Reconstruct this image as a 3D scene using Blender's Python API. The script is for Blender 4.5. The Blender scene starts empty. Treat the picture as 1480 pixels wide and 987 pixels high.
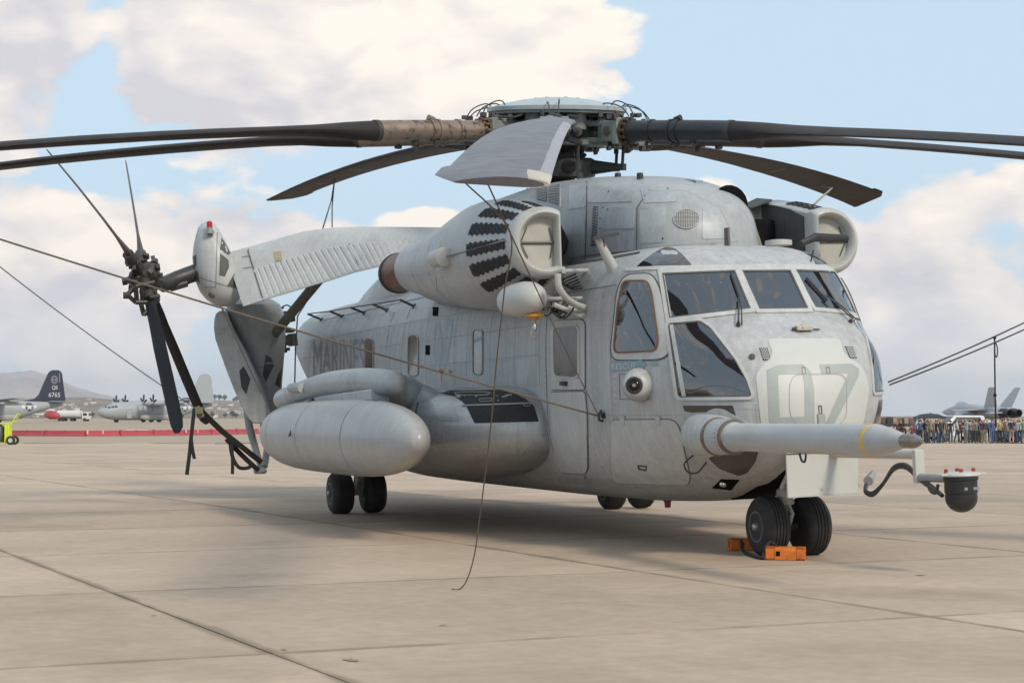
import bpy, bmesh, math, random
import numpy as np
from mathutils import Vector, Matrix, Euler
from mathutils.bvhtree import BVHTree
R = math.radians
random.seed(7)
sc = bpy.context.scene
COL = sc.collection

# ------------------------------------------------------------------ camera
CAM = Vector((14.890, -7.737, 1.237)); YAW = 2.81098; PIT = R(2.364); FPX = 2661.3
cd = bpy.data.cameras.new('camera'); cam = bpy.data.objects.new('camera', cd); COL.objects.link(cam)
cam.location = CAM; cam.rotation_euler = Euler((math.pi/2 + PIT, 0, YAW - math.pi/2))
cd.sensor_width = 36; cd.lens = FPX/1480*36; cd.clip_start = .1; cd.clip_end = 60000
sc.camera = cam
FW0 = Vector((math.cos(YAW), math.sin(YAW), 0)); RT = Vector((math.sin(YAW), -math.cos(YAW), 0)); UP0 = Vector((0, 0, 1))
FW = FW0*math.cos(PIT) + UP0*math.sin(PIT); UPV = UP0*math.cos(PIT) - FW0*math.sin(PIT)
def wray(px, py): return FW + RT*((px-740)/FPX) - UPV*((py-493.5)/FPX)

# ------------------------------------------------------------------ light
SUN_EL, SUN_AZ = R(38), R(16)      # direction towards the sun
sdir = Vector((math.cos(SUN_EL)*math.cos(SUN_AZ), math.cos(SUN_EL)*math.sin(SUN_AZ), math.sin(SUN_EL)))
sl = bpy.data.lights.new('sun', 'SUN'); sl.energy = 2.2; sl.angle = R(11); sl.color = (1, .89, .73)
so = bpy.data.objects.new('sun', sl); COL.objects.link(so); so.rotation_euler = sdir.to_track_quat('Z', 'Y').to_euler()
cy = sc.cycles; cy.max_bounces = 5; cy.diffuse_bounces = 3; cy.glossy_bounces = 3; cy.transmission_bounces = 2; cy.volume_bounces = 0
sc.view_settings.view_transform = 'Standard'; sc.view_settings.look = 'None'
sc.view_settings.exposure = 0.12; sc.view_settings.gamma = 1.0

# ------------------------------------------------------------------ sky
wd = bpy.data.worlds.new("World"); sc.world = wd; wd.use_nodes = True
wn, wl = wd.node_tree.nodes, wd.node_tree.links
for n in list(wn): wn.remove(n)
def WN(t, **k):
    n = wn.new(t)
    for a, b in k.items(): setattr(n, a, b)
    return n
def wmath(op, a, b=None, c=None, clamp=False):
    n = WN('ShaderNodeMath', operation=op); n.use_clamp = clamp
    for i, v in enumerate((a, b, c)):
        if v is None: continue
        if isinstance(v, (int, float)): n.inputs[i].default_value = v
        else: wl.new(v, n.inputs[i])
    return n.outputs[0]
def wmix(f, a, b):
    n = WN('ShaderNodeMix', data_type='RGBA'); 
    if isinstance(f, (int, float)): n.inputs[0].default_value = f
    else: wl.new(f, n.inputs[0])
    for i, v in ((6, a), (7, b)):
        if isinstance(v, tuple): n.inputs[i].default_value = (*v, 1)
        else: wl.new(v, n.inputs[i])
    return n.outputs[2]
tc = WN('ShaderNodeTexCoord'); DIRV = tc.outputs['Generated']
sky = WN('ShaderNodeTexSky', sky_type='NISHITA'); sky.sun_disc = False
sky.sun_elevation = SUN_EL; sky.sun_rotation = math.pi/2 - SUN_AZ; sky.dust_density = 2.0; sky.ozone_density = 1.2
sep = WN('ShaderNodeSeparateXYZ'); wl.new(DIRV, sep.inputs[0]); ZZ = sep.outputs[2]
mp = WN('ShaderNodeMapping'); mp.inputs['Scale'].default_value = (1, 1, 1.9); wl.new(DIRV, mp.inputs[0])
def wnoise(scale, detail, rough, off=0):
    m = WN('ShaderNodeMapping'); m.inputs['Location'].default_value = (off, off*.7, off*1.3); wl.new(mp.outputs[0], m.inputs[0])
    n = WN('ShaderNodeTexNoise'); n.inputs['Scale'].default_value = scale; n.inputs['Detail'].default_value = min(detail, 6)
    n.inputs['Roughness'].default_value = rough; wl.new(m.outputs[0], n.inputs['Vector']); return n.outputs[0]
N1 = wnoise(4.2, 9, .55, 3.1); N2 = wnoise(13, 12, .66, 7.7); N3 = wnoise(7, 8, .6, 12.4)
def lobes(lst):
    tot = None
    for px, py, rx, ry, w in lst:
        d0 = wray(px, py).normalized() if not isinstance(px, Vector) else px.normalized()
        # elliptical bump: offsets along the local horizontal and vertical of that direction
        hx = d0.cross(UP0).normalized(); vz = hx.cross(d0).normalized()
        def dot(v):
            n = WN('ShaderNodeVectorMath', operation='DOT_PRODUCT'); wl.new(DIRV, n.inputs[0]); n.inputs[1].default_value = v; return n.outputs['Value']
        a = wmath('MULTIPLY', dot(hx), FPX/rx); b = wmath('MULTIPLY', dot(vz), FPX/ry)
        q = wmath('ADD', wmath('MULTIPLY', a, a), wmath('MULTIPLY', b, b))
        g = wmath('POWER', 2.718, wmath('MULTIPLY', q, -1.0))
        front = wmath('GREATER_THAN', dot(d0), 0.0)
        g = wmath('MULTIPLY', wmath('MULTIPLY', g, w), front)
        tot = g if tot is None else wmath('ADD', tot, g)
    return tot
DENS = lobes([(Vector((.50, -.74, .42)), 0, 1500, 1100, -.22), (520, 60, 420, 130, .42), (770, 110, 120, 90, .3), (20, 130, 110, 140, .3), (330, 150, 160, 70, .2), (140, 60, 45, 120, -.35), (110, 150, 60, 70, -.2),
              (1180, 60, 330, 150, -.5), (480, 262, 260, 36, -.42), (1130, 215, 330, 40, -.25), (130, 455, 120, 30, -.12), (1250, 300, 60, 40, -.2), (150, 400, 210, 115, .42), (620, 322, 80, 28, .34), (60, 470, 160, 60, .15), (330, 330, 120, 40, .1),
              (1345, 450, 150, 140, .42), (1020, 290, 70, 45, .42), (1430, 270, 90, 50, .16), (1250, 340, 60, 50, .1), (40, 60, 120, 60, .1), (60, 500, 200, 60, .12), (1280, 560, 200, 50, .05)])
def billow(off):
    a = WN('ShaderNodeVectorMath', operation='ADD'); wl.new(mp.outputs[0], a.inputs[0]); a.inputs[1].default_value = off
    nn_ = WN('ShaderNodeTexNoise'); nn_.inputs['Scale'].default_value = 9; nn_.inputs['Detail'].default_value = 6; wl.new(a.outputs[0], nn_.inputs['Vector'])
    dm = WN('ShaderNodeVectorMath', operation='MULTIPLY_ADD'); wl.new(nn_.outputs['Color'], dm.inputs[0]); dm.inputs[1].default_value = (.16, .16, .16); wl.new(a.outputs[0], dm.inputs[2])
    tot_ = None
    for sc_, am in ((12, .34), (30, .16)):
        vo = WN('ShaderNodeTexVoronoi', feature='F1'); vo.inputs['Scale'].default_value = sc_; wl.new(dm.outputs[0], vo.inputs['Vector'])
        q_ = wmath('MULTIPLY', wmath('SUBTRACT', .50, vo.outputs['Distance']), am*1.5); tot_ = q_ if tot_ is None else wmath('ADD', tot_, q_)
    return tot_
B0 = billow((0, 0, 0)); B1 = billow((sdir.x*.010, sdir.y*.010, .030))
dens = wmath('ADD', wmath('ADD', wmath('ADD', wmath('MULTIPLY', N1, .95), wmath('MULTIPLY', N2, .35)), B0), DENS)
RELIEF = wmath('MULTIPLY', wmath('SUBTRACT', B0, B1), 2.0)
mr = WN('ShaderNodeMapRange', interpolation_type='SMOOTHSTEP'); wl.new(dens, mr.inputs[0])
mr.inputs[1].default_value = .66; mr.inputs[2].default_value = .80; mr.inputs[3].default_value = 0; mr.inputs[4].default_value = 1
BR = lobes([(650, 70, 200, 90, .55), (800, 110, 90, 90, .35), (560, 110, 160, 60, .1), (250, 190, 260, 80, -.35), (40, 150, 120, 140, -.3), (180, 330, 130, 45, .3), (1340, 345, 70, 30, .35), (1270, 465, 26, 26, .5),
            (1330, 460, 120, 90, -.35), (1000, 290, 60, 40, .4), (620, 310, 70, 20, .35), (1460, 420, 60, 80, .2), (60, 480, 150, 60, -.12), (560, 175, 200, 40, -.15)])
shade = wmath('ADD', wmath('ADD', wmath('MULTIPLY', wmath('SUBTRACT', N3, .5), 1.3), BR), wmath('ADD', .52, wmath('MULTIPLY', wmath('SUBTRACT', N2, .5), .8)), clamp=True)
shade = wmath('ADD', shade, RELIEF, clamp=True)
ccol = wmix(shade, (.66, .65, .69), (1.03, .945, .85))
skys = WN('ShaderNodeVectorMath', operation='SCALE'); wl.new(sky.outputs[0], skys.inputs[0]); skys.inputs['Scale'].default_value = .10
veil = WN('ShaderNodeMapRange'); wl.new(ZZ, veil.inputs[0]); veil.inputs[1].default_value = 0; veil.inputs[2].default_value = .30; veil.inputs[3].default_value = .86; veil.inputs[4].default_value = .80
clear = wmix(veil.outputs[0], skys.outputs[0], (.62, .80, .95))
hz = WN('ShaderNodeMapRange'); wl.new(ZZ, hz.inputs[0]); hz.inputs[1].default_value = -.01; hz.inputs[2].default_value = .075; hz.inputs[3].default_value = .8; hz.inputs[4].default_value = 0
full = wmix(mr.outputs[0], clear, ccol)
full = wmix(hz.outputs[0], full, (.92, .945, .985))
bg = WN('ShaderNodeBackground'); wl.new(full, bg.inputs[0]); bg.inputs[1].default_value = 1.0
wo = WN('ShaderNodeOutputWorld'); wl.new(bg.outputs[0], wo.inputs[0])

# ------------------------------------------------------------------ frames
ROLL = R(1.983)                                     # the airframe leans slightly on its gear
RB = Matrix.Rotation(ROLL, 3, 'X'); RBI = RB.transposed()
CB = RBI @ CAM
def bray(px, py): return RBI @ wray(px, py)
def B(px, py, d): return CB + bray(px, py)*d
def By(px, py, y):
    d = bray(px, py); return CB + d*((y-CB.y)/d.y)
def Bx(px, py, x):
    d = bray(px, py); return CB + d*((x-CB.x)/d.x)
def W(px, py, d): return CAM + wray(px, py)*d
def w2b(v): return RBI @ Vector(v)
def gz(x, y):
    d = (x-CAM.x)*FW0.x + (y-CAM.y)*FW0.y
    K = [(-1e5, 0), (25, 0), (40, -.06), (120, -.58), (150, -.64), (200, -.5), (400, .02), (460, .1), (1e6, .1)]
    for (a, za), (b, zb) in zip(K, K[1:]):
        if d <= b: return za + (zb-za)*(d-a)/(b-a)
    return .1
def ground_at(px, d, dz=0):
    p = CAM + FW0*d + RT*((px-740)/FPX*d); return Vector((p.x, p.y, gz(p.x, p.y)+dz))

# ------------------------------------------------------------------ materials
MATS = {}
def mat(name, col, rough=.5, metal=0, var=.10, scale=4, fine=0, streak=0, bump=0, rnd=0, spec=.5, coat=0, dirtcol=(.10, .085, .065), dirt=0, emit=0, dscale=2.2, soot=0, wave=0):
    if name in MATS: return MATS[name]
    m = bpy.data.materials.new(name); m.use_nodes = True; nt = m.node_tree; n, l = nt.nodes, nt.links
    bs = n['Principled BSDF']; bs.inputs['Roughness'].default_value = rough; bs.inputs['Metallic'].default_value = metal
    bs.inputs['Specular IOR Level'].default_value = spec; bs.inputs['Coat Weight'].default_value = coat
    t = n.new('ShaderNodeTexCoord'); src = t.outputs['Object']
    def noise(sc_, det=6, ro=.6, vec=src):
        q = n.new('ShaderNodeTexNoise'); q.inputs['Scale'].default_value = sc_; q.inputs['Detail'].default_value = det; q.inputs['Roughness'].default_value = ro
        l.new(vec, q.inputs['Vector']); return q.outputs[0]
    def M(op, a, b):
        q = n.new('ShaderNodeMath'); q.operation = op
        for i, v in enumerate((a, b)):
            if isinstance(v, (int, float)): q.inputs[i].default_value = v
            else: l.new(v, q.inputs[i])
        return q.outputs[0]
    f = M('ADD', 1.0, M('MULTIPLY', M('SUBTRACT', noise(scale), .5), var*2.6))
    if fine: f = M('MULTIPLY', f, M('ADD', 1.0, M('MULTIPLY', M('SUBTRACT', noise(scale*14, 3), .5), fine*2)))
    if streak:
        mpn = n.new('ShaderNodeMapping'); mpn.inputs['Scale'].default_value = (5, 5, .35); l.new(src, mpn.inputs[0])
        f = M('MULTIPLY', f, M('ADD', 1.0, M('MULTIPLY', M('SUBTRACT', noise(3.2, 6, .65, mpn.outputs[0]), .5), streak*2)))
    if rnd:
        oi = n.new('ShaderNodeObjectInfo'); f = M('MULTIPLY', f, M('ADD', 1-rnd, M('MULTIPLY', oi.outputs['Random'], rnd*2)))
    vm = n.new('ShaderNodeVectorMath'); vm.operation = 'SCALE'; vm.inputs[0].default_value = col; l.new(f, vm.inputs['Scale'])
    out = vm.outputs[0]
    if dirt:
        r = n.new('ShaderNodeMapRange'); l.new(noise(dscale, 9, .68), r.inputs[0]); r.inputs[1].default_value = .52; r.inputs[2].default_value = .74; r.inputs[4].default_value = dirt
        mx = n.new('ShaderNodeMix'); mx.data_type = 'RGBA'; l.new(r.outputs[0], mx.inputs[0]); l.new(out, mx.inputs[6]); mx.inputs[7].default_value = (*dirtcol, 1); out = mx.outputs[2]
    if soot:    # exhaust grime that has settled on the rear of the airframe, in vertical runs
        sx = n.new('ShaderNodeSeparateXYZ'); l.new(src, sx.inputs[0]); r = n.new('ShaderNodeMapRange'); r.interpolation_type = 'SMOOTHSTEP'; l.new(sx.outputs[0], r.inputs[0]); r.inputs[1].default_value = -7.5; r.inputs[2].default_value = -13.5
        m2 = n.new('ShaderNodeMapping'); m2.inputs['Scale'].default_value = (6, 6, .5); l.new(src, m2.inputs[0]); r2 = n.new('ShaderNodeMapRange'); l.new(noise(2.6, 8, .7, m2.outputs[0]), r2.inputs[0]); r2.inputs[1].default_value = .3; r2.inputs[2].default_value = .7; r2.inputs[3].default_value = .25
        mx = n.new('ShaderNodeMix'); mx.data_type = 'RGBA'; l.new(M('MULTIPLY', M('MULTIPLY', r.outputs[0], r2.outputs[0]), soot), mx.inputs[0]); l.new(out, mx.inputs[6]); mx.inputs[7].default_value = (.13, .135, .14, 1); out = mx.outputs[2]
    l.new(out, bs.inputs['Base Color'])
    rr = M('ADD', rough, M('MULTIPLY', M('SUBTRACT', noise(scale*2.3), .5), .25)); l.new(rr, bs.inputs['Roughness'])
    if bump:
        b = n.new('ShaderNodeBump'); b.inputs['Strength'].default_value = bump; b.inputs['Distance'].default_value = .02; l.new(noise(scale*5, 8), b.inputs['Height']); l.new(b.outputs[0], bs.inputs['Normal'])
    if emit: bs.inputs['Emission Color'].default_value = (*col, 1); bs.inputs['Emission Strength'].default_value = emit
    if wave:
        b = n.new('ShaderNodeBump'); b.inputs['Strength'].default_value = .35*wave; b.inputs['Distance'].default_value = .02; l.new(M('ADD', noise(2.6, 2), M('MULTIPLY', noise(9, 3), .18)), b.inputs['Height']); l.new(b.outputs[0], bs.inputs['Normal'])
    MATS[name] = m; return m
PAINT = mat('hull_paint', (.415, .422, .422), .42, var=.15, scale=1.1, fine=.12, streak=.40, dirt=.7, dirtcol=(.24, .245, .235), dscale=2.3, wave=1, soot=.5)
PANELP = mat('panel_paint', (.405, .413, .413), .42, var=.13, scale=1.3, fine=.12, streak=.45, rnd=.055, dirt=.75, dirtcol=(.26, .265, .26), dscale=2.6, wave=1, soot=.5)
NOSEP = mat('nose_patch_paint', (.52, .525, .50), .5, var=.10, scale=3)
DOORP = mat('door_paint', (.48, .49, .475), .45, var=.13, scale=2, fine=.12, streak=.3, dirt=.7, dirtcol=(.30, .29, .255))
COWL = mat('cowl_paint', (.36, .376, .385), .38, var=.18, scale=1.4, fine=.12, streak=.3, wave=1, dirt=.8, dirtcol=(.24, .255, .26), dscale=1.5)
PALE = mat('pale_paint', (.47, .475, .455), .42, var=.12, scale=2, fine=.1, streak=.15, dirt=.6, dirtcol=(.4, .385, .34))
NACP = mat('nacelle_paint', (.42, .435, .44), .38, var=.14, scale=1.5, fine=.10, streak=.2, wave=.6, dirt=.8, dirtcol=(.30, .305, .29))
TAIL_SHADED = mat('tail_shaded_paint', (.23, .24, .245), .42, var=.18, scale=2.6, streak=.25, dirt=.7, dirtcol=(.13, .14, .15), dscale=2.2)  # base colour darkened to carry the pylon's shade; the streaks are grime
STABP = mat('stabiliser_paint', (.50, .50, .485), .5, var=.14, scale=2, fine=.12, streak=.2, dirt=.8, dirtcol=(.36, .35, .33))
TANKP = mat('tank_paint', (.365, .37, .368), .34, var=.14, scale=1.2, fine=.10, streak=.2, wave=.5, dirt=.7, dirtcol=(.29, .29, .265))
SPONP = mat('sponson_paint', (.38, .388, .385), .30, metal=.35, var=.16, scale=1.3, fine=.1, streak=.3, wave=1, dirt=.6, dirtcol=(.26, .265, .245), dscale=1.6)
NUMP = mat('number_paint', (.335, .37, .36), .5, var=.12, scale=5)
FADEP = mat('faded_marking_paint', (.205, .22, .235), .5, var=.3, scale=6)
BLUEP = mat('arrow_paint', (.24, .32, .37), .5, var=.08)
WHITEP = mat('white_letter_paint', (.6, .6, .58), .5, var=.1)
SEAM = mat('seam_grime', (.10, .095, .085), .7, var=.2)
DARK = mat('black_void', (.008, .008, .008), .9, var=.1, spec=.05)
RUB = mat('tyre_rubber', (.022, .021, .02), .75, var=.3, scale=8, bump=.2, dirt=.8, dirtcol=(.075, .062, .05), dscale=5)
BLK = mat('black_metal', (.035, .036, .038), .45, var=.3, scale=8, dirt=.3, dirtcol=(.12, .10, .08))
STEEL = mat('bare_steel', (.42, .40, .37), .35, metal=.9, var=.2, scale=9)
GREEN = mat('hub_grey_green', (.20, .235, .215), .5, var=.25, scale=9, dirt=.55, dirtcol=(.05, .045, .035), dscale=7)
TAN = mat('worn_spindle_metal', (.27, .205, .155), .36, metal=.5, var=.35, scale=7, dirt=1.6, dirtcol=(.03, .022, .018), dscale=9)
BLADE_LIT = mat('blade_skylit_top', (.10, .088, .096), .38, var=.4, scale=3.5, fine=.2, streak=.3, dirt=1.0, dirtcol=(.075, .06, .055), dscale=3)  # lighter copy of the blade paint: sky light put into the colour, plus scuffing
BLADE = mat('blade_paint', (.035, .032, .032), .62, var=.3, scale=3.5, streak=.1, spec=.2, dirt=.3, dirtcol=(.065, .056, .052))
BLADEG = mat('blade_worn_grey', (.20, .19, .215), .42, var=.22, scale=2.5, dirt=.5, dirtcol=(.11, .10, .12), dscale=4)
ABRA = mat('leading_edge_strip', (.36, .33, .35), .35, metal=.5, var=.25, scale=5)
TIPM = mat('blade_tip_cap', (.50, .44, .37), .5, var=.15, scale=8, dirt=.5, dirtcol=(.25, .2, .15))
def glassmat():
    m = mat('cockpit_glass', (.014, .014, .018), .03, var=.3, scale=1.5, spec=1.0); m.node_tree.nodes['Principled BSDF'].inputs['IOR'].default_value = 1.75; return m
GLASS = glassmat()
GLASSB = mat('cabin_window_glass', (.10, .075, .05), .12, var=.5, scale=3, spec=.8, coat=.5)
CHIN = mat('chin_window_glass', (.05, .045, .04), .18, var=.3, scale=4, spec=.7)
RUST = mat('heated_exhaust_metal', (.16, .075, .045), .42, metal=.75, var=.35, scale=5, streak=.2)
ROPE = mat('rope_fibre', (.135, .105, .082), .9, var=.3, scale=30)
STRAP = mat('black_webbing', (.02, .02, .019), .85, var=.2)
ORANGE = mat('orange_chock_paint', (.62, .155, .015), .6, var=.3, scale=12, fine=.2, dirt=1.0, dirtcol=(.13, .05, .02), dscale=11)
REDL = mat('red_lens', (.42, .02, .02), .25, var=.1)
REDC = mat('red_cap', (.30, .045, .03), .5, var=.2)
YEL = mat('yellow_band', (.72, .42, .04), .45, var=.1)
MESHM = mat('dark_screen', (.045, .045, .047), .6, var=.3, scale=20)
GRIP = mat('walkway_grip', (.022, .023, .025), .9, var=.35, scale=12, fine=.3)
LAMP = mat('lamp_glass', (.75, .7, .62), .08, metal=.7, var=.1)

# ------------------------------------------------------------------ mesh helpers
class MB:
    def __init__(s): s.v = []; s.f = []; s.m = []
    def add(s, vs, fs, mi=0):
        k = len(s.v); s.v += [tuple(v) for v in vs]; s.f += [tuple(i+k for i in f) for f in fs]; s.m += [mi]*len(fs); return s
    def box(s, c, d, rot=None, mi=0):
        c = Vector(c); vs = []
        for z in (-.5, .5):
            for y in (-.5, .5):
                for x in (-.5, .5):
                    p = Vector((x*d[0], y*d[1], z*d[2]))
                    if rot is not None: p = rot @ p
                    vs.append(c+p)
        return s.add(vs, [(0, 2, 3, 1), (4, 5, 7, 6), (0, 1, 5, 4), (2, 6, 7, 3), (0, 4, 6, 2), (1, 3, 7, 5)], mi)
    def loft(s, rings, cap=True, mi=0):
        n = len(rings[0]); vs = [p for r in rings for p in r]; fs = []
        for i in range(len(rings)-1):
            for j in range(n):
                a, b = i*n+j, i*n+(j+1) % n; fs.append((a, b, b+n, a+n))
        if cap: fs.append(tuple(range(n))[::-1]); fs.append(tuple((len(rings)-1)*n+j for j in range(n)))
        return s.add(vs, fs, mi)
    def tube(s, pts, r, n=8, cap=True, mi=0):
        pts = [Vector(p) for p in pts]; rs = r if isinstance(r, (list, tuple)) else [r]*len(pts); rings = []; u = None
        for i, p in enumerate(pts):
            t = (pts[min(i+1, len(pts)-1)]-pts[max(i-1, 0)]).normalized()
            if u is None: u = t.orthogonal().normalized()
            else: u = (u - t*u.dot(t)); u = u.normalized() if u.length > 1e-6 else t.orthogonal().normalized()
            v = t.cross(u); rings.append([p+(u*math.cos(a)+v*math.sin(a))*rs[i] for a in [2*math.pi*k/n for k in range(n)]])
        return s.loft(rings, cap, mi)
    def lathe(s, o, ax, prof, n=24, cap=True, mi=0):
        o = Vector(o); ax = Vector(ax).normalized(); u = ax.orthogonal().normalized(); v = ax.cross(u)
        return s.loft([[o+ax*t+(u*math.cos(a)+v*math.sin(a))*max(r, 1e-4) for a in [2*math.pi*k/n for k in range(n)]] for t, r in prof], cap, mi)
    def prism(s, loop, off, mi=0):
        n = len(loop); a = [Vector(p) for p in loop]; b = [p+Vector(off) for p in a]
        return s.add(a+b, [tuple(range(n))[::-1], tuple(range(n, 2*n))]+[(i, (i+1) % n, (i+1) % n+n, i+n) for i in range(n)], mi)
    def obj(s, name, mats, parent=None, smooth=35, bevel=0, sub=0):
        me = bpy.data.meshes.new(name); me.from_pydata(s.v, [], s.f)
        for m in (mats if isinstance(mats, (list, tuple)) else [mats]): me.materials.append(m)
        me.polygons.foreach_set('material_index', s.m)
        bm = bmesh.new(); bm.from_mesh(me); bmesh.ops.recalc_face_normals(bm, faces=bm.faces); bm.to_mesh(me); bm.free()
        return link(name, me, parent, smooth, bevel, sub)
def link(name, me, parent=None, smooth=35, bevel=0, sub=0):
    if smooth: 
        me.shade_smooth(); me.set_sharp_from_angle(angle=R(smooth))
    o = bpy.data.objects.new(name, me); COL.objects.link(o)
    if parent is not None: o.parent = parent
    if bevel:
        b = o.modifiers.new('bevel', 'BEVEL'); b.width = bevel; b.segments = 2; b.limit_method = 'ANGLE'
    if sub:
        b = o.modifiers.new('sub', 'SUBSURF'); b.levels = b.render_levels = sub
    return o
def thing(name, label, cat, loc=(0, 0, 0), rotz=0, group=None):
    o = bpy.data.objects.new(name, None); COL.objects.link(o); o.location = loc; o.rotation_euler = (0, 0, rotz); return tag(o, label, cat, group)
def tag(o, label, cat, group=None, kind=None):
    o['label'] = label; o['category'] = cat
    if group: o['group'] = group
    if kind: o['kind'] = kind
    return o
def arc(a, b, sag, n=14, dirv=(0, 0, -1)):
    a, b, dv = Vector(a), Vector(b), Vector(dirv)
    return [a.lerp(b, t)+dv*sag*4*t*(1-t) for t in [i/n for i in range(n+1)]]
def smoothpts(pts, n=6):
    pts = [Vector(p) for p in pts]; out = []
    for i in range(len(pts)-1):
        p0, p1, p2, p3 = pts[max(i-1, 0)], pts[i], pts[i+1], pts[min(i+2, len(pts)-1)]
        for k in range(n):
            t = k/n; out.append(.5*((2*p1)+(p2-p0)*t+(2*p0-5*p1+4*p2-p3)*t*t+(3*p1-p0-3*p2+p3)*t**3))
    return out+[pts[-1]]
def pchip(xs, ys, x):
    xs, ys = np.array(xs, float), np.array(ys, float); h = np.diff(xs); d = np.diff(ys)/h; m = np.zeros(len(xs)); m[0], m[-1] = d[0], d[-1]
    for i in range(1, len(xs)-1):
        if d[i-1]*d[i] > 0: w1, w2 = 2*h[i]+h[i-1], h[i]+2*h[i-1]; m[i] = (w1+w2)/(w1/d[i-1]+w2/d[i])
    i = int(np.clip(np.searchsorted(xs, x)-1, 0, len(h)-1)); t = (x-xs[i])/h[i]
    return float((2*t**3-3*t**2+1)*ys[i]+(t**3-2*t**2+t)*h[i]*m[i]+(-2*t**3+3*t**2)*ys[i+1]+(t**3-t**2)*h[i]*m[i+1])
def supring(x, w, zt, zm, zb, nt, nb, N=56, y0=0):
    out = []
    for k in range(N):
        a = 2*math.pi*k/N; c, s = math.cos(a), math.sin(a); n = nt if s >= 0 else nb
        y = w*math.copysign(abs(c)**(2/n), c); z = zm+((zt-zm) if s >= 0 else (zm-zb))*math.copysign(abs(s)**(2/n), s)
        out.append(Vector((x, y0+y, z)))
    return out
def bvh_of(o): return BVHTree.FromPolygons([v.co.copy() for v in o.data.vertices], [tuple(p.vertices) for p in o.data.polygons])

# surface patches: an outline laid onto a body, following its curvature
def m_side(x, z, s=-1): return Vector((x, 4*s, z)), Vector((0, -s, 0))
def m_front(y, z): return Vector((4, y, z)), Vector((-1, 0, 0))
def m_pix(px, py): return CB, bray(px, py).normalized()
def patch(name, poly, mapf, bvh, off, thick, m, parent, grid=None, mirror=False, only_mirror=False, tris=None, smooth=35):
    bm = bmesh.new()
    if tris:
        vs = [bm.verts.new((u, v, 0)) for u, v in tris[0]]
        for f in tris[1]:
            try: bm.faces.new([vs[i] for i in f])
            except ValueError: pass
    else:
        for lp in (poly if isinstance(poly[0][0], (list, tuple)) else [poly]): bm.faces.new([bm.verts.new((u, v, 0)) for u, v in lp])
    us = [v.co.x for v in bm.verts]; vs_ = [v.co.y for v in bm.verts]
    if grid:
        for ax, lo, hi in ((0, min(us), max(us)), (1, min(vs_), max(vs_))):
            k = math.floor(lo/grid)+1
            while k*grid < hi:
                co = (k*grid, 0, 0) if ax == 0 else (0, k*grid, 0); no = (1, 0, 0) if ax == 0 else (0, 1, 0)
                bmesh.ops.bisect_plane(bm, geom=list(bm.verts)+list(bm.edges)+list(bm.faces), plane_co=co, plane_no=no); k += 1
    bm.verts.ensure_lookup_table(); bm.verts.index_update()
    tops, nors = [], []; last = None; miss = []
    for v in bm.verts:
        o, d = mapf(v.co.x, v.co.y); hit, nn, fi, di = bvh.ray_cast(o, d)
        if hit is None: miss.append(v.index); tops.append(None); nors.append(None); continue
        if nn.dot(d) > 0: nn = -nn
        tops.append(hit); nors.append(nn)
    good = [i for i in range(len(tops)) if tops[i] is not None]
    if not good: bm.free(); print('PATCH MISS', name); return None
    for i in miss:
        co = bm.verts[i].co; j = min(good, key=lambda g: (bm.verts[g].co-co).length)
        o, d = mapf(co.x, co.y); t = (tops[j]-o).dot(d); q = bvh.find_nearest(o+d*t); tops[i] = q[0]; nors[i] = nors[j]
    mb = MB(); mb.v = [tuple(t+n*off) for t, n in zip(tops, nors)]
    for f in bm.faces: mb.f.append(tuple(v.index for v in f.verts)); mb.m.append(0)
    if thick:
        low = {}
        for e in bm.edges:
            if e.is_boundary:
                a, b = e.verts[0].index, e.verts[1].index; k = len(mb.v)
                mb.v += [mb.v[a], mb.v[b], tuple(tops[b]+nors[b]*(off-thick)), tuple(tops[a]+nors[a]*(off-thick))]; mb.f.append((k, k+1, k+2, k+3)); mb.m.append(0)
    bm.free(); res = []
    def mk(mir):
        me = bpy.data.meshes.new(name); me.from_pydata([(x, -y, z) for x, y, z in mb.v] if mir else mb.v, [], mb.f); me.materials.append(m)
        b2 = bmesh.new(); b2.from_mesh(me); bmesh.ops.recalc_face_normals(b2, faces=b2.faces)
        # make outward
        b2.faces.ensure_lookup_table(); f0 = b2.faces[0]; n0 = nors[mb.f[0][0]].copy()
        if mir: n0.y = -n0.y
        if f0.normal.dot(n0) < 0: bmesh.ops.reverse_faces(b2, faces=b2.faces)
        b2.to_mesh(me); b2.free(); return link(name, me, parent, smooth)
    if not only_mirror: res.append(mk(False))
    if mirror or only_mirror: res.append(mk(True))
    return res[0]
def rpoly(pts, r, n=4):
    """round the corners of a polygon"""
    out = []; N = len(pts)
    for i in range(N):
        p, a, b = Vector(pts[i]).to_2d() if len(pts[i]) > 2 else Vector(pts[i]), Vector(pts[i-1]), Vector(pts[(i+1) % N])
        ra = min(r, (a-p).length*.45); rb = min(r, (b-p).length*.45); s, e = p+(a-p).normalized()*ra, p+(b-p).normalized()*rb
        for k in range(n+1):
            t = k/n; q = s*(1-t)**2+p*2*t*(1-t)+e*t*t; out.append((q.x, q.y))
    return out
def inset(pts, d):
    N = len(pts); P = [Vector(p) for p in pts]; A = sum(P[i-1].x*P[i].y-P[i].x*P[i-1].y for i in range(N)); s = 1 if A > 0 else -1; out = []
    for i in range(N):
        e1 = (P[i]-P[i-1]); e2 = (P[(i+1) % N]-P[i])
        if e1.length < 1e-9: e1 = e2
        if e2.length < 1e-9: e2 = e1
        e1.normalize(); e2.normalize(); n1, n2 = Vector((-e1.y, e1.x)), Vector((-e2.y, e2.x)); m = (n1+n2)
        m = m/max(.35, m.length_squared/2) if m.length > 1e-6 else n1
        q = P[i]+m*(d*s); out.append((q.x, q.y))
    return out
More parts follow.
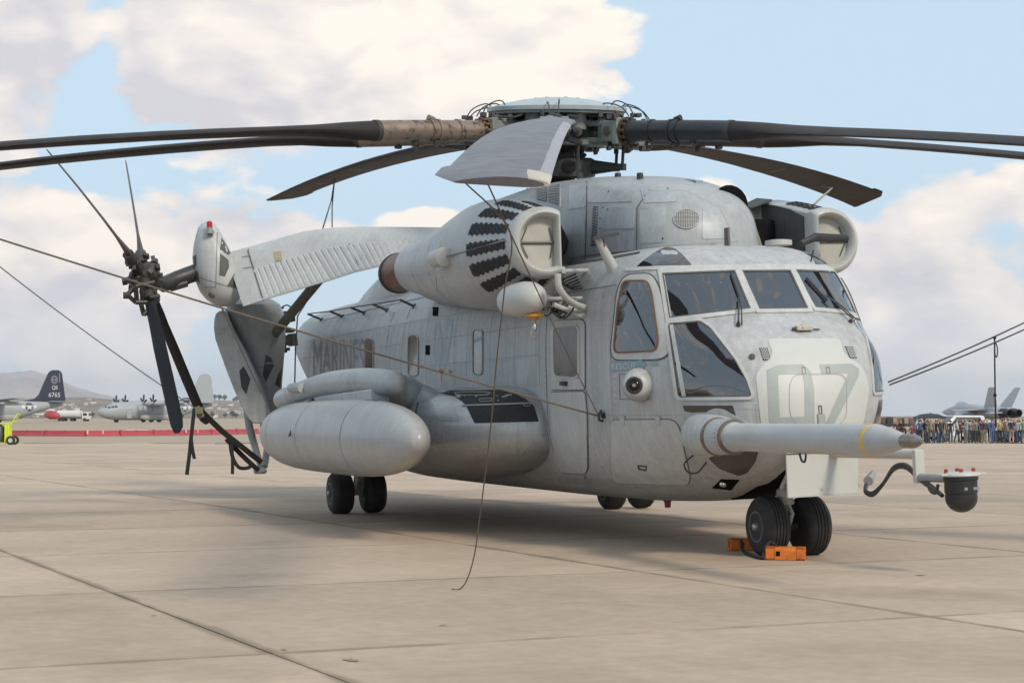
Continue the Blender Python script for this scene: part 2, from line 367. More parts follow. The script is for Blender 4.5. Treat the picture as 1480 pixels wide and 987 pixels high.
def ringpatch(name, outer, width, mapf, bvh, off, thick, m, parent, seg, mirror=False, only_mirror=False):
    P = []; N = len(outer)
    for i in range(N):
        a, b = Vector(outer[i]), Vector(outer[(i+1) % N]); k = max(1, int((b-a).length/seg))
        for j in range(k): q = a.lerp(b, j/k); P.append((q.x, q.y))
    I = inset(P, width); n = len(P); vs = P+I; fs = [(i, (i+1) % n, (i+1) % n+n, i+n) for i in range(n)]
    return patch(name, None, mapf, bvh, off, thick, m, parent, None, mirror, only_mirror, (vs, fs))
def line2(name, a, b, w, mapf, bvh, off, m, parent, seg, thick=.002):
    a, b = Vector(a), Vector(b); d = (b-a); L = d.length; d.normalize(); p = Vector((-d.y, d.x))*w/2; k = max(1, int(L/seg)); vs = []
    for i in range(k+1): q = a+d*(L*i/k); vs += [tuple(q-p), tuple(q+p)]
    return patch(name, None, mapf, bvh, off, thick, m, parent, None, False, False, (vs, [(2*i, 2*i+2, 2*i+3, 2*i+1) for i in range(k)]))
def textpatch(name, txt, u0, v0, h, w, mapf, bvh, off, m, parent, grid, flip=1):
    """flat lettering laid onto a body; (u0,v0) lower start corner, h height, w total width, flip the sign of the reading direction"""
    c = bpy.data.curves.new('t', 'FONT'); c.body = txt; c.resolution_u = 3; o = bpy.data.objects.new('t', c); COL.objects.link(o)
    me = bpy.data.meshes.new_from_object(o.evaluated_get(bpy.context.evaluated_depsgraph_get())); bpy.data.objects.remove(o)
    X = [v.co.x for v in me.vertices]; Y = [v.co.y for v in me.vertices]; x0, x1, y0, y1 = min(X), max(X), min(Y), max(Y)
    vs = [(u0+flip*(v.co.x-x0)/(x1-x0)*w, v0+(v.co.y-y0)/(y1-y0)*h) for v in me.vertices]; fs = [tuple(p.vertices) for p in me.polygons]; bpy.data.meshes.remove(me)
    return patch(name, None, mapf, bvh, off, 0, m, parent, grid, False, False, (vs, fs))

# ================================================================== HELICOPTER
HELI = thing('helicopter', 'large grey heavy-lift helicopter with folded tail, number 07 painted on its nose', 'helicopter')
HELI.rotation_euler = (ROLL, 0, 0)
ST = [  # x, half width, top, widest, bottom, n top, n bottom
 (.735, .06, 1.37, 1.30, 1.22, 2.2, 2.2), (.72, .22, 1.47, 1.31, 1.12, 2.2, 2.2), (.69, .36, 1.57, 1.33, 1.04, 2.3, 2.2), (.65, .47, 1.67, 1.35, .97, 2.4, 2.2), (.57, .60, 1.80, 1.38, .88, 2.5, 2.2),
 (.51, .665, 1.875, 1.40, .83, 2.6, 2.2), (.39, .77, 1.99, 1.42, .76, 2.8, 2.2), (.27, .86, 2.08, 1.45, .71, 3.0, 2.2), (.10, .95, 2.20, 1.47, .65, 2.7, 2.2), (-.08, 1.02, 2.40, 1.5, .60, 2.4, 2.2),
 (-.26, 1.075, 2.61, 1.5, .555, 2.3, 2.25), (-.40, 1.11, 2.715, 1.5, .53, 2.55, 2.3), (-.56, 1.14, 2.785, 1.5, .505, 3.2, 2.4), (-.8, 1.175, 2.845, 1.5, .475, 3.9, 2.5), (-1.2, 1.21, 2.895, 1.5, .445, 4.3, 2.7),
 (-2, 1.245, 2.93, 1.5, .42, 4.1, 3.0), (-4, 1.26, 2.97, 1.5, .41, 3.8, 3.2), (-7, 1.26, 3.04, 1.5, .41, 3.8, 3.2), (-9, 1.26, 3.08, 1.5, .42, 3.6, 3.2), (-11, 1.25, 3.10, 1.55, .52, 3.2, 3.0), (-12.8, 1.23, 3.11, 1.7, 1.05, 3.0, 2.8),
 (-14.2, 1.19, 3.11, 2.0, 1.65, 2.8, 2.4), (-15.3, 1.12, 3.08, 2.4, 2.20, 2.6, 2.2)]
xs = [s[0] for s in ST][::-1]
def st_at(x): return [pchip(xs, [s[i] for s in ST][::-1], x) for i in range(1, 7)]
sx = [.735, .73, .72, .705, .69, .67, .65, .61, .57, .54, .51] + list(np.arange(.47, -1.2, -.05)) + list(np.arange(-1.25, -15.2, -.35)) + [-15.3]
mb = MB(); rings = [supring(x, *st_at(x), N=72) for x in sx]; mb.loft(rings)
HULL = mb.obj('fuselage', PAINT, HELI, 40); BH = bvh_of(HULL)
def wloc(name, fn): return fn

# --- skin panels of the cabin side (both sides)
rr = random.Random(3)
cols = [-14.75, -13.9, -13.05, -12.2, -11.35, -10.5, -9.65, -8.8, -7.95, -7.1, -6.25, -5.4, -4.55, -3.7, -2.95]
rows = [(1.62, 1.925), (1.925, 2.235), (2.235, 2.505), (2.505, 2.80)]
patch('panel_joint', [(-14.75, 1.62), (-2.95, 1.62), (-2.95, 2.80), (-14.75, 2.80)], m_side, BH, .0018, 0, mat('joint_grey', (.36, .365, .36), .6, soot=.4), HELI, .15, mirror=True)
for i in range(len(cols)-1):
    for (z0, z1) in rows:
        g = .006; a, b = cols[i]+g, cols[i+1]-g
        patch('skin_panel', [(a, z0+g), (b, z0+g), (b, z1-g), (a, z1-g)], m_side, BH, .0042, .003, PANELP, HELI, .15, mirror=True)
for (x0, x1, z0, z1) in [(-1.55, -1.12, 2.15, 2.42), (-1.55, -1.12, 1.6, 2.13), (-1.55, -1.12, 1.15, 1.58), (-1.1, -.75, 2.45, 2.62), (-2.6, -1.7, 2.35, 2.62), (-1.6, -1.15, .75, 1.13), (-3.6, -2.75, .55, .85), (-2.7, -1.4, .5, .68)]:
    patch('skin_panel', [(x0, z0), (x1, z0), (x1, z1), (x0, z1)], m_side, BH, .0035, .006, PANELP, HELI, .12, mirror=True)

# --- windscreens and cockpit windows
def window(name, poly, fw, m=GLASS, mirror=True, grid=14, label=None, fm=None, seg=10, foff=.014, only=False):
    fm = mat('frame_paint', (.49, .50, .485), .45, var=.12, scale=3, fine=.1, streak=.2, dirt=.6, dirtcol=(.3, .29, .26))
    g = patch(name, inset(poly, -1.5), m_pix, BH, .006, .01, m, HELI, grid, mirror=mirror, only_mirror=only)
    ringpatch('window_gasket', inset(poly, -fw*.30), fw*.42, m_pix, BH, .011, .014, SEAM, HELI, seg, mirror=mirror, only_mirror=only)
    ringpatch('window_frame', inset(poly, -fw*1.25), fw, m_pix, BH, foff, .018, fm, HELI, seg, mirror=mirror, only_mirror=only)
    return g
window('windscreen', [(959, 397), (1061, 393), (1083, 446), (969, 459)], 5.5)
window('windscreen', [(1074, 393), (1141, 392.5), (1166, 446), (1098, 447)], 5.0, mirror=False)
window('lower_side_window', rpoly([(967, 469), (1012, 465.5), (1026, 475), (1042, 495), (1063, 522), (1078, 549), (1086, 572), (982, 573)], 4), 4.5)
patch('chin_window', [(987, 586), (1059, 586), (1064, 602), (1036, 594.5), (1000, 596), (990, 594)], m_pix, BH, .005, .008, CHIN, HELI, 12)
patch('chin_window', rpoly([(1022, 656), (1045, 648), (1097, 650), (1092, 667), (1080, 683), (1067, 687), (1040, 677), (1026, 664)], 3), m_pix, BH, .005, .008, CHIN, HELI, 12)
patch('chin_window', rpoly([(987, 586), (1059, 586), (1072, 601), (1088, 632), (1097, 650), (1092, 667), (1080, 683), (1067, 687), (1040, 677), (1022, 660), (1001, 620)], 5), m_pix, BH, .005, .008, CHIN, HELI, 12, only_mirror=True)
patch('roof_window', rpoly([(919, 387), (930, 377), (945, 366), (958, 359), (966, 357), (976, 360), (986, 368), (1000, 383.5), (960, 384)], 3), m_pix, BH, .005, .008, GLASS, HELI, 10, mirror=True)
# pilot side window in its rounded frame
sw = rpoly([(904, 398), (943, 396), (955, 422), (969, 508), (957, 519), (889, 520), (884, 508), (893, 420)], 12)
patch('window_surround', sw, m_pix, BH, .010, .014, MATS['frame_paint'], HELI, 12, mirror=True)
ringpatch('window_gasket', inset(sw, -2.2), 2.0, m_pix, BH, .006, .008, SEAM, HELI, 6, mirror=True)
swi = rpoly([(902, 407), (937, 406.5), (943, 425), (953, 492), (950, 507), (892, 510), (889, 502), (895, 440)], 7)
patch('side_window', swi, m_pix, BH, .016, .012, GLASS, HELI, 12, mirror=True)
ringpatch('window_gasket', inset(swi, -1.0), 2.4, m_pix, BH, .019, .008, mat('amber_sealant', (.17, .09, .04), .6, var=.4, scale=9), HELI, 6, mirror=True)
# eyebrow strip between windscreen and roof windows
for a, b in (((905, 390), (955, 388)), ((955, 388), (1100, 385.5)), ((1100, 385.5), (1205, 387))):
    line2('canopy_rail', a, b, 5, m_pix, BH, .012, MATS['frame_paint'], HELI, 12, .014)
line2('window_post', (957, 392), (990, 578), 5, m_pix, BH, .010, MATS['frame_paint'], HELI, 12, .012)

# --- white patch, vents, numbers and hatch on the nose
patch('paint_patch', rpoly([(1108, 490), (1214, 489), (1219, 512), (1247, 530), (1256, 560), (1250, 600), (1240, 640), (1110, 646), (1100, 612), (1092, 540), (1118, 512)], 8), m_pix, BH, .005, 0, NOSEP, HELI, 6)
zero = [(1108, 535), (1124, 528), (1160, 527), (1171, 537), (1176, 560), (1177, 608), (1172, 613.5), (1112, 613)]
zin = [(1125, 542), (1160, 541), (1163, 552), (1162, 602), (1126, 603), (1123, 550)]
mbz = [(1108, 535), (1124, 528), (1160, 527), (1171, 537), (1176, 560), (1177, 613), (1112, 613)]
zi_ = [(1124, 542), (1130, 541), (1160, 541), (1161, 546), (1162.5, 560), (1163, 602), (1127, 603)]
patch('painted_digit', None, m_pix, BH, .0075, 0, NUMP, HELI, 6, tris=(mbz+zi_, [(i, (i+1) % 7, (i+1) % 7+7, i+7) for i in range(7)]))
patch('painted_digit', None, m_pix, BH, .0075, 0, NUMP, HELI, 6, tris=([(1184, 527), (1230, 526), (1241, 533), (1240, 545), (1205, 613), (1193, 611.5), (1226, 539.5), (1187, 540)], [(0, 1, 2, 6, 7), (2, 3, 4, 5, 6)]))
hz_ = rpoly([(1148, 541), (1217, 540.5), (1224, 552), (1223, 602), (1212, 615), (1152, 615), (1141, 600), (1140, 556)], 9)
ringpatch('hatch_seam', hz_, 0.7, m_pix, BH, .0095, 0, mat('hatch_line', (.36, .36, .34), .7), HELI, 6)
for cx in (1161, 1196): ringpatch('hatch_hinge', [(cx-3, 531), (cx+2.5, 531), (cx+3.5, 541), (cx-2, 541)], .9, m_pix, BH, .008, .006, BLK, HELI, 4)
patch('hatch_latch', [(1181, 598), (1191, 598), (1192, 614), (1182, 614)], m_pix, BH, .02, .02, COWL, HELI)
ringpatch('latch_loop', [(1182, 586), (1187, 586), (1188, 598), (1183, 598)], 1.0, m_pix, BH, .01, .01, BLK, HELI, 4)
for (a, b, c, d) in [((1097, 503), (1109, 503), (1115, 521), (1103, 521)), ((1221, 501), (1232, 501), (1238, 518), (1228, 518))]:
    patch('nose_vent', [a, b, c, d], m_pix, BH, .004, .006, DARK, HELI)
    A, Bb, C_, D = map(Vector, (a, b, c, d)); vs, fs = [], []
    for k in range(1, 5):
        p, q = A.lerp(Bb, k/5), D.lerp(C_, k/5); i = len(vs); vs += [tuple(p-Vector((.35, 0))), tuple(p+Vector((.35, 0))), tuple(q+Vector((.35, 0))), tuple(q-Vector((.35, 0)))]; fs.append((i, i+1, i+2, i+3))
    for k in range(1, 7):
        p, q = A.lerp(D, k/7), Bb.lerp(C_, k/7); i = len(vs); vs += [tuple(p-Vector((0, .35))), tuple(q-Vector((0, .35))), tuple(q+Vector((0, .35))), tuple(p+Vector((0, .35)))]; fs.append((i, i+1, i+2, i+3))
    patch('vent_grid', None, m_pix, BH, .008, .003, PALE, HELI, tris=(vs, fs))
def onh(px, py, off=0, bv=None):
    o, d = m_pix(px, py); hit, n, i, t = (bv or BH).ray_cast(o, d)
    if hit is None: return B(px, py, 15), Vector((0, -1, 0))
    if n.dot(d) > 0: n = -n
    return hit+n*off, n
p, n = onh(1087, 516); mb = MB().lathe(p-n*.01, n, [(0, .028), (.022, .028), (.024, .02)], 14); mb.obj('round_port', mat('port_dark', (.09, .06, .055), .6), HELI)
# pitot / light on the nose top
p, n = onh(1150, 478); q, n2 = onh(1170, 478)
MB().box(p.lerp(q, .55)+n*.03, (.05, .16, .045)).obj('nose_light', TIPM, HELI, bevel=.01); MB().tube([p.lerp(q, -.3)+n*.02, p.lerp(q, .4)+n*.03], [.012, .03]).tube([p.lerp(q, .9)+n*.02, p.lerp(q, 1.7)+n*.015], .007).obj('nose_probe', BLK, HELI)
# wipers
for (b0, t0, t1) in [((1067, 471), (1056, 398), (1083, 445)), ((1228, 466), (1186, 418), (1222, 455))]:
    b, nb = onh(*b0); 
    if b0[0] == 1067:
        a1, _ = onh(1056, 400, .035); a2, _ = onh(1066, 432, .05)
    else:
        a1, _ = onh(1167, 408, .035); a2, _ = onh(1190, 432, .05)
    mid, _ = onh((b0[0]+a2.x*0+ (1066 if b0[0] == 1067 else 1190))/2, (b0[1]+432)/2, .05)
    arm = MB().tube([b+nb*.005, b+nb*.045, mid, a2], [.012, .008, .007, .007]).tube([b+nb*.005+Vector((0, .035, 0)), b+nb*.04+Vector((0, .035, 0)), mid+Vector((0, .03, 0)), a2], .006)
    arm.lathe(b, nb, [(0, .02), (.03, .018)], 10)
    w = arm.obj('wiper', BLK, HELI)
    bl = MB()
    if b0[0] == 1067: pts = [onh(1056+k*1.6, 398+k*4.6, .022)[0] for k in range(8)]
    else: pts = [onh(1164+k*4.2, 404+k*4.6, .022)[0] for k in range(8)]
    bl.tube(pts, .012, 6).obj('wiper_blade', BLK, w)

# --- hatches and doors on the starboard side
hp = rpoly([(883, 607), (972, 606), (982, 616), (988, 645), (998, 690), (994, 700), (890, 697), (884, 686)], 9)
ringpatch('hatch_seam', inset(hp, -1.0), 1.3, m_pix, BH, .0045, .003, SEAM, HELI, 6, mirror=True)
h = patch('access_hatch', hp, m_pix, BH, .010, .010, DOORP, HELI, 10, mirror=True)
for cx in (901, 952): patch('hinge', [(cx-3, 601), (cx+3, 601), (cx+3, 614), (cx-3, 614)], m_pix, BH, .017, .012, PALE, HELI)
ringpatch('hatch_handle', [(923, 671), (936, 672), (935, 679), (924, 677)], 1.2, m_pix, BH, .016, .008, BLK, HELI, 4)
dz = [(796, 474), (801, 464), (843, 462), (846, 470), (846, 563), (797, 563)]
dl = [(797, 567), (846, 566), (849, 600), (850, 678), (845, 684), (814, 682), (804, 670), (799, 610)]
for poly in (dz, dl):
    P = rpoly(poly, 5); ringpatch('door_seam', inset(P, -1.2), 1.5, m_pix, BH, .0045, .003, SEAM, HELI, 6)
d1 = patch('crew_door', rpoly(dz, 4), m_pix, BH, .012, .012, DOORP, HELI, 10)
d2 = patch('lower_door', rpoly(dl, 5), m_pix, BH, .014, .014, DOORP, HELI, 10)
dwp = rpoly([(802, 474), (834, 471), (837, 476), (837, 541), (833, 545), (806, 543), (803, 537)], 6)
patch('door_window', dwp, m_pix, BH, .016, .006, mat('hazy_window', (.12, .105, .09), .3, var=.45, scale=5, spec=.6), HELI, 10)
ringpatch('window_frame', inset(dwp, -2.6), 2.6, m_pix, BH, .021, .012, DOORP, HELI, 6)
patch('door_handle', [(815, 551), (822, 551), (822, 557), (815, 557)], m_pix, BH, .05, .05, BLK, HELI)
# step edge under door
line2('door_sill', (812, 685), (846, 688), 4, m_pix, BH, .02, COWL, HELI, 12, .03)
# cabin windows
for (a, b, t, u) in [(529, 540, 490, 543), (591.5, 605, 485, 543), (685, 698, 477, 541)]:
    P = rpoly([(a, t), (b, t), (b, u), (a, u)], (b-a)*.45, 5)
    patch('cabin_window', P, m_pix, BH, .009, .008, GLASSB, HELI, 6, mirror=True)
    ringpatch('window_frame', inset(P, -1.2), 1.4, m_pix, BH, .016, .014, mat('window_bezel', (.30, .26, .22), .4, metal=.4, var=.3, scale=10), HELI, 5, mirror=True)
    ringpatch('window_doubler', [(a-6, t-5), (b+6, t-5), (b+6, u+5), (a-6, u+5)], .9, m_pix, BH, .0055, .003, PANELP, HELI, 10, mirror=True)
for (a, b, t, u) in [(626, 634, 444, 457), (615.5, 622, 499, 513)]: patch('small_vent', [(a, t), (b, t), (b, u), (a, u)], m_pix, BH, .008, .006, DARK, HELI)
# seam lines running round the hull
for X, z0, z1 in [(-9.0, 1.62, 2.99), (-8.2, 1.6, 2.9), (-5.9, 1.62, 2.85), (-2.75, .6, 2.7)]:
    line2('panel_seam', (X, z0), (X, z1), .012, m_side, BH, .0045, SEAM if X < -7 else mat('soft_seam', (.2, .2, .195), .7), HELI, .1)
for z, x0, x1 in [(2.82, -13.9, -3.0), (2.52, -2.7, -1.1)]: line2('panel_seam', (x0, z), (x1, z), .01, m_side, BH, .0045, mat('soft_seam', (.2, .2, .195), .7), HELI, .25)
# rivet rows on the side: tiny raised heads joined in one piece
rv = MB()
def rivets(pts, r=.007):
    for (px_, pz_) in pts:
        o, d = m_side(px_, pz_); hit, n, i, t = BH.ray_cast(o, d)
        if hit: 
            if n.dot(d) > 0: n = -n
            rv.lathe(hit+n*.003, n, [(0, r), (.004, r*.6)], 6)
for X in (-9.06, -8.94): rivets([(X, 1.65+.045*k) for k in range(28)])
for X in (-2.8, -1.68, -1.04): rivets([(X, .62+.06*k) for k in range(34)], .006)
for Z in (.72, 1.14, 2.47): rivets([(-1.0+.05*k, Z) for k in range(26)], .006)
for X in (-12.1, -11.0, -7.15, -6.3, -4.6, -3.75): rivets([(X, 1.65+.05*k) for k in range(24)], .0055)
for Z in (1.90, 2.48): rivets([(-14+.07*k, Z) for k in range(156)], .0055)
for pl_ in ([(990, 579), (1090, 579)], [(1092, 585), (1098, 640)], [(870, 600), (990, 600)], [(855, 470), (862, 690)], [(1066, 590), (1096, 592)]):
    (x0, y0), (x1, y1) = pl_; n_r = int(math.hypot(x1-x0, y1-y0)/4)
    for k in range(n_r+1):
        o_, d_ = m_pix(x0+(x1-x0)*k/n_r, y0+(y1-y0)*k/n_r); hit, n, i, t = BH.ray_cast(o_, d_)
        if hit:
            if n.dot(d_) > 0: n = -n
            rv.lathe(hit+n*.003, n, [(0, .0045), (.003, .003)], 6)
o = rv.obj('rivet', mat('rivet_heads', (.30, .30, .285), .5), HELI, 0); o['kind'] = 'stuff'
# markings on the side
def mtext(name, txt, pxl, pxr, ytl, ybl, ytr, ybr, m, grid, off=.0062):
    def mf(u, v):
        x0 = pxl+(pxr-pxl)*u; t = ytl+(ytr-ytl)*u; b = ybl+(ybr-ybl)*u; return m_pix(x0, b+(t-b)*v)
    return textpatch(name, txt, 0, 0, 1, 1, mf, BH, off, m, HELI, grid)
mtext('fuselage_lettering', 'MARINES', 453, 527, 491, 547, 489, 543, FADEP, .12)
mtext('fuselage_number', '07', 626, 657, 465, 531, 459, 530, mat('faded_number_paint', (.33, .38, .43), .5, var=.2, scale=8), .2)
patch('rescue_arrow', [(882, 522), (924, 521), (924, 517), (936, 526.5), (925, 538), (925, 534), (882, 537)], m_pix, BH, .0065, 0, BLUEP, HELI, 8)
mtext('rescue_lettering', 'RESCUE', 885, 920, 525.5, 534.5, 524, 533, WHITEP, .25, .0085)
patch('release_handle', rpoly([(940, 523.5), (952, 523), (952, 528), (941, 528.5)], 2), m_pix, BH, .008, .006, BLUEP, HELI)
ringpatch('access_seam', [(895, 540), (935, 541), (938, 578), (896, 577)], .7, m_pix, BH, .0045, 0, SEAM, HELI, 6)
# sensor dome beside the cockpit
p, n = onh(928, 556); ax = Vector((.80, -.58, -.02)).normalized(); q = p+Vector((.0, -.03, 0))
d = MB().lathe(q-ax*.16, ax, [(0, .05), (.05, .13), (.12, .155), (.22, .15), (.30, .125), (.34, .10), (.345, .085)], 28).obj('sensor_dome', PAINT, HELI, 50)
MB().lathe(q+ax*.185, ax, [(-.02, .078), (.012, .078), (.016, .06), (.004, .055)], 24).obj('sensor_ring', BLK, d); MB().lathe(q+ax*.185, ax, [(0, .05), (.012, .04), (.02, .018)], 18).obj('sensor_lens', mat('sensor_eye', (.03, .015, .014), .08, metal=.4), d)
MB().lathe(q+ax*.2, ax, [(0, .02), (.012, .012)], 12).obj('sensor_core', LAMP, d)
# tie-down bracket
p, n = onh(874, 600); MB().lathe(p, n, [(0, .03), (.03, .03), (.035, .015)], 12).tube([p+n*.03+Vector((.0, 0, .05)), p+n*.06+Vector((0, 0, .02)), p+n*.06-Vector((0, 0, .04)), p+n*.02-Vector((0, 0, .05))], .014).obj('tie_down_ring', BLK, HELI); BRK = RB @ (p+n*.06)
# landing light and wheel well under the nose
patch('landing_light_recess', [(1029, 705), (1042, 692), (1069, 693), (1057, 708)], m_pix, BH, .004, .006, DARK, HELI, 10)
p, n = onh(1045, 699); MB().lathe(p, n, [(0, .035), (.02, .03), (.026, .01)], 16).obj('landing_light', LAMP, HELI)
wm = lambda u, v: (Vector((u, v, 0)), Vector((0, 0, 1)))
patch('wheel_well', rpoly([(-.75, -.22), (.45, -.22), (.45, .22), (-.75, .22)], .08), wm, BH, .006, .01, DARK, HELI, .1)
patch('wheel_well', rpoly([(1072, 716), (1094, 703), (1118, 696), (1137, 696), (1137, 719)], 3), m_pix, BH, .007, .01, DARK, HELI, 8)
# cable loop and drain mast
p, n = onh(1003, 656); pts = [onh(1003, 656, .02)[0], onh(994, 664, .06)[0], onh(1000, 674, .07)[0], onh(1012, 675, .06)[0], onh(1022, 666, .02)[0]]
MB().tube(smoothpts(pts), .008).obj('ground_cable', BLK, HELI)
a = By(965, 727, -.35); MB().lathe(a+Vector((0, 0, .06)), (0, 0, -1), [(0, .045), (.04, .045)], 12).obj('beacon_base', BLK, HELI); MB().lathe(a+Vector((0, 0, .02)), (0, 0, -1), [(0, .035), (.06, .03), (.065, .01)], 12).obj('belly_beacon', REDC, HELI)
a = By(850, 692, -.9)
MB().lathe(a, (0, 0, -1), [(-.05, .03), (.03, .025)], 8).obj('drain_mast', PAINT, HELI)

# --- refuelling probe
PX, PY, PZ = 0, -1.06, 1.115
def pt(x): return Vector((x, PY, PZ))
pf = MB(); rg = []
for x, r, dy, st_ in [(-.05, .05, .24, 2), (.06, .10, .19, 2.4), (.18, .14, .12, 2.6), (.32, .162, .06, 2.8), (.48, .170, .015, 2.6), (.66, .168, 0, 1.5), (.82, .162, 0, 1), (.86, .152, 0, 1)]:
    rg.append([Vector((x, PY+dy+r*math.cos(a)*(st_ if math.cos(a) > 0 else 1), PZ+.01+r*1.05*math.sin(a))) for a in [2*math.pi*k/32 for k in range(32)]])
pf.loft(rg).obj('probe_fairing', PAINT, HELI, 40)
patch('probe_doubler', rpoly([(985, 604), (1014, 600), (1030, 590), (1044, 590), (1062, 600), (1084, 612), (1080, 634), (1050, 652), (1020, 662), (992, 648)], 8), m_pix, BH, .012, .012, PAINT, HELI, 10)
MB().lathe(pt(.84), (1, 0, 0), [(0, .158), (.02, .164), (.05, .158), (.06, .15)], 32).obj('probe_ring', mat('greasy_ring', (.14, .115, .09), .5, var=.4, scale=14), HELI)
PROBE = MB().lathe(pt(.88), (1, 0, 0), [(0, .152), (.10, .150), (.26, .143), (.29, .134), (.31, .114), (1.5, .113), (2.58, .113)], 40).obj('refuelling_probe', mat('probe_paint', (.42, .43, .44), .35, var=.10, scale=3, fine=.08, dirt=.6, dirtcol=(.32, .31, .28)), HELI, 45)
MB().lathe(pt(1.14), (1, 0, 0), [(0, .146), (.02, .149), (.04, .14)], 32).obj('probe_clamp', mat('greasy_ring', (0, 0, 0)), PROBE)
MB().lathe(pt(3.41), (1, 0, 0), [(-.01, .113), (.0, .1155), (.03, .1155), (.035, .113)], 40).obj('yellow_band', YEL, PROBE)
MB().lathe(pt(3.44), (1, 0, 0), [(0, .113), (.03, .114), (.05, .110), (.20, .085), (.36, .052), (.38, .048)], 40).obj('probe_nose', mat('probe_paint', (0, 0, 0)), PROBE, 50)
MB().lathe(pt(3.81), (1, 0, 0), [(0, .044), (.02, .050), (.13, .050), (.15, .044), (.17, .040), (.21, .026), (.24, .012)], 28).obj('probe_tip', mat('worn_nozzle', (.26, .235, .21), .35, metal=.7, var=.3, scale=12), PROBE)
a = pt(2.35)+Vector((0, -.03, -.115)); MB().tube(smoothpts([a, a+Vector((.03, 0, -.05)), a+Vector((.08, 0, -.055)), a+Vector((.1, 0, 0))]), .009).obj('probe_hook', BLK, PROBE)
rv = MB()
for x in (.95, 1.1):
    for k in range(26): 
        q = 2*math.pi*k/26; n = Vector((0, math.cos(q), math.sin(q))); rv.lathe(pt(x)+n*.1485, n, [(0, .006), (.003, .004)], 5)
rv.obj('probe_screws', SEAM, PROBE, 0)

# --- nose door plate and nose gear
u = MB().box((.60, .045, .748), (.025, .70, .365), mi=0).obj('nose_gear_door', mat('door_white', (.50, .50, .475), .5, var=.05, scale=3, dirt=.2, dirtcol=(.35, .33, .3)), HELI, bevel=.006)
MB().box((.615, .045, .755+.19), (.03, .71, .015)).box((.615, .045, .755-.19), (.03, .71, .015)).lathe((.613, .03, .62), (1, 0, 0), [(0, .015), (.01, .012)], 8).obj('door_lip', PALE, u)
MB().tube([(.58, -.2, .9), (.2, -.15, .62)], .02).tube([(.58, .25, .9), (.2, .15, .62)], .02).tube([(.55, 0, .8), (.05, 0, .55)], .025).obj('door_link', PALE, u)
NG = MB().tube([(-.02, 0, .95), (-.02, 0, .55)], .06, 14).obj('nose_gear', PALE, HELI)
MB().lathe((-.02, 0, .60), (0, 0, -1), [(0, .075), (.03, .085), (.07, .085), (.08, .07), (.10, .07), (.11, .08), (.14, .08), (.15, .05)], 18).obj('gear_collar', mat('gear_cream', (.45, .42, .36), .4, var=.2), NG)
MB().tube([(-.02, 0, .46), (-.02, 0, .25)], .032, 12).obj('oleo', STEEL, NG); MB().tube([(-.02, -.2, .262), (-.02, .2, .262)], .04, 12).obj('axle', BLK, NG)
MB().tube([(.02, 0, .47), (.10, 0, .38), (.03, 0, .28)], .02).tube([(-.06, 0, .47), (-.14, 0, .36), (-.06, 0, .27)], .02).obj('torque_link', PALE, NG)
def wheel(name, c, r, w, parent, out):
    """twin-leg tyre: c axle centre, out = outboard direction sign along y"""
    c = Vector(c); prof = [(-w/2, r*.50), (-w/2-.004, r*.62), (-w/2+.004, r*.82), (-w*.36, r*.95), (-w*.26, r*.985)]
    for g in (-.2, -.07, .07, .2): prof += [(g*w-.006, r*.998), (g*w-.005, r*.965), (g*w+.005, r*.965), (g*w+.006, r*.998)]
    prof += [(w*.26, r*.985), (w*.36, r*.95), (w/2-.004, r*.82), (w/2+.004, r*.62), (w/2, r*.50)]
    t = MB().lathe(c, (0, 1, 0), prof, 48, cap=True).obj(name, RUB, parent, 50)
    hub = MB().lathe(c+Vector((0, out*w/2, 0)), (0, out, 0), [(-.05, r*.44), (-.005, r*.50), (.004, r*.52), (.004, r*.46), (-.035, r*.42), (-.04, r*.2), (.0, r*.17), (.012, r*.15), (.015, r*.05)], 28).obj('rim', mat('wheel_rim_grey', (.10, .10, .10), .45, var=.4, scale=14), t)
    bt = MB()
    for k in range(9):
        a = 2*math.pi*k/9; bt.lathe(c+Vector((r*.30*math.cos(a), out*(w/2-.03), r*.30*math.sin(a))), (0, out, 0), [(0, .014), (.018, .012)], 6)
    bt.lathe(c+Vector((0, out*(w/2+.005), 0)), (0, out, 0), [(0, .035), (.025, .03), (.03, .01)], 14); bt.obj('hub_bolts', STEEL, t)
    return t
for s in (-1, 1):
    c = w2b((0, s*.205, .268)); wheel('nose_wheel', c, .270, .235, HELI, s)
for s in (-1, 1):
    cc = w2b((-8.36, s*1.885, .272))
    for q in (-1, 1): wheel('main_wheel', (cc.x, cc.y+q*.215, cc.z), .274, .275, HELI, q)
    g = MB().tube([cc, cc+Vector((.25, 0, .55))], .05, 12).tube([cc+Vector((0, -.2, 0)), cc+Vector((0, .2, 0))], .04).tube([cc+Vector((.1, .05*s, .02)), cc+Vector((.55, .05*s, .45))], .025).obj('main_gear_leg', mat('gear_cream', (0, 0, 0)), HELI)

# --- sensor turret on its arm
am = mat('arm_white', (.50, .50, .475), .45, var=.06)
A0, A1 = Vector((.42, .12, .94)), Bx(1325, 656, 1.74)
ARM = MB().tube([A0, Vector((.70, .17, .925)), A1+Vector((-.25, -.03, 0)), A1], .042, 14).obj('turret_arm', am, HELI)
MB().box(A1+Vector((.02, 0, -.10)), (.05, .085, .27)).obj('arm_plate', am, ARM, bevel=.006)
T0 = By(1388, 684, .30); MB().tube([A1+Vector((.02, 0, -.19)), T0+Vector((-.13, 0, -.045))], .035, 12).obj('arm_link', mat('gear_grey', (.30, .30, .30), .5), ARM)
TUR = MB().lathe(T0, (0, 0, -1), [(.015, .132), (.03, .138), (.05, .135), (.055, .128), (.15, .128), (.155, .122), (.18, .122)], 36).obj('sensor_turret', mat('turret_black', (.016, .016, .018), .42, var=.2, scale=9, dirt=.3, dirtcol=(.10, .09, .08)), HELI)
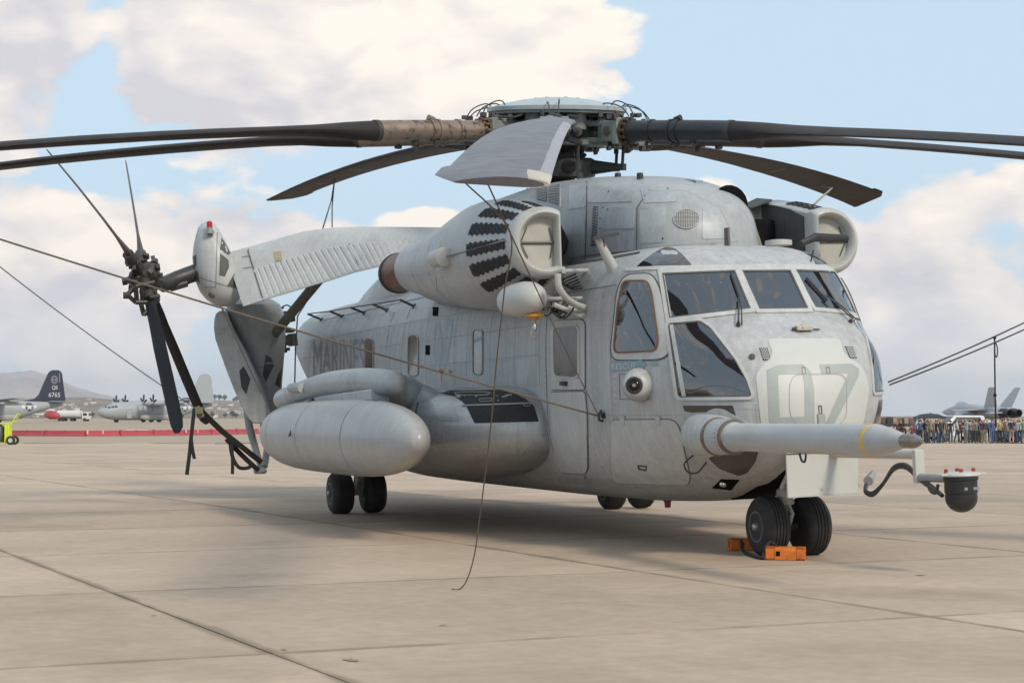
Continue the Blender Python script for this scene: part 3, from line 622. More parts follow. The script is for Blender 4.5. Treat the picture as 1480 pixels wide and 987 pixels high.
MB().lathe(T0-Vector((0, 0, .17)), (0, 0, -1), [(0, .125)]+[(.02+.115*math.sin(t), .125*math.cos(t)) for t in [R(k*10) for k in range(9)]], 36).obj('turret_ball', mat('turret_black', (0, 0, 0)), TUR, 60)
MB().lathe(T0, (0, 0, 1), [(-.02, .15), (-.012, .155), (.0, .15), (.012, .115), (.014, .02)], 30).box(T0+Vector((0, 0, -.005)), (.1, .40, .012)).obj('turret_top_plate', am, TUR)
for dx, dy in ((-.02, -.115), (.06, -.03), (-.09, .03), (.0, .12)): MB().lathe(T0+Vector((dx, dy, -.0)), (0, 0, 1), [(0, .016), (.036, .015), (.039, .009)], 10).obj('red_bung', REDC, TUR)
for yy in (-.02, .06): MB().box(T0+Vector((.122, yy, -.115)), (.008, .055, .022)).obj('data_plate', mat('plate_grey', (.25, .25, .25), .4), TUR)
cb = MB()
for k in range(2):
    pts = [Bx(1252, 700+k*2, .75), Bx(1251, 709+k*2, .85), Bx(1262, 712+k*3, .95), Bx(1277, 698, 1.05), Bx(1292, 675+k*3, 1.3), Bx(1310, 672+k*4, 1.5), Bx(1328, 690+k*2, 1.75), Bx(1343, 700+k*3, 1.95), Bx(1362, 716, 2.2)]
    cb.tube(smoothpts(pts, 5), .017, 8)
cb.tube(smoothpts([Bx(1340, 697, 1.9), Bx(1345, 709, 2.0), Bx(1352, 712, 2.1), Bx(1356, 700, 2.1)], 5), .014)
cb.obj('turret_cable', BLK, HELI)
MB().tube([Bx(1262, 684, .55), Bx(1255, 695, .7)], [.03, .045]).obj('cable_connector', mat('gear_grey', (0, 0, 0)), HELI)

# --- sponsons with walkway
def sponson(s):
    S = [(-2.80, .06, 1.25, 1.12, 1.02, 2), (-2.83, .16, 1.34, 1.12, .96, 2), (-2.92, .30, 1.44, 1.12, .90, 2), (-3.08, .45, 1.52, 1.12, .83, 2), (-3.32, .60, 1.58, 1.12, .765, 2), (-3.7, .75, 1.61, 1.12, .70, 2.1), (-4.2, .88, 1.62, 1.12, .64, 2.2),
         (-4.8, .955, 1.62, 1.12, .60, 2.3), (-5.4, .93, 1.60, 1.12, .585, 2.4), (-5.75, .80, 1.55, 1.12, .60, 2.3), (-6.0, .66, 1.50, 1.12, .62, 2.3), (-8.8, .64, 1.48, 1.12, .62, 2.5), (-9.6, .5, 1.4, 1.12, .70, 2.4), (-10.4, .3, 1.3, 1.1, .8, 2.2), (-10.8, .05, 1.15, 1.08, 1.0, 2)]
    X = [q[0] for q in S][::-1]; f = lambda x: [pchip(X, [q[i] for q in S][::-1], x) for i in range(1, 6)]
    xs_ = list(np.linspace(-2.80, -3.05, 9))+list(np.arange(-3.1, -10.8, -.14))+[-10.8]
    rg = []
    for x in xs_:
        w, zt, zm, zb, n = f(x); rg.append(supring(x, w, zt, zm, zb, n, n, 48, y0=s*1.28))
    return MB().loft(rg).obj('sponson', SPONP, HELI, 50)
SP = sponson(-1); sponson(1); BS = bvh_of(SP)
SPAN = mat('sponson_panel', (.385, .393, .39), .32, metal=.35, var=.14, scale=1.6, fine=.1, streak=.3, rnd=.06, dirt=.6, dirtcol=(.26, .265, .25), dscale=2, wave=1)
for q in ([(640, 615), (700, 614), (700, 650), (640, 652)], [(706, 614), (750, 614), (747, 655), (706, 652)], [(755, 614), (778, 614), (770, 640), (752, 655)], [(625, 575), (650, 572), (664, 608), (636, 608)]): patch('sponson_panel', rpoly(q, 3), m_pix, BS, .0035, .004, SPAN, HELI, 8)
patch('walkway', rpoly([(618, 565), (719, 563.4), (741, 567.5), (760, 577), (772, 587), (779, 609), (686, 611.5), (673, 585), (658, 573)], 2), m_pix, BS, .0045, .004, GRIP, HELI, 8)
line2('sponson_seam', (607, 568), (601, 598), 2.2, m_pix, BS, .006, SEAM, HELI, 4)
line2('walkway_line', (668, 586.5), (768, 583), 2, m_pix, BS, .009, mat('worn_white', (.25, .25, .24), .7), HELI, 8)
ringpatch('tie_ring', rpoly([(652, 568), (672, 566.6), (705, 567), (712, 569.5), (700, 572.5), (668, 573)], 8), 1, m_pix, BS, .010, 0, mat('worn_white', (0, 0, 0)), HELI, 5)
ringpatch('tie_ring', rpoly([(692, 577), (712, 576), (712, 581), (694, 581.5)], 2.5), .9, m_pix, BS, .010, 0, mat('worn_white', (0, 0, 0)), HELI, 5)
ringpatch('tie_ring', rpoly([(756, 583.5), (768, 583), (766, 588), (757, 588)], 2.5), .9, m_pix, BS, .010, 0, mat('worn_white', (0, 0, 0)), HELI, 5)
for s in (-1,):
    # external fuel tank
    L, RT_, xc = 3.6, .37, -5.85; rg = []
    for k in range(49):
        t = -1+2*k/48; r = RT_*max(0, 1-abs(t)**2.6)**.5; r = max(r, .004); x = xc+L*math.sin(t*math.pi/2)*1.0 if False else xc+L*t
        rg.append([Vector((x, s*2.76+r*math.cos(a), 1.10+.02*0+r*1.08*math.sin(a))) for a in [2*math.pi*q/40 for q in range(40)]])
    # denser rings close to the ends
    rg = []
    for k in range(61):
        th = math.pi*k/60; t = -math.cos(th); r = max(.003, RT_*max(0, 1-abs(t)**3.8)**.5)
        rg.append([Vector((xc+L*t, s*2.76+r*math.cos(a), 1.115+r*1.14*math.sin(a))) for a in [2*math.pi*q/48 for q in range(48)]])
    TK = MB().loft(rg).obj('fuel_tank', TANKP, HELI, 60)
    for tt in (-.62, -.1, .5):
        r = RT_*(1-abs(tt)**3.8)**.5+.003; sm = MB(); pr_ = [(xc+L*tt-.006), (xc+L*tt+.006)]
        sm.loft([[Vector((x, s*2.76+r*math.cos(a), 1.115+r*1.14*math.sin(a))) for a in [2*math.pi*q/48 for q in range(48)]] for x in pr_], cap=False); sm.obj('tank_seam', mat('soft_seam', (0, 0, 0)), TK, 0)
    MB().prism([(-4.3, s*2.70, 1.40), (-8.4, s*2.70, 1.36), (-8.4, s*2.70, 1.56), (-4.35, s*2.70, 1.64)], (0, -s*.22, 0)).obj('tank_pylon', PAINT, HELI, bevel=.02)
    MB().box((-7.2, s*2.15, 1.40), (1.8, .7, .14)).obj('pylon_root', PAINT, HELI, bevel=.03)
    # fairing tube above the pylon
    bp = [(-3.9, s*2.50, 1.67), (-4.15, s*2.52, 1.69), (-4.6, s*2.55, 1.72), (-5.3, s*2.58, 1.74), (-6.4, s*2.62, 1.73), (-7.4, s*2.64, 1.68), (-8.6, s*2.64, 1.60), (-9.3, s*2.64, 1.555)]
    bp = smoothpts(bp, 5); nb_ = len(bp); br = [.145*[.35, .62, .8, .9, .96, .99][min(i, 5)]*(1 if i < nb_-4 else [1, .96, .8, .5][i-(nb_-4)]) for i in range(nb_)]
    MB().tube(bp, br, 20).obj('fairing_tube', COWL, HELI, 60)
MB().tube(smoothpts([By(640, 598, -1.75), By(604, 580, -1.95), By(584, 567, -2.12), By(566, 558, -2.28), By(552, 554, -2.40)], 4), [.21]*5+[.195]*4+[.175]*4+[.165, .15, .13, .08], 24).obj('fairing_elbow', COWL, HELI, 60)
patch('tank_patch', [(-4.2, -2.62), (-3.75, -2.62), (-3.7, -2.8), (-4.2, -2.8)], lambda u, v: (Vector((u, v, 4)), Vector((0, 0, -1))), bvh_of(bpy.data.objects['fuel_tank']), .004, .004, BLK, HELI, .1)
a = By(452, 577, -2.8); b = By(418, 630, -3.15); MB().tube([a, a.lerp(b, .5)+Vector((0, -.05, .01)), b], [.03, .016, .012]).obj('tank_strap', BLK, HELI)
a = By(430, 560, -2.78); MB().tube([a+Vector((.35, 0, .0)), a+Vector((-.35, 0, 0))], [.075, .06], 14).obj('stub_light_housing', COWL, HELI); 
# --- antenna rail on the roof shoulder
tips = []
for (f0, t0) in [((465, 462), (445, 453.8)), ((495, 457.5), (476.5, 449.8)), ((527, 452.7), (507, 444.6)), ((560, 448.6), (539, 439.8)), ((599, 443), (578.6, 433.4))]:
    p, n = onh(*f0); dep = (RB @ p-CAM).dot(FW); t = B(t0[0], t0[1], dep*1.004); tips.append(t)
    MB().tube([p, t], .018, 8).lathe(p, n, [(0, .045), (.02, .03)], 10).obj('antenna_post', BLK, HELI)
MB().tube(tips, .010, 6).obj('wire_antenna', BLK, HELI)

# --- engine and gearbox cowling on the roof
DS = [(-1.24, .05, 2.98, 2.90, 2.7, 2), (-1.27, .22, 3.10, 2.9, 2.6, 2.2), (-1.34, .40, 3.24, 2.9, 2.6, 2.4), (-1.47, .54, 3.38, 2.9, 2.6, 2.6), (-1.66, .64, 3.50, 2.9, 2.6, 2.8), (-1.95, .70, 3.60, 2.9, 2.6, 3.0), (-2.4, .75, 3.70, 2.9, 2.6, 3.2), (-3, .79, 3.79, 2.9, 2.6, 3.4), (-4, .83, 3.89, 2.9, 2.6, 3.6), (-5.2, .85, 3.96, 2.9, 2.6, 3.6),
      (-6.4, .85, 3.97, 2.9, 2.6, 3.4), (-7.6, .84, 3.95, 2.9, 2.6, 3.0), (-8.8, .82, 3.88, 2.9, 2.6, 2.8), (-10, .78, 3.78, 2.9, 2.6, 2.5), (-11.5, .70, 3.62, 2.9, 2.6, 2.3), (-13, .55, 3.42, 2.9, 2.6, 2.2), (-14.3, .35, 3.22, 2.9, 2.7, 2.2), (-15.6, .08, 3.12, 3.0, 2.8, 2)]
X = [q[0] for q in DS][::-1]; dsf = lambda x: [pchip(X, [q[i] for q in DS][::-1], x) for i in range(1, 6)]
rg = []
for x in [-1.24, -1.25, -1.265, -1.29, -1.33, -1.38, -1.44, -1.51, -1.6, -1.7]+list(np.arange(-1.8, -15.5, -.2))+[-15.6]:
    w, zt, zm, zb, n = dsf(x); rg.append(supring(x, w, zt, zm, zb, n, 3, 56))
DH = MB().loft(rg).obj('engine_cowling', COWL, HELI, 50); BD = bvh_of(DH)
# --- louvres and grilles
def louvre(a, b, c, d, n, slat):
    patch('louvre_recess', [a, b, c, d], m_pix, BD, .004, .006, DARK, HELI, 8); A, Bq, C_, D = map(Vector, (a, b, c, d))
    for k in range(n):
        t0, t1 = (k+.12)/n, (k+.12+slat)/n; p0, p1, p2, p3 = A.lerp(D, t0), Bq.lerp(C_, t0), Bq.lerp(C_, t1), A.lerp(D, t1)
        patch('louvre_slat', [tuple(p0), tuple(p1), tuple(p2), tuple(p3)], m_pix, BD, .014, .010, COWL, HELI)
louvre((777.5, 273.5), (790.5, 271), (790.5, 292), (777.5, 289), 9, .45)
louvre((793, 270.5), (808.5, 267), (808.5, 297), (793, 292.5), 12, .45)
ringpatch('louvre_frame', [(775.5, 272), (810.5, 265), (810.5, 299.5), (775.5, 291)], 1.2, m_pix, BD, .010, .01, COWL, HELI, 8)
louvre((857.5, 298.5), (864, 297.5), (862, 354), (854.5, 356), 26, .42)
louvre((667, 307), (681, 304), (681, 316), (667, 319), 3, .25)
gc = [(992+19*math.cos(t), 317+14*math.sin(t)) for t in [2*math.pi*k/28 for k in range(28)]]
patch('mesh_grille', gc, m_pix, BD, .005, .006, mat('grille_shadow', (.02, .02, .02), .8), HELI, 8)
vs, fs = [], []
for k in range(-7, 8):
    hx = 19*math.sqrt(max(0, 1-(k/7.5)**2)); y = 317+k*1.85; i = len(vs); vs += [(992-hx, y-.26), (992+hx, y-.26), (992+hx, y+.26), (992-hx, y+.26)]; fs.append((i, i+1, i+2, i+3))
    hy = 14*math.sqrt(max(0, 1-(k/7.5)**2)); x = 992+k*2.5; i = len(vs); vs += [(x-.32, 317-hy), (x+.32, 317-hy), (x+.32, 317+hy), (x-.32, 317+hy)]; fs.append((i, i+1, i+2, i+3))
patch('grille_wires', None, m_pix, BD, .011, .004, PALE, HELI, 8, tris=(vs, fs))
for a, b in [((938, 275), (921, 300)), ((921, 300), (920, 366)), ((848, 262), (848, 300)), ((848, 300), (846, 376)), ((822, 372), (925, 362))]:
    line2('panel_seam', a, b, 1.1, m_pix, BD, .004, SEAM, HELI, 8)
for (x0, y0) in [(880, 277), (872, 300), (879, 303), (868, 316), (868, 330), (958, 345), (965, 273)]:
    p, n = onh(x0, y0, 0, BD); MB().lathe(p, n, [(0, .012), (.008, .01)], 8).obj('fastener', BLK, HELI)
ringpatch('grille_rim', gc, 1.3, m_pix, BD, .014, .01, COWL, HELI, 5)
ringpatch('roof_gap', rpoly([(820, 381), (880, 372), (925, 364), (925, 366.5), (880, 375), (820, 384)], .5), 1.0, m_pix, BH, .006, 0, SEAM, HELI, 8)
CPAN = mat('cowl_panel', (.385, .415, .43), .42, var=.16, scale=1.6, fine=.12, streak=.3, rnd=.07, dirt=.8, dirtcol=(.24, .25, .255), dscale=2.2, wave=1)
for q in ([(823, 306), (846, 306), (845, 370), (823, 373)], [(823, 268), (846, 265), (847, 300), (823, 302)], [(850, 264), (915, 262), (914, 292), (866, 293), (850, 293)], [(868, 300), (917, 300), (916, 330), (868, 332)], [(868, 336), (916, 334), (916, 362), (868, 367)], [(925, 304), (962, 300), (962, 350), (925, 352)], [(1015, 300), (1040, 300), (1052, 345), (1015, 346)], [(680, 300), (720, 290), (720, 300), (682, 310)], [(925, 272), (980, 272), (978, 292), (932, 294)]):
    patch('cowl_panel', rpoly(q, 3), m_pix, BD, .006, .005, CPAN, HELI, 10)
cr_ = MB()
def rrow(mb_, bv, pts, st=3.2, rr_=.0048):
    for (x0, y0), (x1, y1) in zip(pts, pts[1:]):
        n_r = max(1, int(math.hypot(x1-x0, y1-y0)/st))
        for k in range(n_r):
            o_, d_ = m_pix(x0+(x1-x0)*k/n_r, y0+(y1-y0)*k/n_r); hit, n, i, t = bv.ray_cast(o_, d_)
            if hit:
                if n.dot(d_) > 0: n = -n
                mb_.lathe(hit+n*.004, n, [(0, rr_), (.003, rr_*.6)], 5)
rrow(cr_, BD, [(849, 262), (849, 374)]); rrow(cr_, BD, [(935, 302), (917, 300)]); rrow(cr_, BD, [(922, 302), (922, 362)]); rrow(cr_, BD, [(940, 276), (990, 276), (1040, 300), (1062, 345)]); rrow(cr_, BD, [(925, 357), (1070, 349)]); rrow(cr_, BD, [(820, 303), (850, 303)])
o = cr_.obj('cowl_rivet', mat('rivet_heads', (0, 0, 0)), HELI, 0); o['kind'] = 'stuff'
# oil cooler exhaust scoop on top
a = Vector((-1.75, .30, 3.50)); sc_ = MB(); rg = []
for k in range(9):
    t = k/8; x = -2.45+.85*t; r = .27-.04*t; rg.append([Vector((x, .36+r*math.cos(q), 3.40+.02*0-.22*t*t+r*.78*math.sin(q))) for q in [math.pi*j/12 for j in range(13)]]+[Vector((x, .36+(r-.03)*math.cos(q), 3.40-.22*t*t+(r-.03)*.74*math.sin(q))) for q in [math.pi*(12-j)/12 for j in range(13)]])
sc_.loft(rg).obj('cooler_scoop', mat('scoop_brown', (.10, .075, .06), .4, metal=.4, var=.4, scale=8), HELI)
MB().lathe((-1.68, .36, 3.34), (1, 0, 0), [(0, .20), (.01, .17)], 20).obj('scoop_void', DARK, HELI)
MB().prism([(-2.2, .1, 3.62), (-1.9, .1, 3.57), (-1.9, .18, 3.57), (-2.2, .18, 3.62)], (0, 0, .04)).obj('cowl_fitting', BLUEP, HELI)
# blade antenna on roof, small rod, flap arms
p, n = onh(1050, 355); MB().prism([p+Vector((-.05, 0, -.02)), p+Vector((.05, 0, -.02)), p+Vector((.04, 0, .17)), p+Vector((-.04, 0, .17))], (0, .02, 0)).obj('blade_antenna', mat('antenna_grey', (.12, .11, .11), .5), HELI)
p, n = onh(1172, 378); MB().tube([p, p+n*.02+Vector((.0, .02, .09))], .008).obj('temperature_probe', BLK, HELI)
p, n = onh(1122, 355); MB().lathe(p-n*.02, (0, 0, 1), [(0, .11), (.04, .11), (.045, .08)], 18).obj('roof_cap', PALE, HELI)
# ice detector mast (starboard) and its flag
p, n = onh(884, 390); T = By(864, 344, p.y-.18); MB().tube([p-n*.05, p.lerp(T, .5)+Vector((.02, 0, 0)), T], [.06, .045, .034], 16).obj('inlet_mast', PALE, HELI); q = T
MB().prism([q+Vector((.0, -.05, -.02)), q+Vector((.03, .16, .015)), q+Vector((.0, .17, .05)), q+Vector((-.03, -.03, .02))], (.07, .02, 0)).obj('mast_vane', BLK, HELI)
MB().tube([q+Vector((0, .04, 0)), q+Vector((.02, .06, -.08))], .012).obj('red_streamer', REDC, HELI)
p2 = By(1160, 342, 1.0)
MB().tube([Bx(1158, 352, -1.45), Bx(1178, 343, -1.5), Bx(1196, 345, -1.55), Bx(1224, 344, -1.6)], [.03, .045, .05, .035], 10).obj('port_mast', BLK, HELI)

# --- engines
def engine(s):
    yc = s*(1.56 if s < 0 else 1.53); zc = 2.99; fz = 0.27
    def ring(x, r, clip=None, zo=0, ry=1, N=64, r2=None):
        out = []
        for k in range(N):
            a = 2*math.pi*k/N; y, z = r*ry*math.cos(a), r*math.sin(a)
            inn = -s*y          # inboard distance
            if clip is not None and inn > clip: y = -s*clip
            out.append(Vector((x, yc+y, zc+zo+z)))
        return out
    C = .165
    # air particle separator barrel with a flat inboard side
    bar = MB().loft([ring(-3.45, .57, .54), ring(-3.2, .57, .40), ring(-3.05, .556, .22), ring(-2.9, .54, C+.02), ring(-2.65, .495, C+.015), ring(-2.3, .425, C+.01), ring(-1.98, .345, C), ring(-1.93, .33, C)]).obj('air_filter_barrel', NACP, HELI, 40)
    lip = MB().loft([ring(-1.97, .345, C+.005), ring(-1.90, .352, C+.012), ring(-1.84, .345, C+.006), ring(-1.79, .318, C-.01), ring(-1.78, .29, C-.03), ring(-1.80, .262, C-.048), ring(-1.90, .25, C-.055)], cap=False).obj('intake_lip', PALE, bar, 50)
    fl = MB().loft([ring(-1.905, .258, C-.05), ring(-1.90, .258, C-.05)]).obj('intake_blank', mat('blank_cream', (.43, .42, .375), .5, var=.15, scale=4, dirt=.5, dirtcol=(.26, .25, .22), dscale=5), bar)
    MB().tube([(-1.885, yc+s*.25, zc+.0), (-1.885, yc-s*.115, zc+.0)], .013, 6).obj('blank_bar', BLK, bar)
    fr = MB()
    for q in (-1, 1):
        for yy in (-.22, .10): fr.tube([(-1.885, yc-s*yy, zc+q*.02), (-1.885, yc-s*(yy*.72), zc+q*.15)], .006, 6)
    fr.obj('blank_strap', SEAM, bar)['kind'] = 'stuff'
    # hexagonal inlet tubes in panels
    def brad(x): return pchip([-3.45, -3.3, -3.0, -2.65, -2.3, -1.98, -1.93], [.585, .58, .552, .495, .425, .345, .33], x)
    npan = 9
    for pi_ in range(npan):
        a0 = R(-98+pi_*24.5)       # angle measured from outboard horizontal, downwards negative
        mbp = MB(); rowsn = 14; xs0, xs1 = -2.70, -2.03
        for i in range(rowsn):
            x = xs0+(xs1-xs0)*i/(rowsn-1); r = brad(x); cell = .046*r/.45
            if pi_ in (0, npan-1) and i < 4: continue
            for j in range(6):
                off = (j-2.5)*cell+(cell/2 if i % 2 else 0)
                halfspan = r*R(8.2)
                if abs(off) > halfspan: continue
                a = a0+off/r; 
                y, z = r*math.cos(a), r*math.sin(a); 
                if -y > C+.04: continue
                nrm = Vector((.12, s*math.cos(a), math.sin(a))).normalized(); c = Vector((x, yc+s*y, zc+z))
                mbp.lathe(c-nrm*.01, nrm, [(0, .0245*r/.45), (.02, .0235*r/.45), (.02, .0165*r/.45), (.0, .015*r/.45)], 6)
        if mbp.v:
            bk = MB(); rg_ = []
            for x in (-2.74, -2.5, -2.25, -2.0) if pi_ not in (0, npan-1) else (-2.5, -2.25, -2.0):
                r = brad(x)+.004; rg_.append([Vector((x, yc+s*rr2*math.cos(a0+R(dd_)), zc+rr2*math.sin(a0+R(dd_)))) for rr2, dl in ((r, (-7, -3.5, 0, 3.5, 7)), (r-.02, (7, 3.5, 0, -3.5, -7))) for dd_ in dl])
            if rg_: bk.loft(rg_).obj('screen_backing', MESHM, bar, 30)
            o = mbp.obj('inlet_tube_panel', MESHM, bar, 20)
    # inner bore wall of the barrel flat side grime (plate)
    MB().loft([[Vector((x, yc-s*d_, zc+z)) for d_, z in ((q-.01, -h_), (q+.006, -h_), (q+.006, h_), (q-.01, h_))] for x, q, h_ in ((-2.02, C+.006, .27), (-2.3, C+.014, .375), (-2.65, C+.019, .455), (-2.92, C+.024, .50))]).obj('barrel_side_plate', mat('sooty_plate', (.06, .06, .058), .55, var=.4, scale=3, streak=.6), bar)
    ejp = Vector((-3.45, yc+s*.635, zc-.03)); ej = MB().lathe(ejp, (.99, -s*.06, .0), [(0, .075), (.02, .09), (.05, .092), (.24, .092), (.26, .10), (.30, .10), (.31, .08)], 20).obj('ejector_can', PALE, bar)
    MB().tube([ejp+Vector((.2, -s*.02, 0)), Vector((-1.98, yc+s*.36, zc+.03))], .010, 6).obj('actuator_rod', STEEL, bar)
    # nacelle
    nac = MB().loft([ring(-3.40, .566, .52, 0), ring(-3.55, .56, .55, 0), ring(-3.9, .53, None, .0), ring(-4.4, .475, None, .0), ring(-4.9, .42, None, .015), ring(-5.4, .37, None, .03), ring(-5.9, .325, None, .06), ring(-6.3, .285, None, .08), ring(-6.36, .255, None, .09)]).obj('engine_nacelle', NACP, HELI, 50)
    if s < 0:
        BN_ = bvh_of(nac); nr_ = MB()
        for q in ([(588, 364), (625, 352), (628, 392), (588, 398)], [(632, 350), (664, 342), (650, 380), (634, 392)], [(590, 404), (630, 398), (632, 425), (600, 418)], [(636, 398), (690, 392), (705, 432), (650, 432)]): patch('nacelle_panel', rpoly(q, 3), m_pix, BN_, .004, .004, mat('nacelle_panel', (.41, .425, .43), .4, var=.14, scale=1.6, fine=.1, streak=.25, rnd=.07, dirt=.7, dirtcol=(.29, .295, .28), dscale=2.2, wave=.6), nac, 8)
        for pts_ in ([(585, 352), (584, 375), (585, 404), (590, 418)], [(630, 340), (629, 370), (632, 410), (642, 430)], [(590, 400), (632, 395), (690, 388)], [(672, 425), (700, 446), (725, 455)]):
            for (x0, y0), (x1, y1) in zip(pts_, pts_[1:]):
                n_r = max(1, int(math.hypot(x1-x0, y1-y0)/3.2))
                for k in range(n_r):
                    o_, d_ = m_pix(x0+(x1-x0)*k/n_r, y0+(y1-y0)*k/n_r); hit, n, i, t = BN_.ray_cast(o_, d_)
                    if hit:
                        if n.dot(d_) > 0: n = -n
                        nr_.lathe(hit+n*.003, n, [(0, .005), (.003, .003)], 5)
        o = nr_.obj('nacelle_rivet', mat('rivet_heads', (0, 0, 0)), nac, 0); o['kind'] = 'stuff'
    for X_, rr_, zo in ((-4.15, .503, .0), (-5.15, .395, .022)):
        MB().loft([ring(X_, rr_+.003, None, zo), ring(X_-.012, rr_+.002, None, zo)], cap=False).obj('nacelle_seam', SEAM, nac, 0)
    # exhaust
    EX = MB().lathe((-5.95, yc, zc+.09), (-1, 0, -.0), [(0, .22), (.05, .250), (.12, .254), (.6, .242), (1.22, .240), (1.24, .23), (1.0, .22), (.6, .21)], 40).obj('exhaust_pipe', RUST, HELI, 40)
    MB().lathe((-7.08, yc, zc+.09), (-1, 0, 0), [(0, .242), (.03, .254), (.08, .25), (.14, .242), (.145, .23)], 40).obj('exhaust_rim', mat('burnt_rim', (.05, .038, .03), .6, metal=.4, var=.4, scale=10), EX)
    MB().lathe((-6.9, yc, zc+.09), (-1, 0, 0), [(0, .22), (.01, .1)], 24).obj('exhaust_core', DARK, EX)
    # saddle fairing joining nacelle and roof
    MB().loft([supring(x, w, 3.28, 2.95, zb, 2.5, 2.5, 24, y0=s*1.05) for x, w, zb in [(-3.7, .35, 2.62), (-4.2, .5, 2.5), (-5.2, .5, 2.5), (-6.2, .42, 2.6), (-7.2, .25, 2.75)]]).obj('nacelle_saddle', COWL, HELI, 50)
    # intake duct between barrel and cowling
    MB().loft([[Vector((-1.95, s*1.38, 2.72)), Vector((-1.95, s*.78, 2.83)), Vector((-1.95, s*.78, 3.12)), Vector((-1.95, s*1.0, 3.28)), Vector((-1.95, s*1.38, 3.28))] if False else
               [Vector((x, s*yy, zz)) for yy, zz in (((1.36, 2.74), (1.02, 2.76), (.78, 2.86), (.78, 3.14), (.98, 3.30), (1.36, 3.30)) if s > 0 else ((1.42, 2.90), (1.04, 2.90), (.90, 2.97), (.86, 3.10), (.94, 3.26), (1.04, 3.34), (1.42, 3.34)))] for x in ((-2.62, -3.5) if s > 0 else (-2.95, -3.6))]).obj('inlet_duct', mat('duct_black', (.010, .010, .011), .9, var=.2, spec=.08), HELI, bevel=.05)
    if s > 0: MB().box((-2.58, s*1.08, 3.0), (.03, .14, .38), rot=Matrix.Rotation(R(18*s), 3, 'X')).obj('duct_strut', mat('duct_strut', (.25, .24, .19), .5, var=.3), HELI)
engine(-1); engine(1)
MB().prism([(-2.75, 1.12, 3.42), (-3.15, 1.12, 3.44), (-3.15, 1.40, 3.56), (-2.75, 1.38, 3.50)], (0, .0, .02)).obj('open_filter_flap', mat('sooty_plate', (0, 0, 0)), HELI)
# underside support struts between nacelle and cabin roof
for a, b, r in [((815, 392), (848, 390), .022), ((790, 432), (841, 431), .022), ((783, 425), (845, 456), .020), ((800, 440), (843, 458), .024), ((814, 388), (812, 408), .02)]:
    p = By(a[0], a[1], -1.55); q, _ = onh(b[0], b[1], -.01) ; MB().tube([p, q], r, 8).obj('support_strut', PALE, HELI)
pts = [By(806, 396, -1.62), By(808, 415, -1.6), By(818, 430, -1.5), By(832, 440, -1.35), onh(846, 445)[0]]
MB().tube(smoothpts(pts, 5), .032, 10).obj('bleed_pipe', PALE, HELI)
hs = MB()
for k in range(6):
    pp = [By(800+k*5, 398+k*3, -1.3), By(806+k*4, 408+k*2, -1.28), By(818+k*4, 402+k*3, -1.26), By(832+k*2, 396+k*4, -1.22)]; hs.tube(smoothpts(pp, 4), .009, 6)
hs.obj('hydraulic_hose', BLK, HELI)
# --- rescue hoist
Hc = By(757, 432, -1.78); HO = MB().lathe(Hc+Vector((-.34, -.06, -.01)), Vector((.97, .18, .02)), [(0, .03), (.01, .10), (.06, .145), (.12, .155), (.20, .157), (.205, .165), (.38, .17), (.5, .155), (.58, .125), (.64, .08), (.66, .02)], 32).obj('rescue_hoist', mat('hoist_white', (.48, .485, .47), .4, var=.08, scale=4), HELI, 50)
q = By(772, 456, -1.72); MB().lathe(q, (0, 0, -1), [(-.06, .05), (-.02, .07), (-.01, .095), (.012, .095), (.014, .05), (.05, .03)], 20).obj('hoist_guide', mat('hoist_orange', (.55, .26, .05), .5, var=.3), HO)
MB().tube([q-Vector((0, 0, .03)), q-Vector((0, 0, .10))], .012).lathe(q-Vector((0, 0, .08)), (0, 0, -1), [(0, .015), (.02, .025), (.06, .022), (.07, .01)], 12).tube(smoothpts([q-Vector((0, 0, .14)), q-Vector((0, .035, .17)), q-Vector((0, .02, .215)), q-Vector((0, -.015, .2))], 4), .01).obj('hoist_hook', STEEL, HO)
g_ = MB()
for k in range(9):
    r_ = random.Random(k); a = q+Vector((r_.uniform(-.1, .05), r_.uniform(-.1, .25), r_.uniform(-.0, .1))); g_.tube(smoothpts([a, a+Vector((0, .06, -.04)), a+Vector((.02, .11, .0)), a+Vector((0, .16, .06))], 4), .010, 6); g_.box(a+Vector((0, .05, .03)), (.05, .05, .04))
g_.obj('hoist_fittings', mat('fitting_black', (.04, .037, .034), .5, var=.4), HO)

# --- main rotor
TL = R(6.24); HUB = Vector((-5.547, 0, 4.622)); AXR = Vector((math.sin(TL), 0, math.cos(TL)))
def rot(x, y, z): return HUB+Vector((x*math.cos(TL)+z*math.sin(TL), y, -x*math.sin(TL)+z*math.cos(TL)))
RAD = 12.04
def droop(k, r): return -(.752 if k in (0, 3, 4) else 1.012)*(max(r, 0)/RAD)**2.04
def bpt(k, r, c=0, n=0):
    """point on blade k: r along the span, c towards the leading edge, n up"""
    a = R(-22.06+k*360/7); s = -droop(k, r-.01)+droop(k, r+.01); s /= .02
    z = droop(k, r)+n; rr_ = r - n*s
    return rot(rr_*math.cos(a)-c*math.sin(a), rr_*math.sin(a)+c*math.cos(a), z)
HEAD = MB().lathe(HUB, AXR, [(-.72, .30), (-.60, .30), (-.55, .22), (-.22, .22), (-.2, .34), (-.12, .46), (.10, .46), (.14, .36), (.2, .34), (.22, .3)], 32).obj('rotor_head', mat('rotor_mast_dark', (.05, .05, .048), .5, var=.4, scale=9), HELI, 35)
BN = MB().lathe(HUB, AXR, [(.235, .80), (.24, .83), (.285, .835), (.30, .80), (.345, .62), (.385, .42), (.41, .22), (.42, .02)], 56).obj('hub_fairing', mat('beanie_paint', (.38, .43, .45), .38, var=.15, scale=3, dirt=.4, dirtcol=(.25, .27, .27)), HEAD, 30)
MB().lathe(HUB, AXR, [(.20, .74), (.205, .80), (.235, .80)], 56).obj('fairing_rim', GREEN, BN)
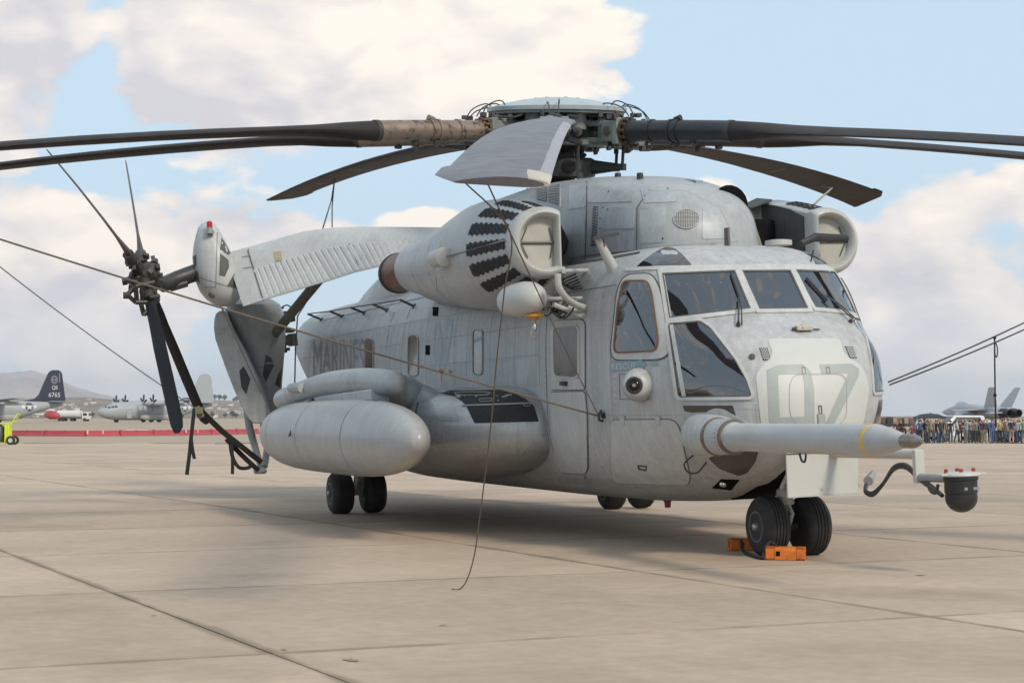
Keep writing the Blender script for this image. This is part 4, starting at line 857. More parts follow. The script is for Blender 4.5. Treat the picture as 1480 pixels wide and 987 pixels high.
for k in range(7):
    a = R(-22.06+(k+.5)*360/7)
    MB().lathe(rot(.55*math.cos(a), .55*math.sin(a), .0), AXR, [(.02, .12), (.21, .12)], 16).obj('fairing_post', GREEN, HEAD)
    MB().lathe(rot(.25*math.cos(a), .25*math.sin(a), .0), AXR, [(.395, .03), (.41, .025)], 8).obj('fairing_screw', GREEN, BN)
pl_ = MB().lathe(HUB, AXR, [(-.16, .50), (-.155, .60), (-.10, .62), (-.09, .5)], 42).lathe(HUB, AXR, [(.07, .5), (.08, .62), (.13, .60), (.135, .5)], 42)
pl_.obj('hub_plate', GREEN, HEAD)
rn = random.Random(5)
def rbox(mb_, k, r0, r1, c0, c1, n0, n1): mb_.loft([[bpt(k, r, c, n) for c, n in ((c0, n0), (c1, n0), (c1, n1), (c0, n1))] for r in (r0, r1)])
for k in range(7):
    arm = MB()
    rbox(arm, k, .45, .78, -.13, .13, -.13, -.07); rbox(arm, k, .45, .78, -.13, .13, .06, .12); rbox(arm, k, .70, .84, -.10, .10, -.16, .15)
    rbox(arm, k, .80, .98, -.16, -.11, -.12, .12); rbox(arm, k, .80, .98, .11, .16, -.12, .12); rbox(arm, k, .96, 1.04, -.165, .165, -.15, .15)
    rbox(arm, k, .84, .96, -.12, .12, -.05, .05)
    A = arm.obj('rotor_arm', GREEN, HEAD, bevel=.012)
    MB().tube([bpt(k, .88, 0, -.2), bpt(k, .88, 0, .19)], .055, 14).tube([bpt(k, .9, -.19, 0), bpt(k, .9, .19, 0)], .05, 14).obj('hinge_pin', mat('hinge_steel', (.18, .16, .13), .4, metal=.7, var=.4, scale=10), A)
    fl = MB().tube([bpt(k, 1.03), bpt(k, 1.07)], .165, 24)
    for j in range(12):
        q = 2*math.pi*j/12; fl.tube([bpt(k, 1.05, .145*math.cos(q), .145*math.sin(q)), bpt(k, 1.12, .145*math.cos(q), .145*math.sin(q))], .02, 6)
    fl.obj('bolt_ring', mat('copper_bolts', (.13, .085, .05), .45, metal=.6, var=.5, scale=18), A)
    # damper
    MB().tube([bpt(k, .62, .22, -.03), bpt(k, .98, .27, -.02)], .05, 12).tube([bpt(k, .98, .27, -.02), bpt(k, 1.18, .24, 0)], .025, 8).obj('damper', GREEN if k % 2 else mat('rotor_mast_dark', (0, 0, 0)), A)
    hs = MB()
    for j in range(2):
        q0 = bpt(k, .70+.05*j, -.1+.15*j, .24); q1 = bpt(k, 1.12, -.05+.1*j, .17); hs.tube(smoothpts([q0, q0.lerp(q1, .25)+AXR*(.10+.03*j), q0.lerp(q1, .75)+AXR*(.09+.02*j), q1], 5), .008, 5)
    for j in range(3): hs.tube(smoothpts([bpt(k, .55, -.2+.18*j, .19), bpt(k, .7, -.15+.12*j, .15+.04*rn.random()), bpt(k, .8, -.1+.2*rn.random(), .17)], 3), .012, 5)
    hs.tube(smoothpts([bpt(k, .45, .2, .2), bpt(k, .62, .3, .23), bpt(k, .8, .28, .16), bpt(k, .95, .15, .16)], 4), .014, 6)
    hs.obj('hydraulic_line', BLK, A)
    ft = MB()
    for j in range(10):
        r_ = rn.uniform(.5, 1.15); c_ = rn.uniform(-.22, .22); n_ = rn.choice((-.2, -.17, .16, .19)); ft.box(bpt(k, r_, c_, n_), (rn.uniform(.03, .08), rn.uniform(.03, .08), rn.uniform(.03, .07)))
    ft.obj('rotor_fitting', mat('fitting_black', (0, 0, 0)), A, bevel=.004)['kind'] = 'stuff'
    # pitch link and horn
    lo = rot(.83*math.cos(R(-22.06+k*360/7+18.5)), .83*math.sin(R(-22.06+k*360/7+18.5)), -.40)
    MB().tube([lo, bpt(k, .80, .27, -.14)], .02, 8).tube([bpt(k, .79, .29, -.14), bpt(k, 1.08, .13, -.08)], [.035, .05], 8).obj('pitch_link', BLK, A)
    # ---- blade
    th0, th1 = R(6), R({3: -21, 4: -4}.get(k, -1.5)); n_ = 20; rg = []
    spans = [1.06, 1.10, 1.5, 1.9, 2.15, 2.35, 2.6, 2.9, 3.3, 3.8, 4.5, 5.2, 6, 6.8, 7.6, 8.4, 9.2, 10, 10.8, 11.25, 11.27, 11.7, 11.85, 11.98, 12.04]
    def sect(r, grow=0, only=None):
        t = min(1, max(0, (r-2.55)/1.1)); t = t*t*(3-2*t); cyl = .112; th = th0+(th1-th0)*max(0, (r-2)/(RAD-2)); out = []
        chord = (.61 if r < 11.26 else .65) if r < 11.72 else .65-(r-11.72)*.42; sweep = 0; tf = 1-.45*max(0, (r-6)/6.04)
        for j in range(n_):
            a = 2*math.pi*j/n_; ca, sa = math.cos(a), math.sin(a)
            u = .5+.5*ca    # 1 leading, 0 trailing
            thick = (.040*(2.6*math.sqrt(max(0, 1-u))*(u**.85)+.02)*1.05+.003)*tf
            c_af = .30-(1-u)*chord; n_af = thick*(1 if sa >= 0 else -1)*(1 if abs(sa) > 1e-6 else 0)+.012*math.sin(math.pi*u)
            c_ = (ca*cyl)*(1-t)+c_af*t; z_ = (sa*cyl)*(1-t)+n_af*t
            out.append(bpt(k, r, c_*math.cos(th)-z_*math.sin(th)*1, z_*math.cos(th)+c_*math.sin(th)))
        return out
    bl = MB().loft([sect(r) for r in spans if r >= 2.15]).obj('rotor_blade', BLADE_LIT if k == 0 else BLADE, HELI, 30)
    cuffm = TAN if k in (6, 5) else mat('cuff_black', (.018, .02, .024), .42, var=.25, scale=6, dirt=.4, dirtcol=(.10, .09, .08))
    cf = MB().tube([bpt(k, r) for r in (1.08, 1.3, 1.6, 1.9, 2.2, 2.5)], [.125, .122, .122, .122, .12, .116], 24)
    for r in (1.10, 1.42, 1.70, 1.80): cf.tube([bpt(k, r-.02), bpt(k, r+.02)], .134, 24)
    cf.tube([bpt(k, 1.74, .0, .12), bpt(k, 1.82, 0, .15)], .035, 8)
    cf.obj('blade_spindle', cuffm, bl, 35)
    MB().tube([bpt(k, 2.48), bpt(k, 2.54)], .122, 20).lathe(bpt(k, 2.0, 0, -.11), -AXR, [(0, .05), (.04, .045), (.045, .02)], 12).lathe(bpt(k, 1.75, .05, -.11), -AXR, [(0, .035), (.08, .03)], 10).obj('spindle_fittings', mat('fitting_black', (0, 0, 0)), bl)['kind'] = 'stuff'
    # abrasion strip on the leading edge
    st = MB(); rg = []
    for r in [6.5, 7.5, 8.5, 9.5, 10.5, 11.2, 11.6]:
        s_ = sect(r); idx = [2, 1, 0, 19, 18]; th = th0+(th1-th0)*(r-2)/(RAD-2); cen = bpt(k, r, .12, 0)
        rg.append([cen+(s_[i]-cen)*1.02+(s_[i]-cen).normalized()*.002 for i in idx]+[cen+(s_[i]-cen)*.96 for i in idx[::-1]])
    st.loft(rg).obj('leading_edge_strip', ABRA if k == 0 else BLADE, bl, 40)
    tm = MB(); rg = []
    for r in [11.62, 11.8, 11.95, 12.05]:
        s_ = sect(min(r, 12.04)); idx = [3, 2, 1, 0, 19, 18, 17]; cen = bpt(k, r, .12, 0)
        rg.append([cen+(s_[i]-cen)*1.03+(s_[i]-cen).normalized()*.003 for i in idx]+[cen+(s_[i]-cen)*.9 for i in idx[::-1]])
    tm.loft(rg).obj('blade_tip_cap', TIPM if k == 0 else BLADE, bl, 40)
    # trim tab line marks
    if k in (1, 2, 3, 4):
        bd = MB()
        for r in (7.4, 9.6): 
            s_ = sect(r); s2 = sect(r+.05); c1 = bpt(k, r, 0, 0); bd.loft([[p_+(p_-c1).normalized()*.003 for p_ in s_], [p_+(p_-c1).normalized()*.003 for p_ in s2]], cap=False)
        bd.obj('blade_band', mat('band_grey', (.16, .15, .145), .5), bl)
# swashplate
MB().lathe(HUB, AXR, [(-.54, .36), (-.52, .46), (-.34, .48), (-.30, .42), (-.29, .28)], 36).obj('swashplate', mat('rotor_mast_dark', (0, 0, 0)), HELI)
sw_ = MB()
for k in range(7):
    a = R(-22.06+18.5+k*360/7); d_ = Vector((math.cos(a), math.sin(a), 0)); p0, p1 = rot(d_.x*.38, d_.y*.38, -.41), rot(d_.x*.84, d_.y*.84, -.41); sw_.tube([p0, p1], [.10, .035], 10); sw_.lathe(p1-AXR*.04, AXR, [(0, .04), (.08, .04)], 10)
sw_.obj('swashplate_arm', BLK, HELI)
MB().lathe(HUB, AXR, [(-.9, .42), (-.66, .36)], 28).obj('mast_base', BLK, HELI)
ex = MB(); rn = random.Random(9)
for k in range(16):
    a = rn.uniform(0, 6.28); r_ = rn.uniform(.22, .40); z0 = rn.uniform(-.35, -.2); ex.tube([rot(r_*math.cos(a), r_*math.sin(a), z0), rot((r_+.05)*math.cos(a+.3), (r_+.05)*math.sin(a+.3), z0+rn.uniform(.08, .2))], rn.uniform(.012, .035), 6)
ex.obj('rotor_linkage', mat('fitting_black', (0, 0, 0)), HELI)
p = By(790, 252, -.5); MB().lathe(p, (0, 0, 1), [(-.06, .04), (0, .04), (.02, .02)], 10).obj('cowl_beacon', mat('hoist_orange', (0, 0, 0)), HELI)
for pxx in (838, 893, 925): p = By(pxx, 254, -.3); MB().lathe(p-Vector((0, 0, .08)), (0, 0, 1), [(0, .035), (.10, .035), (.11, .02)], 10).obj('filler_cap', BLK, HELI)

# --- folded tail
def pxloft(secs, n=28, ex=2.0):
    rg = []
    for (y, l, r, d, hd) in secs:
        out = []
        for j in range(n):
            a = 2*math.pi*j/n; c, s = math.cos(a), math.sin(a); c = math.copysign(abs(c)**(2/ex), c); s = math.copysign(abs(s)**(2/ex), s)
            out.append(B((l+r)/2+(r-l)/2*c, y, d-hd*s))
        rg.append(out)
    return rg
GF = MB().loft(pxloft([(320.5, 297, 303, 27.6, .05), (323, 291, 309, 27.6, .15), (330, 286, 315, 27.6, .24), (342, 282.5, 322, 27.6, .32), (356, 279.5, 330, 27.6, .38), (372, 278, 337, 27.6, .42), (392, 279.5, 344.5, 27.6, .45), (408, 283, 349, 27.6, .45), (422, 289, 350, 27.6, .42), (433, 298, 346, 27.6, .36), (440, 308, 339, 27.6, .25), (443.5, 317, 330, 27.6, .08)], 32, 2.3)).obj('tail_gearbox_fairing', mat('fairing_pale', (.45, .455, .445), .42, var=.12, scale=3, fine=.1, streak=.2, dirt=.7, dirtcol=(.26, .26, .26)), HELI, 60)
BG = bvh_of(GF)
for poly in ([(320, 344), (324, 350), (333, 366), (330, 369), (318, 360)], [(318, 366), (330, 376), (331, 386), (325, 400), (317, 398)], [(339, 394), (345, 404), (347.5, 419), (328, 414)], [(279.5, 371), (284, 368), (284, 384), (281, 388)], [(281, 391), (286, 392), (289, 409), (284, 405)]):
    patch('mesh_screen', poly, m_pix, BG, .005, .006, mat('screen_grey', (.09, .09, .085), .7, var=.4, scale=40), GF, 6)
for a, b in (((314, 336), (312, 415)), ((285, 400), (330, 414)), ((330, 414), (348, 419)), ((296, 415), (312, 415))): line2('fairing_seam', a, b, .9, m_pix, BG, .006, mat('soft_seam', (0, 0, 0)), GF, 6)
p, n = onh(306, 426.5, 0, BG); MB().lathe(p, n, [(-.01, .055), (.02, .05), (.03, .03)], 16).obj('tail_light', mat('dim_lens', (.16, .15, .13), .15, metal=.3), GF)
p = B(303, 333, 27.25); MB().lathe(p, (0, 0, 1), [(-.05, .07), (-.01, .07), (.0, .045), (.04, .045)], 16).obj('beacon_base', STEEL, GF); MB().lathe(p+Vector((0, 0, .04)), (0, 0, 1), [(0, .045), (.08, .043), (.10, .02)], 16).obj('tail_beacon', REDL, GF)
PY = MB().loft(pxloft([(432, 345, 392, 28.3, .25), (440, 328, 405, 28.3, .40), (455, 326, 410, 28.3, .45), (475, 333, 413, 28.4, .48), (500, 343, 412, 28.5, .48), (525, 352, 410, 28.5, .46), (550, 361, 408, 28.6, .42), (575, 366, 407, 28.6, .40), (592, 368, 405, 28.6, .36), (604, 371, 401, 28.6, .28), (612, 377, 395, 28.6, .16), (616, 383, 389, 28.6, .05)], 32, 2.6)).obj('tail_pylon', TAIL_SHADED, HELI, 40)
BP = bvh_of(PY)
MB().loft([[B(px+dx, y, d) for (dx, d) in ((0, 27.9), (w, 27.9), (w+8, 28.5), (6, 28.6))] for (y, px, w) in [(449, 318, 8), (453, 312, 16), (462, 309.5, 22), (475, 309, 28), (490, 311, 34), (510, 318, 38), (540, 329, 40), (565, 339, 40), (590, 350, 36), (604, 358, 28), (612, 366, 18)]]).obj('fold_fairing', mat('fold_pale', (.42, .42, .41), .5, var=.16, scale=4, fine=.12, streak=.3, dirt=.9, dirtcol=(.18, .18, .175)), PY, 40, bevel=.02)
MB().tube([B(321, 446, 27.7), B(335, 477, 27.68), B(349, 507, 27.7), B(363, 538, 27.75), B(377, 567, 27.85)], .014, 6).obj('pylon_edge_strip', mat('edge_olive', (.26, .25, .20), .5), PY)
for poly in ([(346, 536), (352, 529), (362, 548), (356, 570), (349, 560)], ): patch('mesh_screen', poly, m_pix, bvh_of(bpy.data.objects['fold_fairing']), .006, .006, MESHM, PY, 6)
for poly in ([(380, 540), (384, 512), (392, 517), (396, 528), (384, 552)], [(397, 556), (402, 540), (407, 533), (405, 560)]): patch('mesh_screen', poly, m_pix, BP, .006, .006, MESHM, PY, 6)
patch('star_marking', [(349, 462), (354, 458), (359, 466), (356, 478), (350, 474)], m_pix, BP, .005, 0, FADEP, PY, 6)
# rounded boom end and hinges by the fold
MB().loft(pxloft([(437, 382, 398, 29.0, .2), (441, 375, 404, 29.0, .4), (452, 372, 410, 29.0, .55), (470, 374, 412, 29.0, .6), (500, 378, 411, 29.0, .6), (525, 384, 409, 29.0, .5)], 28, 2.4)).obj('boom_end', mat('boom_blue_grey', (.26, .29, .32), .35, var=.15, scale=4, dirt=.5, dirtcol=(.14, .15, .16)), HELI, 50)
hg = MB()
for (x_, y_, w_, h_) in [(412, 453, .16, .06), (415, 462, .2, .07), (414, 492, .1, .16), (411, 505, .12, .05), (416, 478, .16, .06)]: hg.box(B(x_, y_, 29.4), (.3, w_, h_))
hg.tube([B(410, 445, 29.3), B(404, 447, 29.2), B(398, 441, 29.0)], .012); hg.tube(smoothpts([B(425, 448, 29.3), B(415, 441, 29.3), B(405, 447, 29.3), B(412, 455, 29.3)], 5), .012); hg.tube([B(408, 490, 29.3), B(412, 510, 29.3)], .04)
hg.obj('fold_hinge', mat('fitting_black', (0, 0, 0)), HELI)
MB().tube([B(422, 482, 29.6), B(424, 500, 29.6)], .08, 14).obj('fold_actuator', mat('actuator_tan', (.16, .14, .11), .4, metal=.4, var=.3), HELI)
MB().loft([supring(-15.32, w_, zt, 2.4, zb, 2.6, 2.4, 40) for w_, zt, zb in ((1.12, 3.08, 2.2), (1.06, 3.02, 2.26))]).obj('fold_bulkhead', SEAM, HELI)
# stabiliser (gull shaped) with corrugated lower half
SS = [((330, 365), (352, 443), 27.8, 26.8), ((358, 357.5), (380, 434), 27.6, 26.6), ((440, 334.5), (478, 405), 27.0, 26.0), ((478, 329.5), (512, 394), 26.7, 25.7), ((520, 328), (545, 386), 26.3, 25.3), ((645, 329), (655, 372), 25.3, 24.3)]
def stab(f, i):  # f 0 top edge, 1 bottom edge
    t, b, dt, db = SS[i]; return B(t[0], t[1], dt).lerp(B(b[0], b[1], db), f)
rg = []; nrm_s = (stab(1, 1)-stab(0, 1)).cross(stab(0, 2)-stab(0, 1)).normalized()
if nrm_s.dot(CB-stab(0, 1)) < 0: nrm_s = -nrm_s
for i in range(len(SS)):
    out = []
    for f, th in ((0, .005), (.06, .04), (.2, .065), (.45, .06), (.8, .03), (1, .006)): out.append(stab(f, i)+nrm_s*th)
    for f, th in ((1, .006), (.8, .03), (.45, .06), (.2, .065), (.06, .04), (0, .005)): out.append(stab(f, i)-nrm_s*th)
    rg.append(out)
SB = MB().loft(rg).obj('stabiliser', STABP, HELI, 30); BSB = bvh_of(SB)
cr = MB(); segs = [(1, 2, 11), (2, 3, 4), (3, 4, 4), (4, 5, 13)]
for (i, j, n_) in segs:
    for k in range(n_):
        t0, t1 = (k+.07)/n_, (k+.93)/n_
        def q(f, t, up): return stab(f, i).lerp(stab(f, j), t)+nrm_s*((.062 if f < .5 else .008)+up)
        e_ = (t1-t0)*.16; o_ = [q(.47, t0, 0), q(.47, t1, 0), q(.99, t1, 0), q(.99, t0, 0), q(.49, t0+e_, .008), q(.49, t1-e_, .008), q(.97, t1-e_, .008), q(.97, t0+e_, .008)]
        cr.add(o_, [(4, 5, 6, 7), (0, 1, 5, 4), (1, 2, 6, 5), (2, 3, 7, 6), (3, 0, 4, 7)])
cr.obj('corrugated_skin', STABP, SB, 0)
for a, b, w in (((357, 357), (381, 434), 1.5), ((519, 384), (505, 352), .9), ((352, 388), (368, 386), .8), ((350, 372), (362, 370), .8)): line2('stabiliser_seam', a, b, w, m_pix, BSB, .012, SEAM if w > 1 else mat('soft_seam', (0, 0, 0)), SB, 6)
patch('marker_light', [(396.5, 365), (406, 363.5), (407.5, 377), (399, 378.5)], m_pix, BSB, .012, .01, mat('amber_plate', (.42, .34, .18), .4, var=.3, scale=10), SB)
MB().tube([B(464, 401, 26.4), B(389, 492, 28.3)], .075, 14).obj('stabiliser_strut', mat('strut_olive', (.10, .095, .08), .5, var=.2), HELI)
# tail rotor
TH = Vector((-12.34, -3.98, 3.47)); TT = [Vector((-10.22, -5.49, 4.98)), Vector((-14.63, -3.9, 5.42)), Vector((-14.03, -2.86, 1.24)), Vector((-10.40, -3.83, 1.18))]
TT[0] = B(68, 217, 24.9); TT[1] = B(182, 235, 29.0); TT[2] = B(297, 613, 28.8); TT[3] = B(259, 625, 25.2)
tax = (TT[0]-TT[2]).cross(TT[1]-TT[3]).normalized(); sh0 = B(283, 394, 27.5)
if tax.dot(sh0-TH) > 0: tax = -tax
THB = MB().tube([sh0, B(255, 404, 27.4), B(236, 411, 27.2), B(222, 403, 27.1)], [.13, .125, .12, .09], 16).tube([B(246, 416, 27.3), B(270, 409, 27.4)], .06).obj('tail_rotor_shaft', BLK, HELI)
hb = MB().lathe(TH-tax*.22, tax, [(0, .1), (.06, .15), (.2, .16), (.26, .12), (.40, .11), (.44, .06)], 16)
HUBT = hb.obj('tail_rotor', mat('hub_brown_black', (.05, .045, .04), .5, var=.5, scale=9), HELI)
rn = random.Random(11); ft = MB()
for k in range(60):
    d_ = Vector((rn.uniform(-1, 1), rn.uniform(-1, 1), rn.uniform(-1, 1))).normalized()*rn.uniform(.08, .34); ft.box(TH+d_+tax*.0, (rn.uniform(.03, .09), rn.uniform(.03, .09), rn.uniform(.03, .09)), rot=Euler((rn.random()*3, rn.random()*3, 0)).to_matrix())
ft.obj('tail_hub_fittings', mat('fitting_black', (0, 0, 0)), HUBT)['kind'] = 'stuff'
sw2 = MB(); c_ = B(196, 425, 26.6)
for (a, b) in (((184, 426), (196, 414)), ((196, 414), (224, 408)), ((184, 426), (196, 437)), ((196, 437), (222, 437)), ((196, 414), (198, 437)), ((205, 412), (206, 437)), ((204, 440), (208, 455)), ((208, 455), (222, 440)), ((216, 430), (230, 428))): sw2.tube([B(a[0], a[1], 26.6), B(b[0], b[1], 26.7)], .035, 8)
sw2.lathe(B(181, 427, 26.6), bray(181, 427).cross(Vector((0, 0, 1))), [(-.03, .05), (.06, .05)], 10)
sw2.obj('pitch_beam', mat('fitting_black', (0, 0, 0)), HUBT)
for i, tp in enumerate(TT):
    d_ = (tp-TH); L = d_.length; d_.normalize(); cdir = tax.cross(d_).normalized(); chd = (cdir*math.cos(R(18 if i in (0, 1) else 14))+tax*math.sin(R(18 if i in (0, 1) else 14)))
    if i in (2, 3): chd = (RBI @ RT*(1)).normalized(); chd = (chd-d_*chd.dot(d_)).normalized(); chd = (chd*.8+tax.cross(d_)*.5).normalized()
    nn = d_.cross(chd).normalized(); rg = []
    for f, w, t in [(.10, .06, .05), (.16, .075, .055), (.24, .10, .035), (.30, .10, .022), (.45, .115, .018), (.7, .118, .015), (.93, .115, .012), (.985, .085, .01), (1, .02, .006)]:
        bow = (-.10 if i in (0, 1) else .04)*(f*(1-f))*2
        rg.append([TH+d_*(L*f)+chd*(w*math.cos(a))+nn*(t*math.sin(a))+Vector((0, 0, -bow)) for a in [2*math.pi*j/12 for j in range(12)]])
    tb = MB().loft(rg).obj('tail_rotor_blade', mat('tail_blade_black', (.014, .015, .018), .55, var=.2, spec=.2, dirt=.3, dirtcol=(.04, .035, .03)) if i in (2, 3) else mat('tail_blade_brown', (.10, .075, .07), .4, metal=.3, var=.3), HUBT, 40)
    cu = MB().tube([TH+d_*.12, TH+d_*.5], .085, 12)
    for k in range(7): a = 2*math.pi*k/7; cu.box(TH+d_*(.30+.03*(k % 3))+chd*(.1*math.cos(a))+nn*(.1*math.sin(a)), (.04, .04, .06))
    cu.obj('blade_root', mat('hub_brown_black', (0, 0, 0)), HUBT)
# tail bumper
MB().tube([B(353, 570, 28.5), B(361, 620, 28.4), B(377, 674, 28.3)], [.05, .06, .045], 10).tube([B(388, 600, 28.6), B(386, 650, 28.6), B(382, 674, 28.4)], .055, 10).tube([B(384, 612, 28.6), B(385, 632, 28.6)], .09, 12).lathe(B(376, 679, 28.3), (0, 0, 1), [(-.06, .08), (-.02, .11), (.0, .10), (.05, .05)], 14).obj('tail_bumper', mat('gear_grey', (0, 0, 0)), HELI)
MB().tube([B(311, 641, 28.3), B(374, 640, 28.3)], .007, 5).obj('tail_rod', STEEL, HELI)

# ================================================================== ROPES AND STRAPS
def rope(label, pts, r, m=ROPE, name='tie_down_rope', cat='rope', group='tie-down lines rigged to the helicopter', extra=None, n=7):
    o = MB().tube(pts, r, n)
    if extra:
        for (c, rr_) in extra: o.lathe(Vector(c)-Vector((0, 0, rr_)), (0, 0, 1), [(0, rr_*.4), (rr_*.6, rr_), (rr_*1.4, rr_), (rr_*2, rr_*.4)], 8)
    return tag(o.obj(name, m), label, cat, group)
def wb(v): return RB @ Vector(v)
P6 = wb(bpt(6, 8.75, 0, -.05)); rp = arc(P6, BRK, .05, 30); kn = P6.lerp(BRK, .80)
rope('long brown rope slanting across the helicopter flank to the ring below the RESCUE arrow', arc(P6, BRK, .06, 30), .0095, extra=[(kn+Vector((0, 0, -.02)), .024), (kn+(BRK-P6).normalized()*.09, .02)])
rope('short cord hanging from the rope knot above the black walkway patch', [kn, kn-Vector((0, 0, .14))], .006)
P5 = wb(bpt(5, 9.0, 0, -.05)); tre = W(286, 592, 27.5)
rope('thin grey line running down to the straps on the hanging tail rotor blades', arc(P5, tre, .10, 24), .008, mat('grey_cord', (.12, .11, .10), .9))
T0p = wb(bpt(0, 11.75, -.05, -.03))
rope('rope drawn tight from the near blade tip past the engine intake to the hull ring', arc(T0p, BRK, .03, 16), .0048)
gl = W(665, 852, 13.2); gl.z = .012
Q = [wb(bpt(0, 11.72, -.18, -.03)), W(737, 335, 10.6), W(729, 420, 10.9), W(718, 520, 11.3), W(711, 600, 11.6), W(702, 680, 12.0), W(693, 750, 12.4), W(686, 800, 12.8), W(676, 835, 13.1), gl, gl+Vector((-.02, -.06, 0))]
rope('loose rope hanging from the near blade tip down to the concrete', smoothpts(Q, 5), .0045)
T4 = wb(bpt(4, 8.9, .0, -.04))
rope('thin line hanging from the rear blade down past the stabiliser to the tail fold', [T4, W(479, 290, 32.0), W(466, 332, 30), W(450, 425, 29.6), W(430, 457, 29.2), W(427, 510, 29.2), W(426, 556, 29.2)], .012, mat('grey_cord', (0, 0, 0)))
rope('thin line hanging from the rear blade down behind the stabiliser', [wb(bpt(4, 8.9, .0, -.02)), W(480, 300, 30.5), W(480, 333, 29.0)], .010, mat('grey_cord', (0, 0, 0)))
T3 = wb(bpt(3, 9.7, -.1, -.02))
rope('short worn line hooked to the underside of the blade above the far engine intake', [wb(bpt(3, 9.7, .15, -.03)), T3-Vector((0, 0, .05)), W(1176, 296, 26)], .016, mat('frayed_rope', (.3, .27, .22), .9))
# far side ropes: the port ring and a port blade
PB1 = W(1284, 552, 16.9); P2 = wb(bpt(2, 9.5, 0, -.05)); E1 = W(1520, 447, 19.5); E2 = W(1520, 458, 19.7)
rope('upper of the two dark ropes leading away from the nose over the crowd', arc(PB1, E1, .02, 10), .008, BLK)
rope('lower of the two dark ropes leading away from the nose, carrying the hanging strap', arc(W(1286, 556, 17.0), E2, .02, 10), .008, BLK)
hst = W(1437.5, 488, 18.9)
rope('black strap with a small loop hanging straight down from the lower rope over the crowd', [hst, W(1437.8, 530, 18.9), W(1438.3, 572, 18.9), W(1439.5, 617, 18.9)], .008, STRAP, 'hanging_strap', 'strap', extra=[(W(1438, 571, 18.9), .018), (hst, .018)])
rope('small loose loop of black strap beside the top of the hanging strap', smoothpts([W(1437.6, 492, 18.88), W(1441.5, 503, 18.85), W(1441, 515, 18.85), W(1438.5, 514, 18.87), W(1437.8, 505, 18.88)], 5), .006, STRAP, 'hanging_strap', 'strap')
def ribbon(label, pts, w, m=STRAP, name='webbing_strap'):
    pts = smoothpts(pts, 5); mb_ = MB(); rg = []
    for i, p in enumerate(pts):
        t = (pts[min(i+1, len(pts)-1)]-pts[max(i-1, 0)]).normalized(); s_ = t.cross(FW0).normalized()*w/2; s_ = s_ if s_.length > 0 else Vector((w/2, 0, 0)); n_ = FW0*.006
        rg.append([p-s_-n_, p+s_-n_, p+s_+n_, p-s_+n_])
    mb_.loft(rg); return tag(mb_.obj(name, m), label, 'strap', 'black webbing straps on the tail')
ribbon('wide black strap dangling from the tip of the hanging tail rotor blade', [W(281, 590, 27.3), W(277, 625, 27.3), W(274, 655, 27.2), W(270, 686, 27.2)], .055)
ribbon('short black strap end dangling beside the wide strap on the blade tip', [W(276, 630, 27.2), W(278, 648, 27.2), W(281, 663, 27.2)], .05)
ribbon('upper black strap stretched from the blade tip to the tail bumper', [W(289, 592, 27.4), W(320, 622, 27.8), W(350, 646, 28.0), W(378, 668, 28.2)], .085)
ribbon('lower black strap stretched from mid air to the foot of the tail bumper', [W(327, 634, 28.0), W(350, 658, 28.1), W(374, 680, 28.2)], .075)
ribbon('black strap loop sagging under the tail bumper straps', [W(333, 643, 28.0), W(336, 660, 28.0), W(345, 675, 28.0), W(358, 676, 28.1), W(366, 670, 28.1)], .055)
ribbon('black strap end hanging straight down left of the sagging loop'.replace('left of', 'beside'), [W(334, 640, 27.95), W(336, 660, 27.95), W(336, 685, 27.95)], .05)
tag(MB().tube([W(284, 588, 27.4), W(292, 603, 27.4)], .045, 8).box(W(287, 593, 27.35), (.12, .12, .1)).obj('strap_ratchet', mat('ratchet_olive', (.16, .15, .09), .5)), 'small olive strap ratchet at the tail rotor blade tips', 'ratchet')

# ================================================================== WHEEL CHOCKS
def chock(loc, rz, L, label):
    t = thing('wheel_chock', label, 'wheel chock', loc, rz, 'orange wheel chocks at the nose gear')
    h, w = .115, .13
    prof = [(-w/2, 0), (w/2, 0), (w/2, h*.8), (w/2-.02, h), (-w/2+.02, h), (-w/2, h*.8)]
    # body with square holes built as separate walls near the ends
    b = MB(); b.prism([(-L/2+.075, y, z) for y, z in prof], (L-.15, 0, 0))
    for s in (-1, 1):
        x0 = s*(L/2-.0375)
        b.box((x0, 0, .012), (.075, w, .024)).box((x0, 0, h-.012), (.075, w, .024)).box((x0, -w/2+.012, h/2), (.075, .024, h)).box((x0, w/2-.012, h/2), (.075, .024, h))
    o = b.obj('chock_body', ORANGE, t, 20, bevel=.008)
    MB().box((-L/2+.05, 0, h/2), (.06, w-.05, h-.05)).box((L/2-.05, 0, h/2), (.06, w-.05, h-.05)).obj('chock_core', DARK, t)
    for s in (-1, 1): MB().box((-L/2+.11, s*(w/2+.001), h/2), (.035, .006, .04)).obj('chock_slot', DARK, t)
    return t
cA = W(1134, 798, 15.9); cA = ground_at(1134, 16.05); cB_ = ground_at(1075, 17.2)
vr = math.atan2(RT.y, RT.x)
chock((cA.x, cA.y, .004), vr-R(14), .34, 'orange chock lying crosswise in front of the nose wheels')
chock((cB_.x, cB_.y, .004), R(90-12), .30, 'orange chock behind the nose wheel, half hidden by the tyre')
rp_ = [ground_at(1070, 17.0, .11), ground_at(1073, 16.8, .03), ground_at(1085, 16.4, .015), ground_at(1100, 16.05, .015), ground_at(1104, 16.1, .09), ground_at(1112, 16.15, .15), ground_at(1120, 16.1, .12), ground_at(1122, 16.05, .11)]
rope('dark rope joining the two orange wheel chocks', smoothpts(rp_, 5), .017, STRAP, 'chock_rope', 'rope', None)

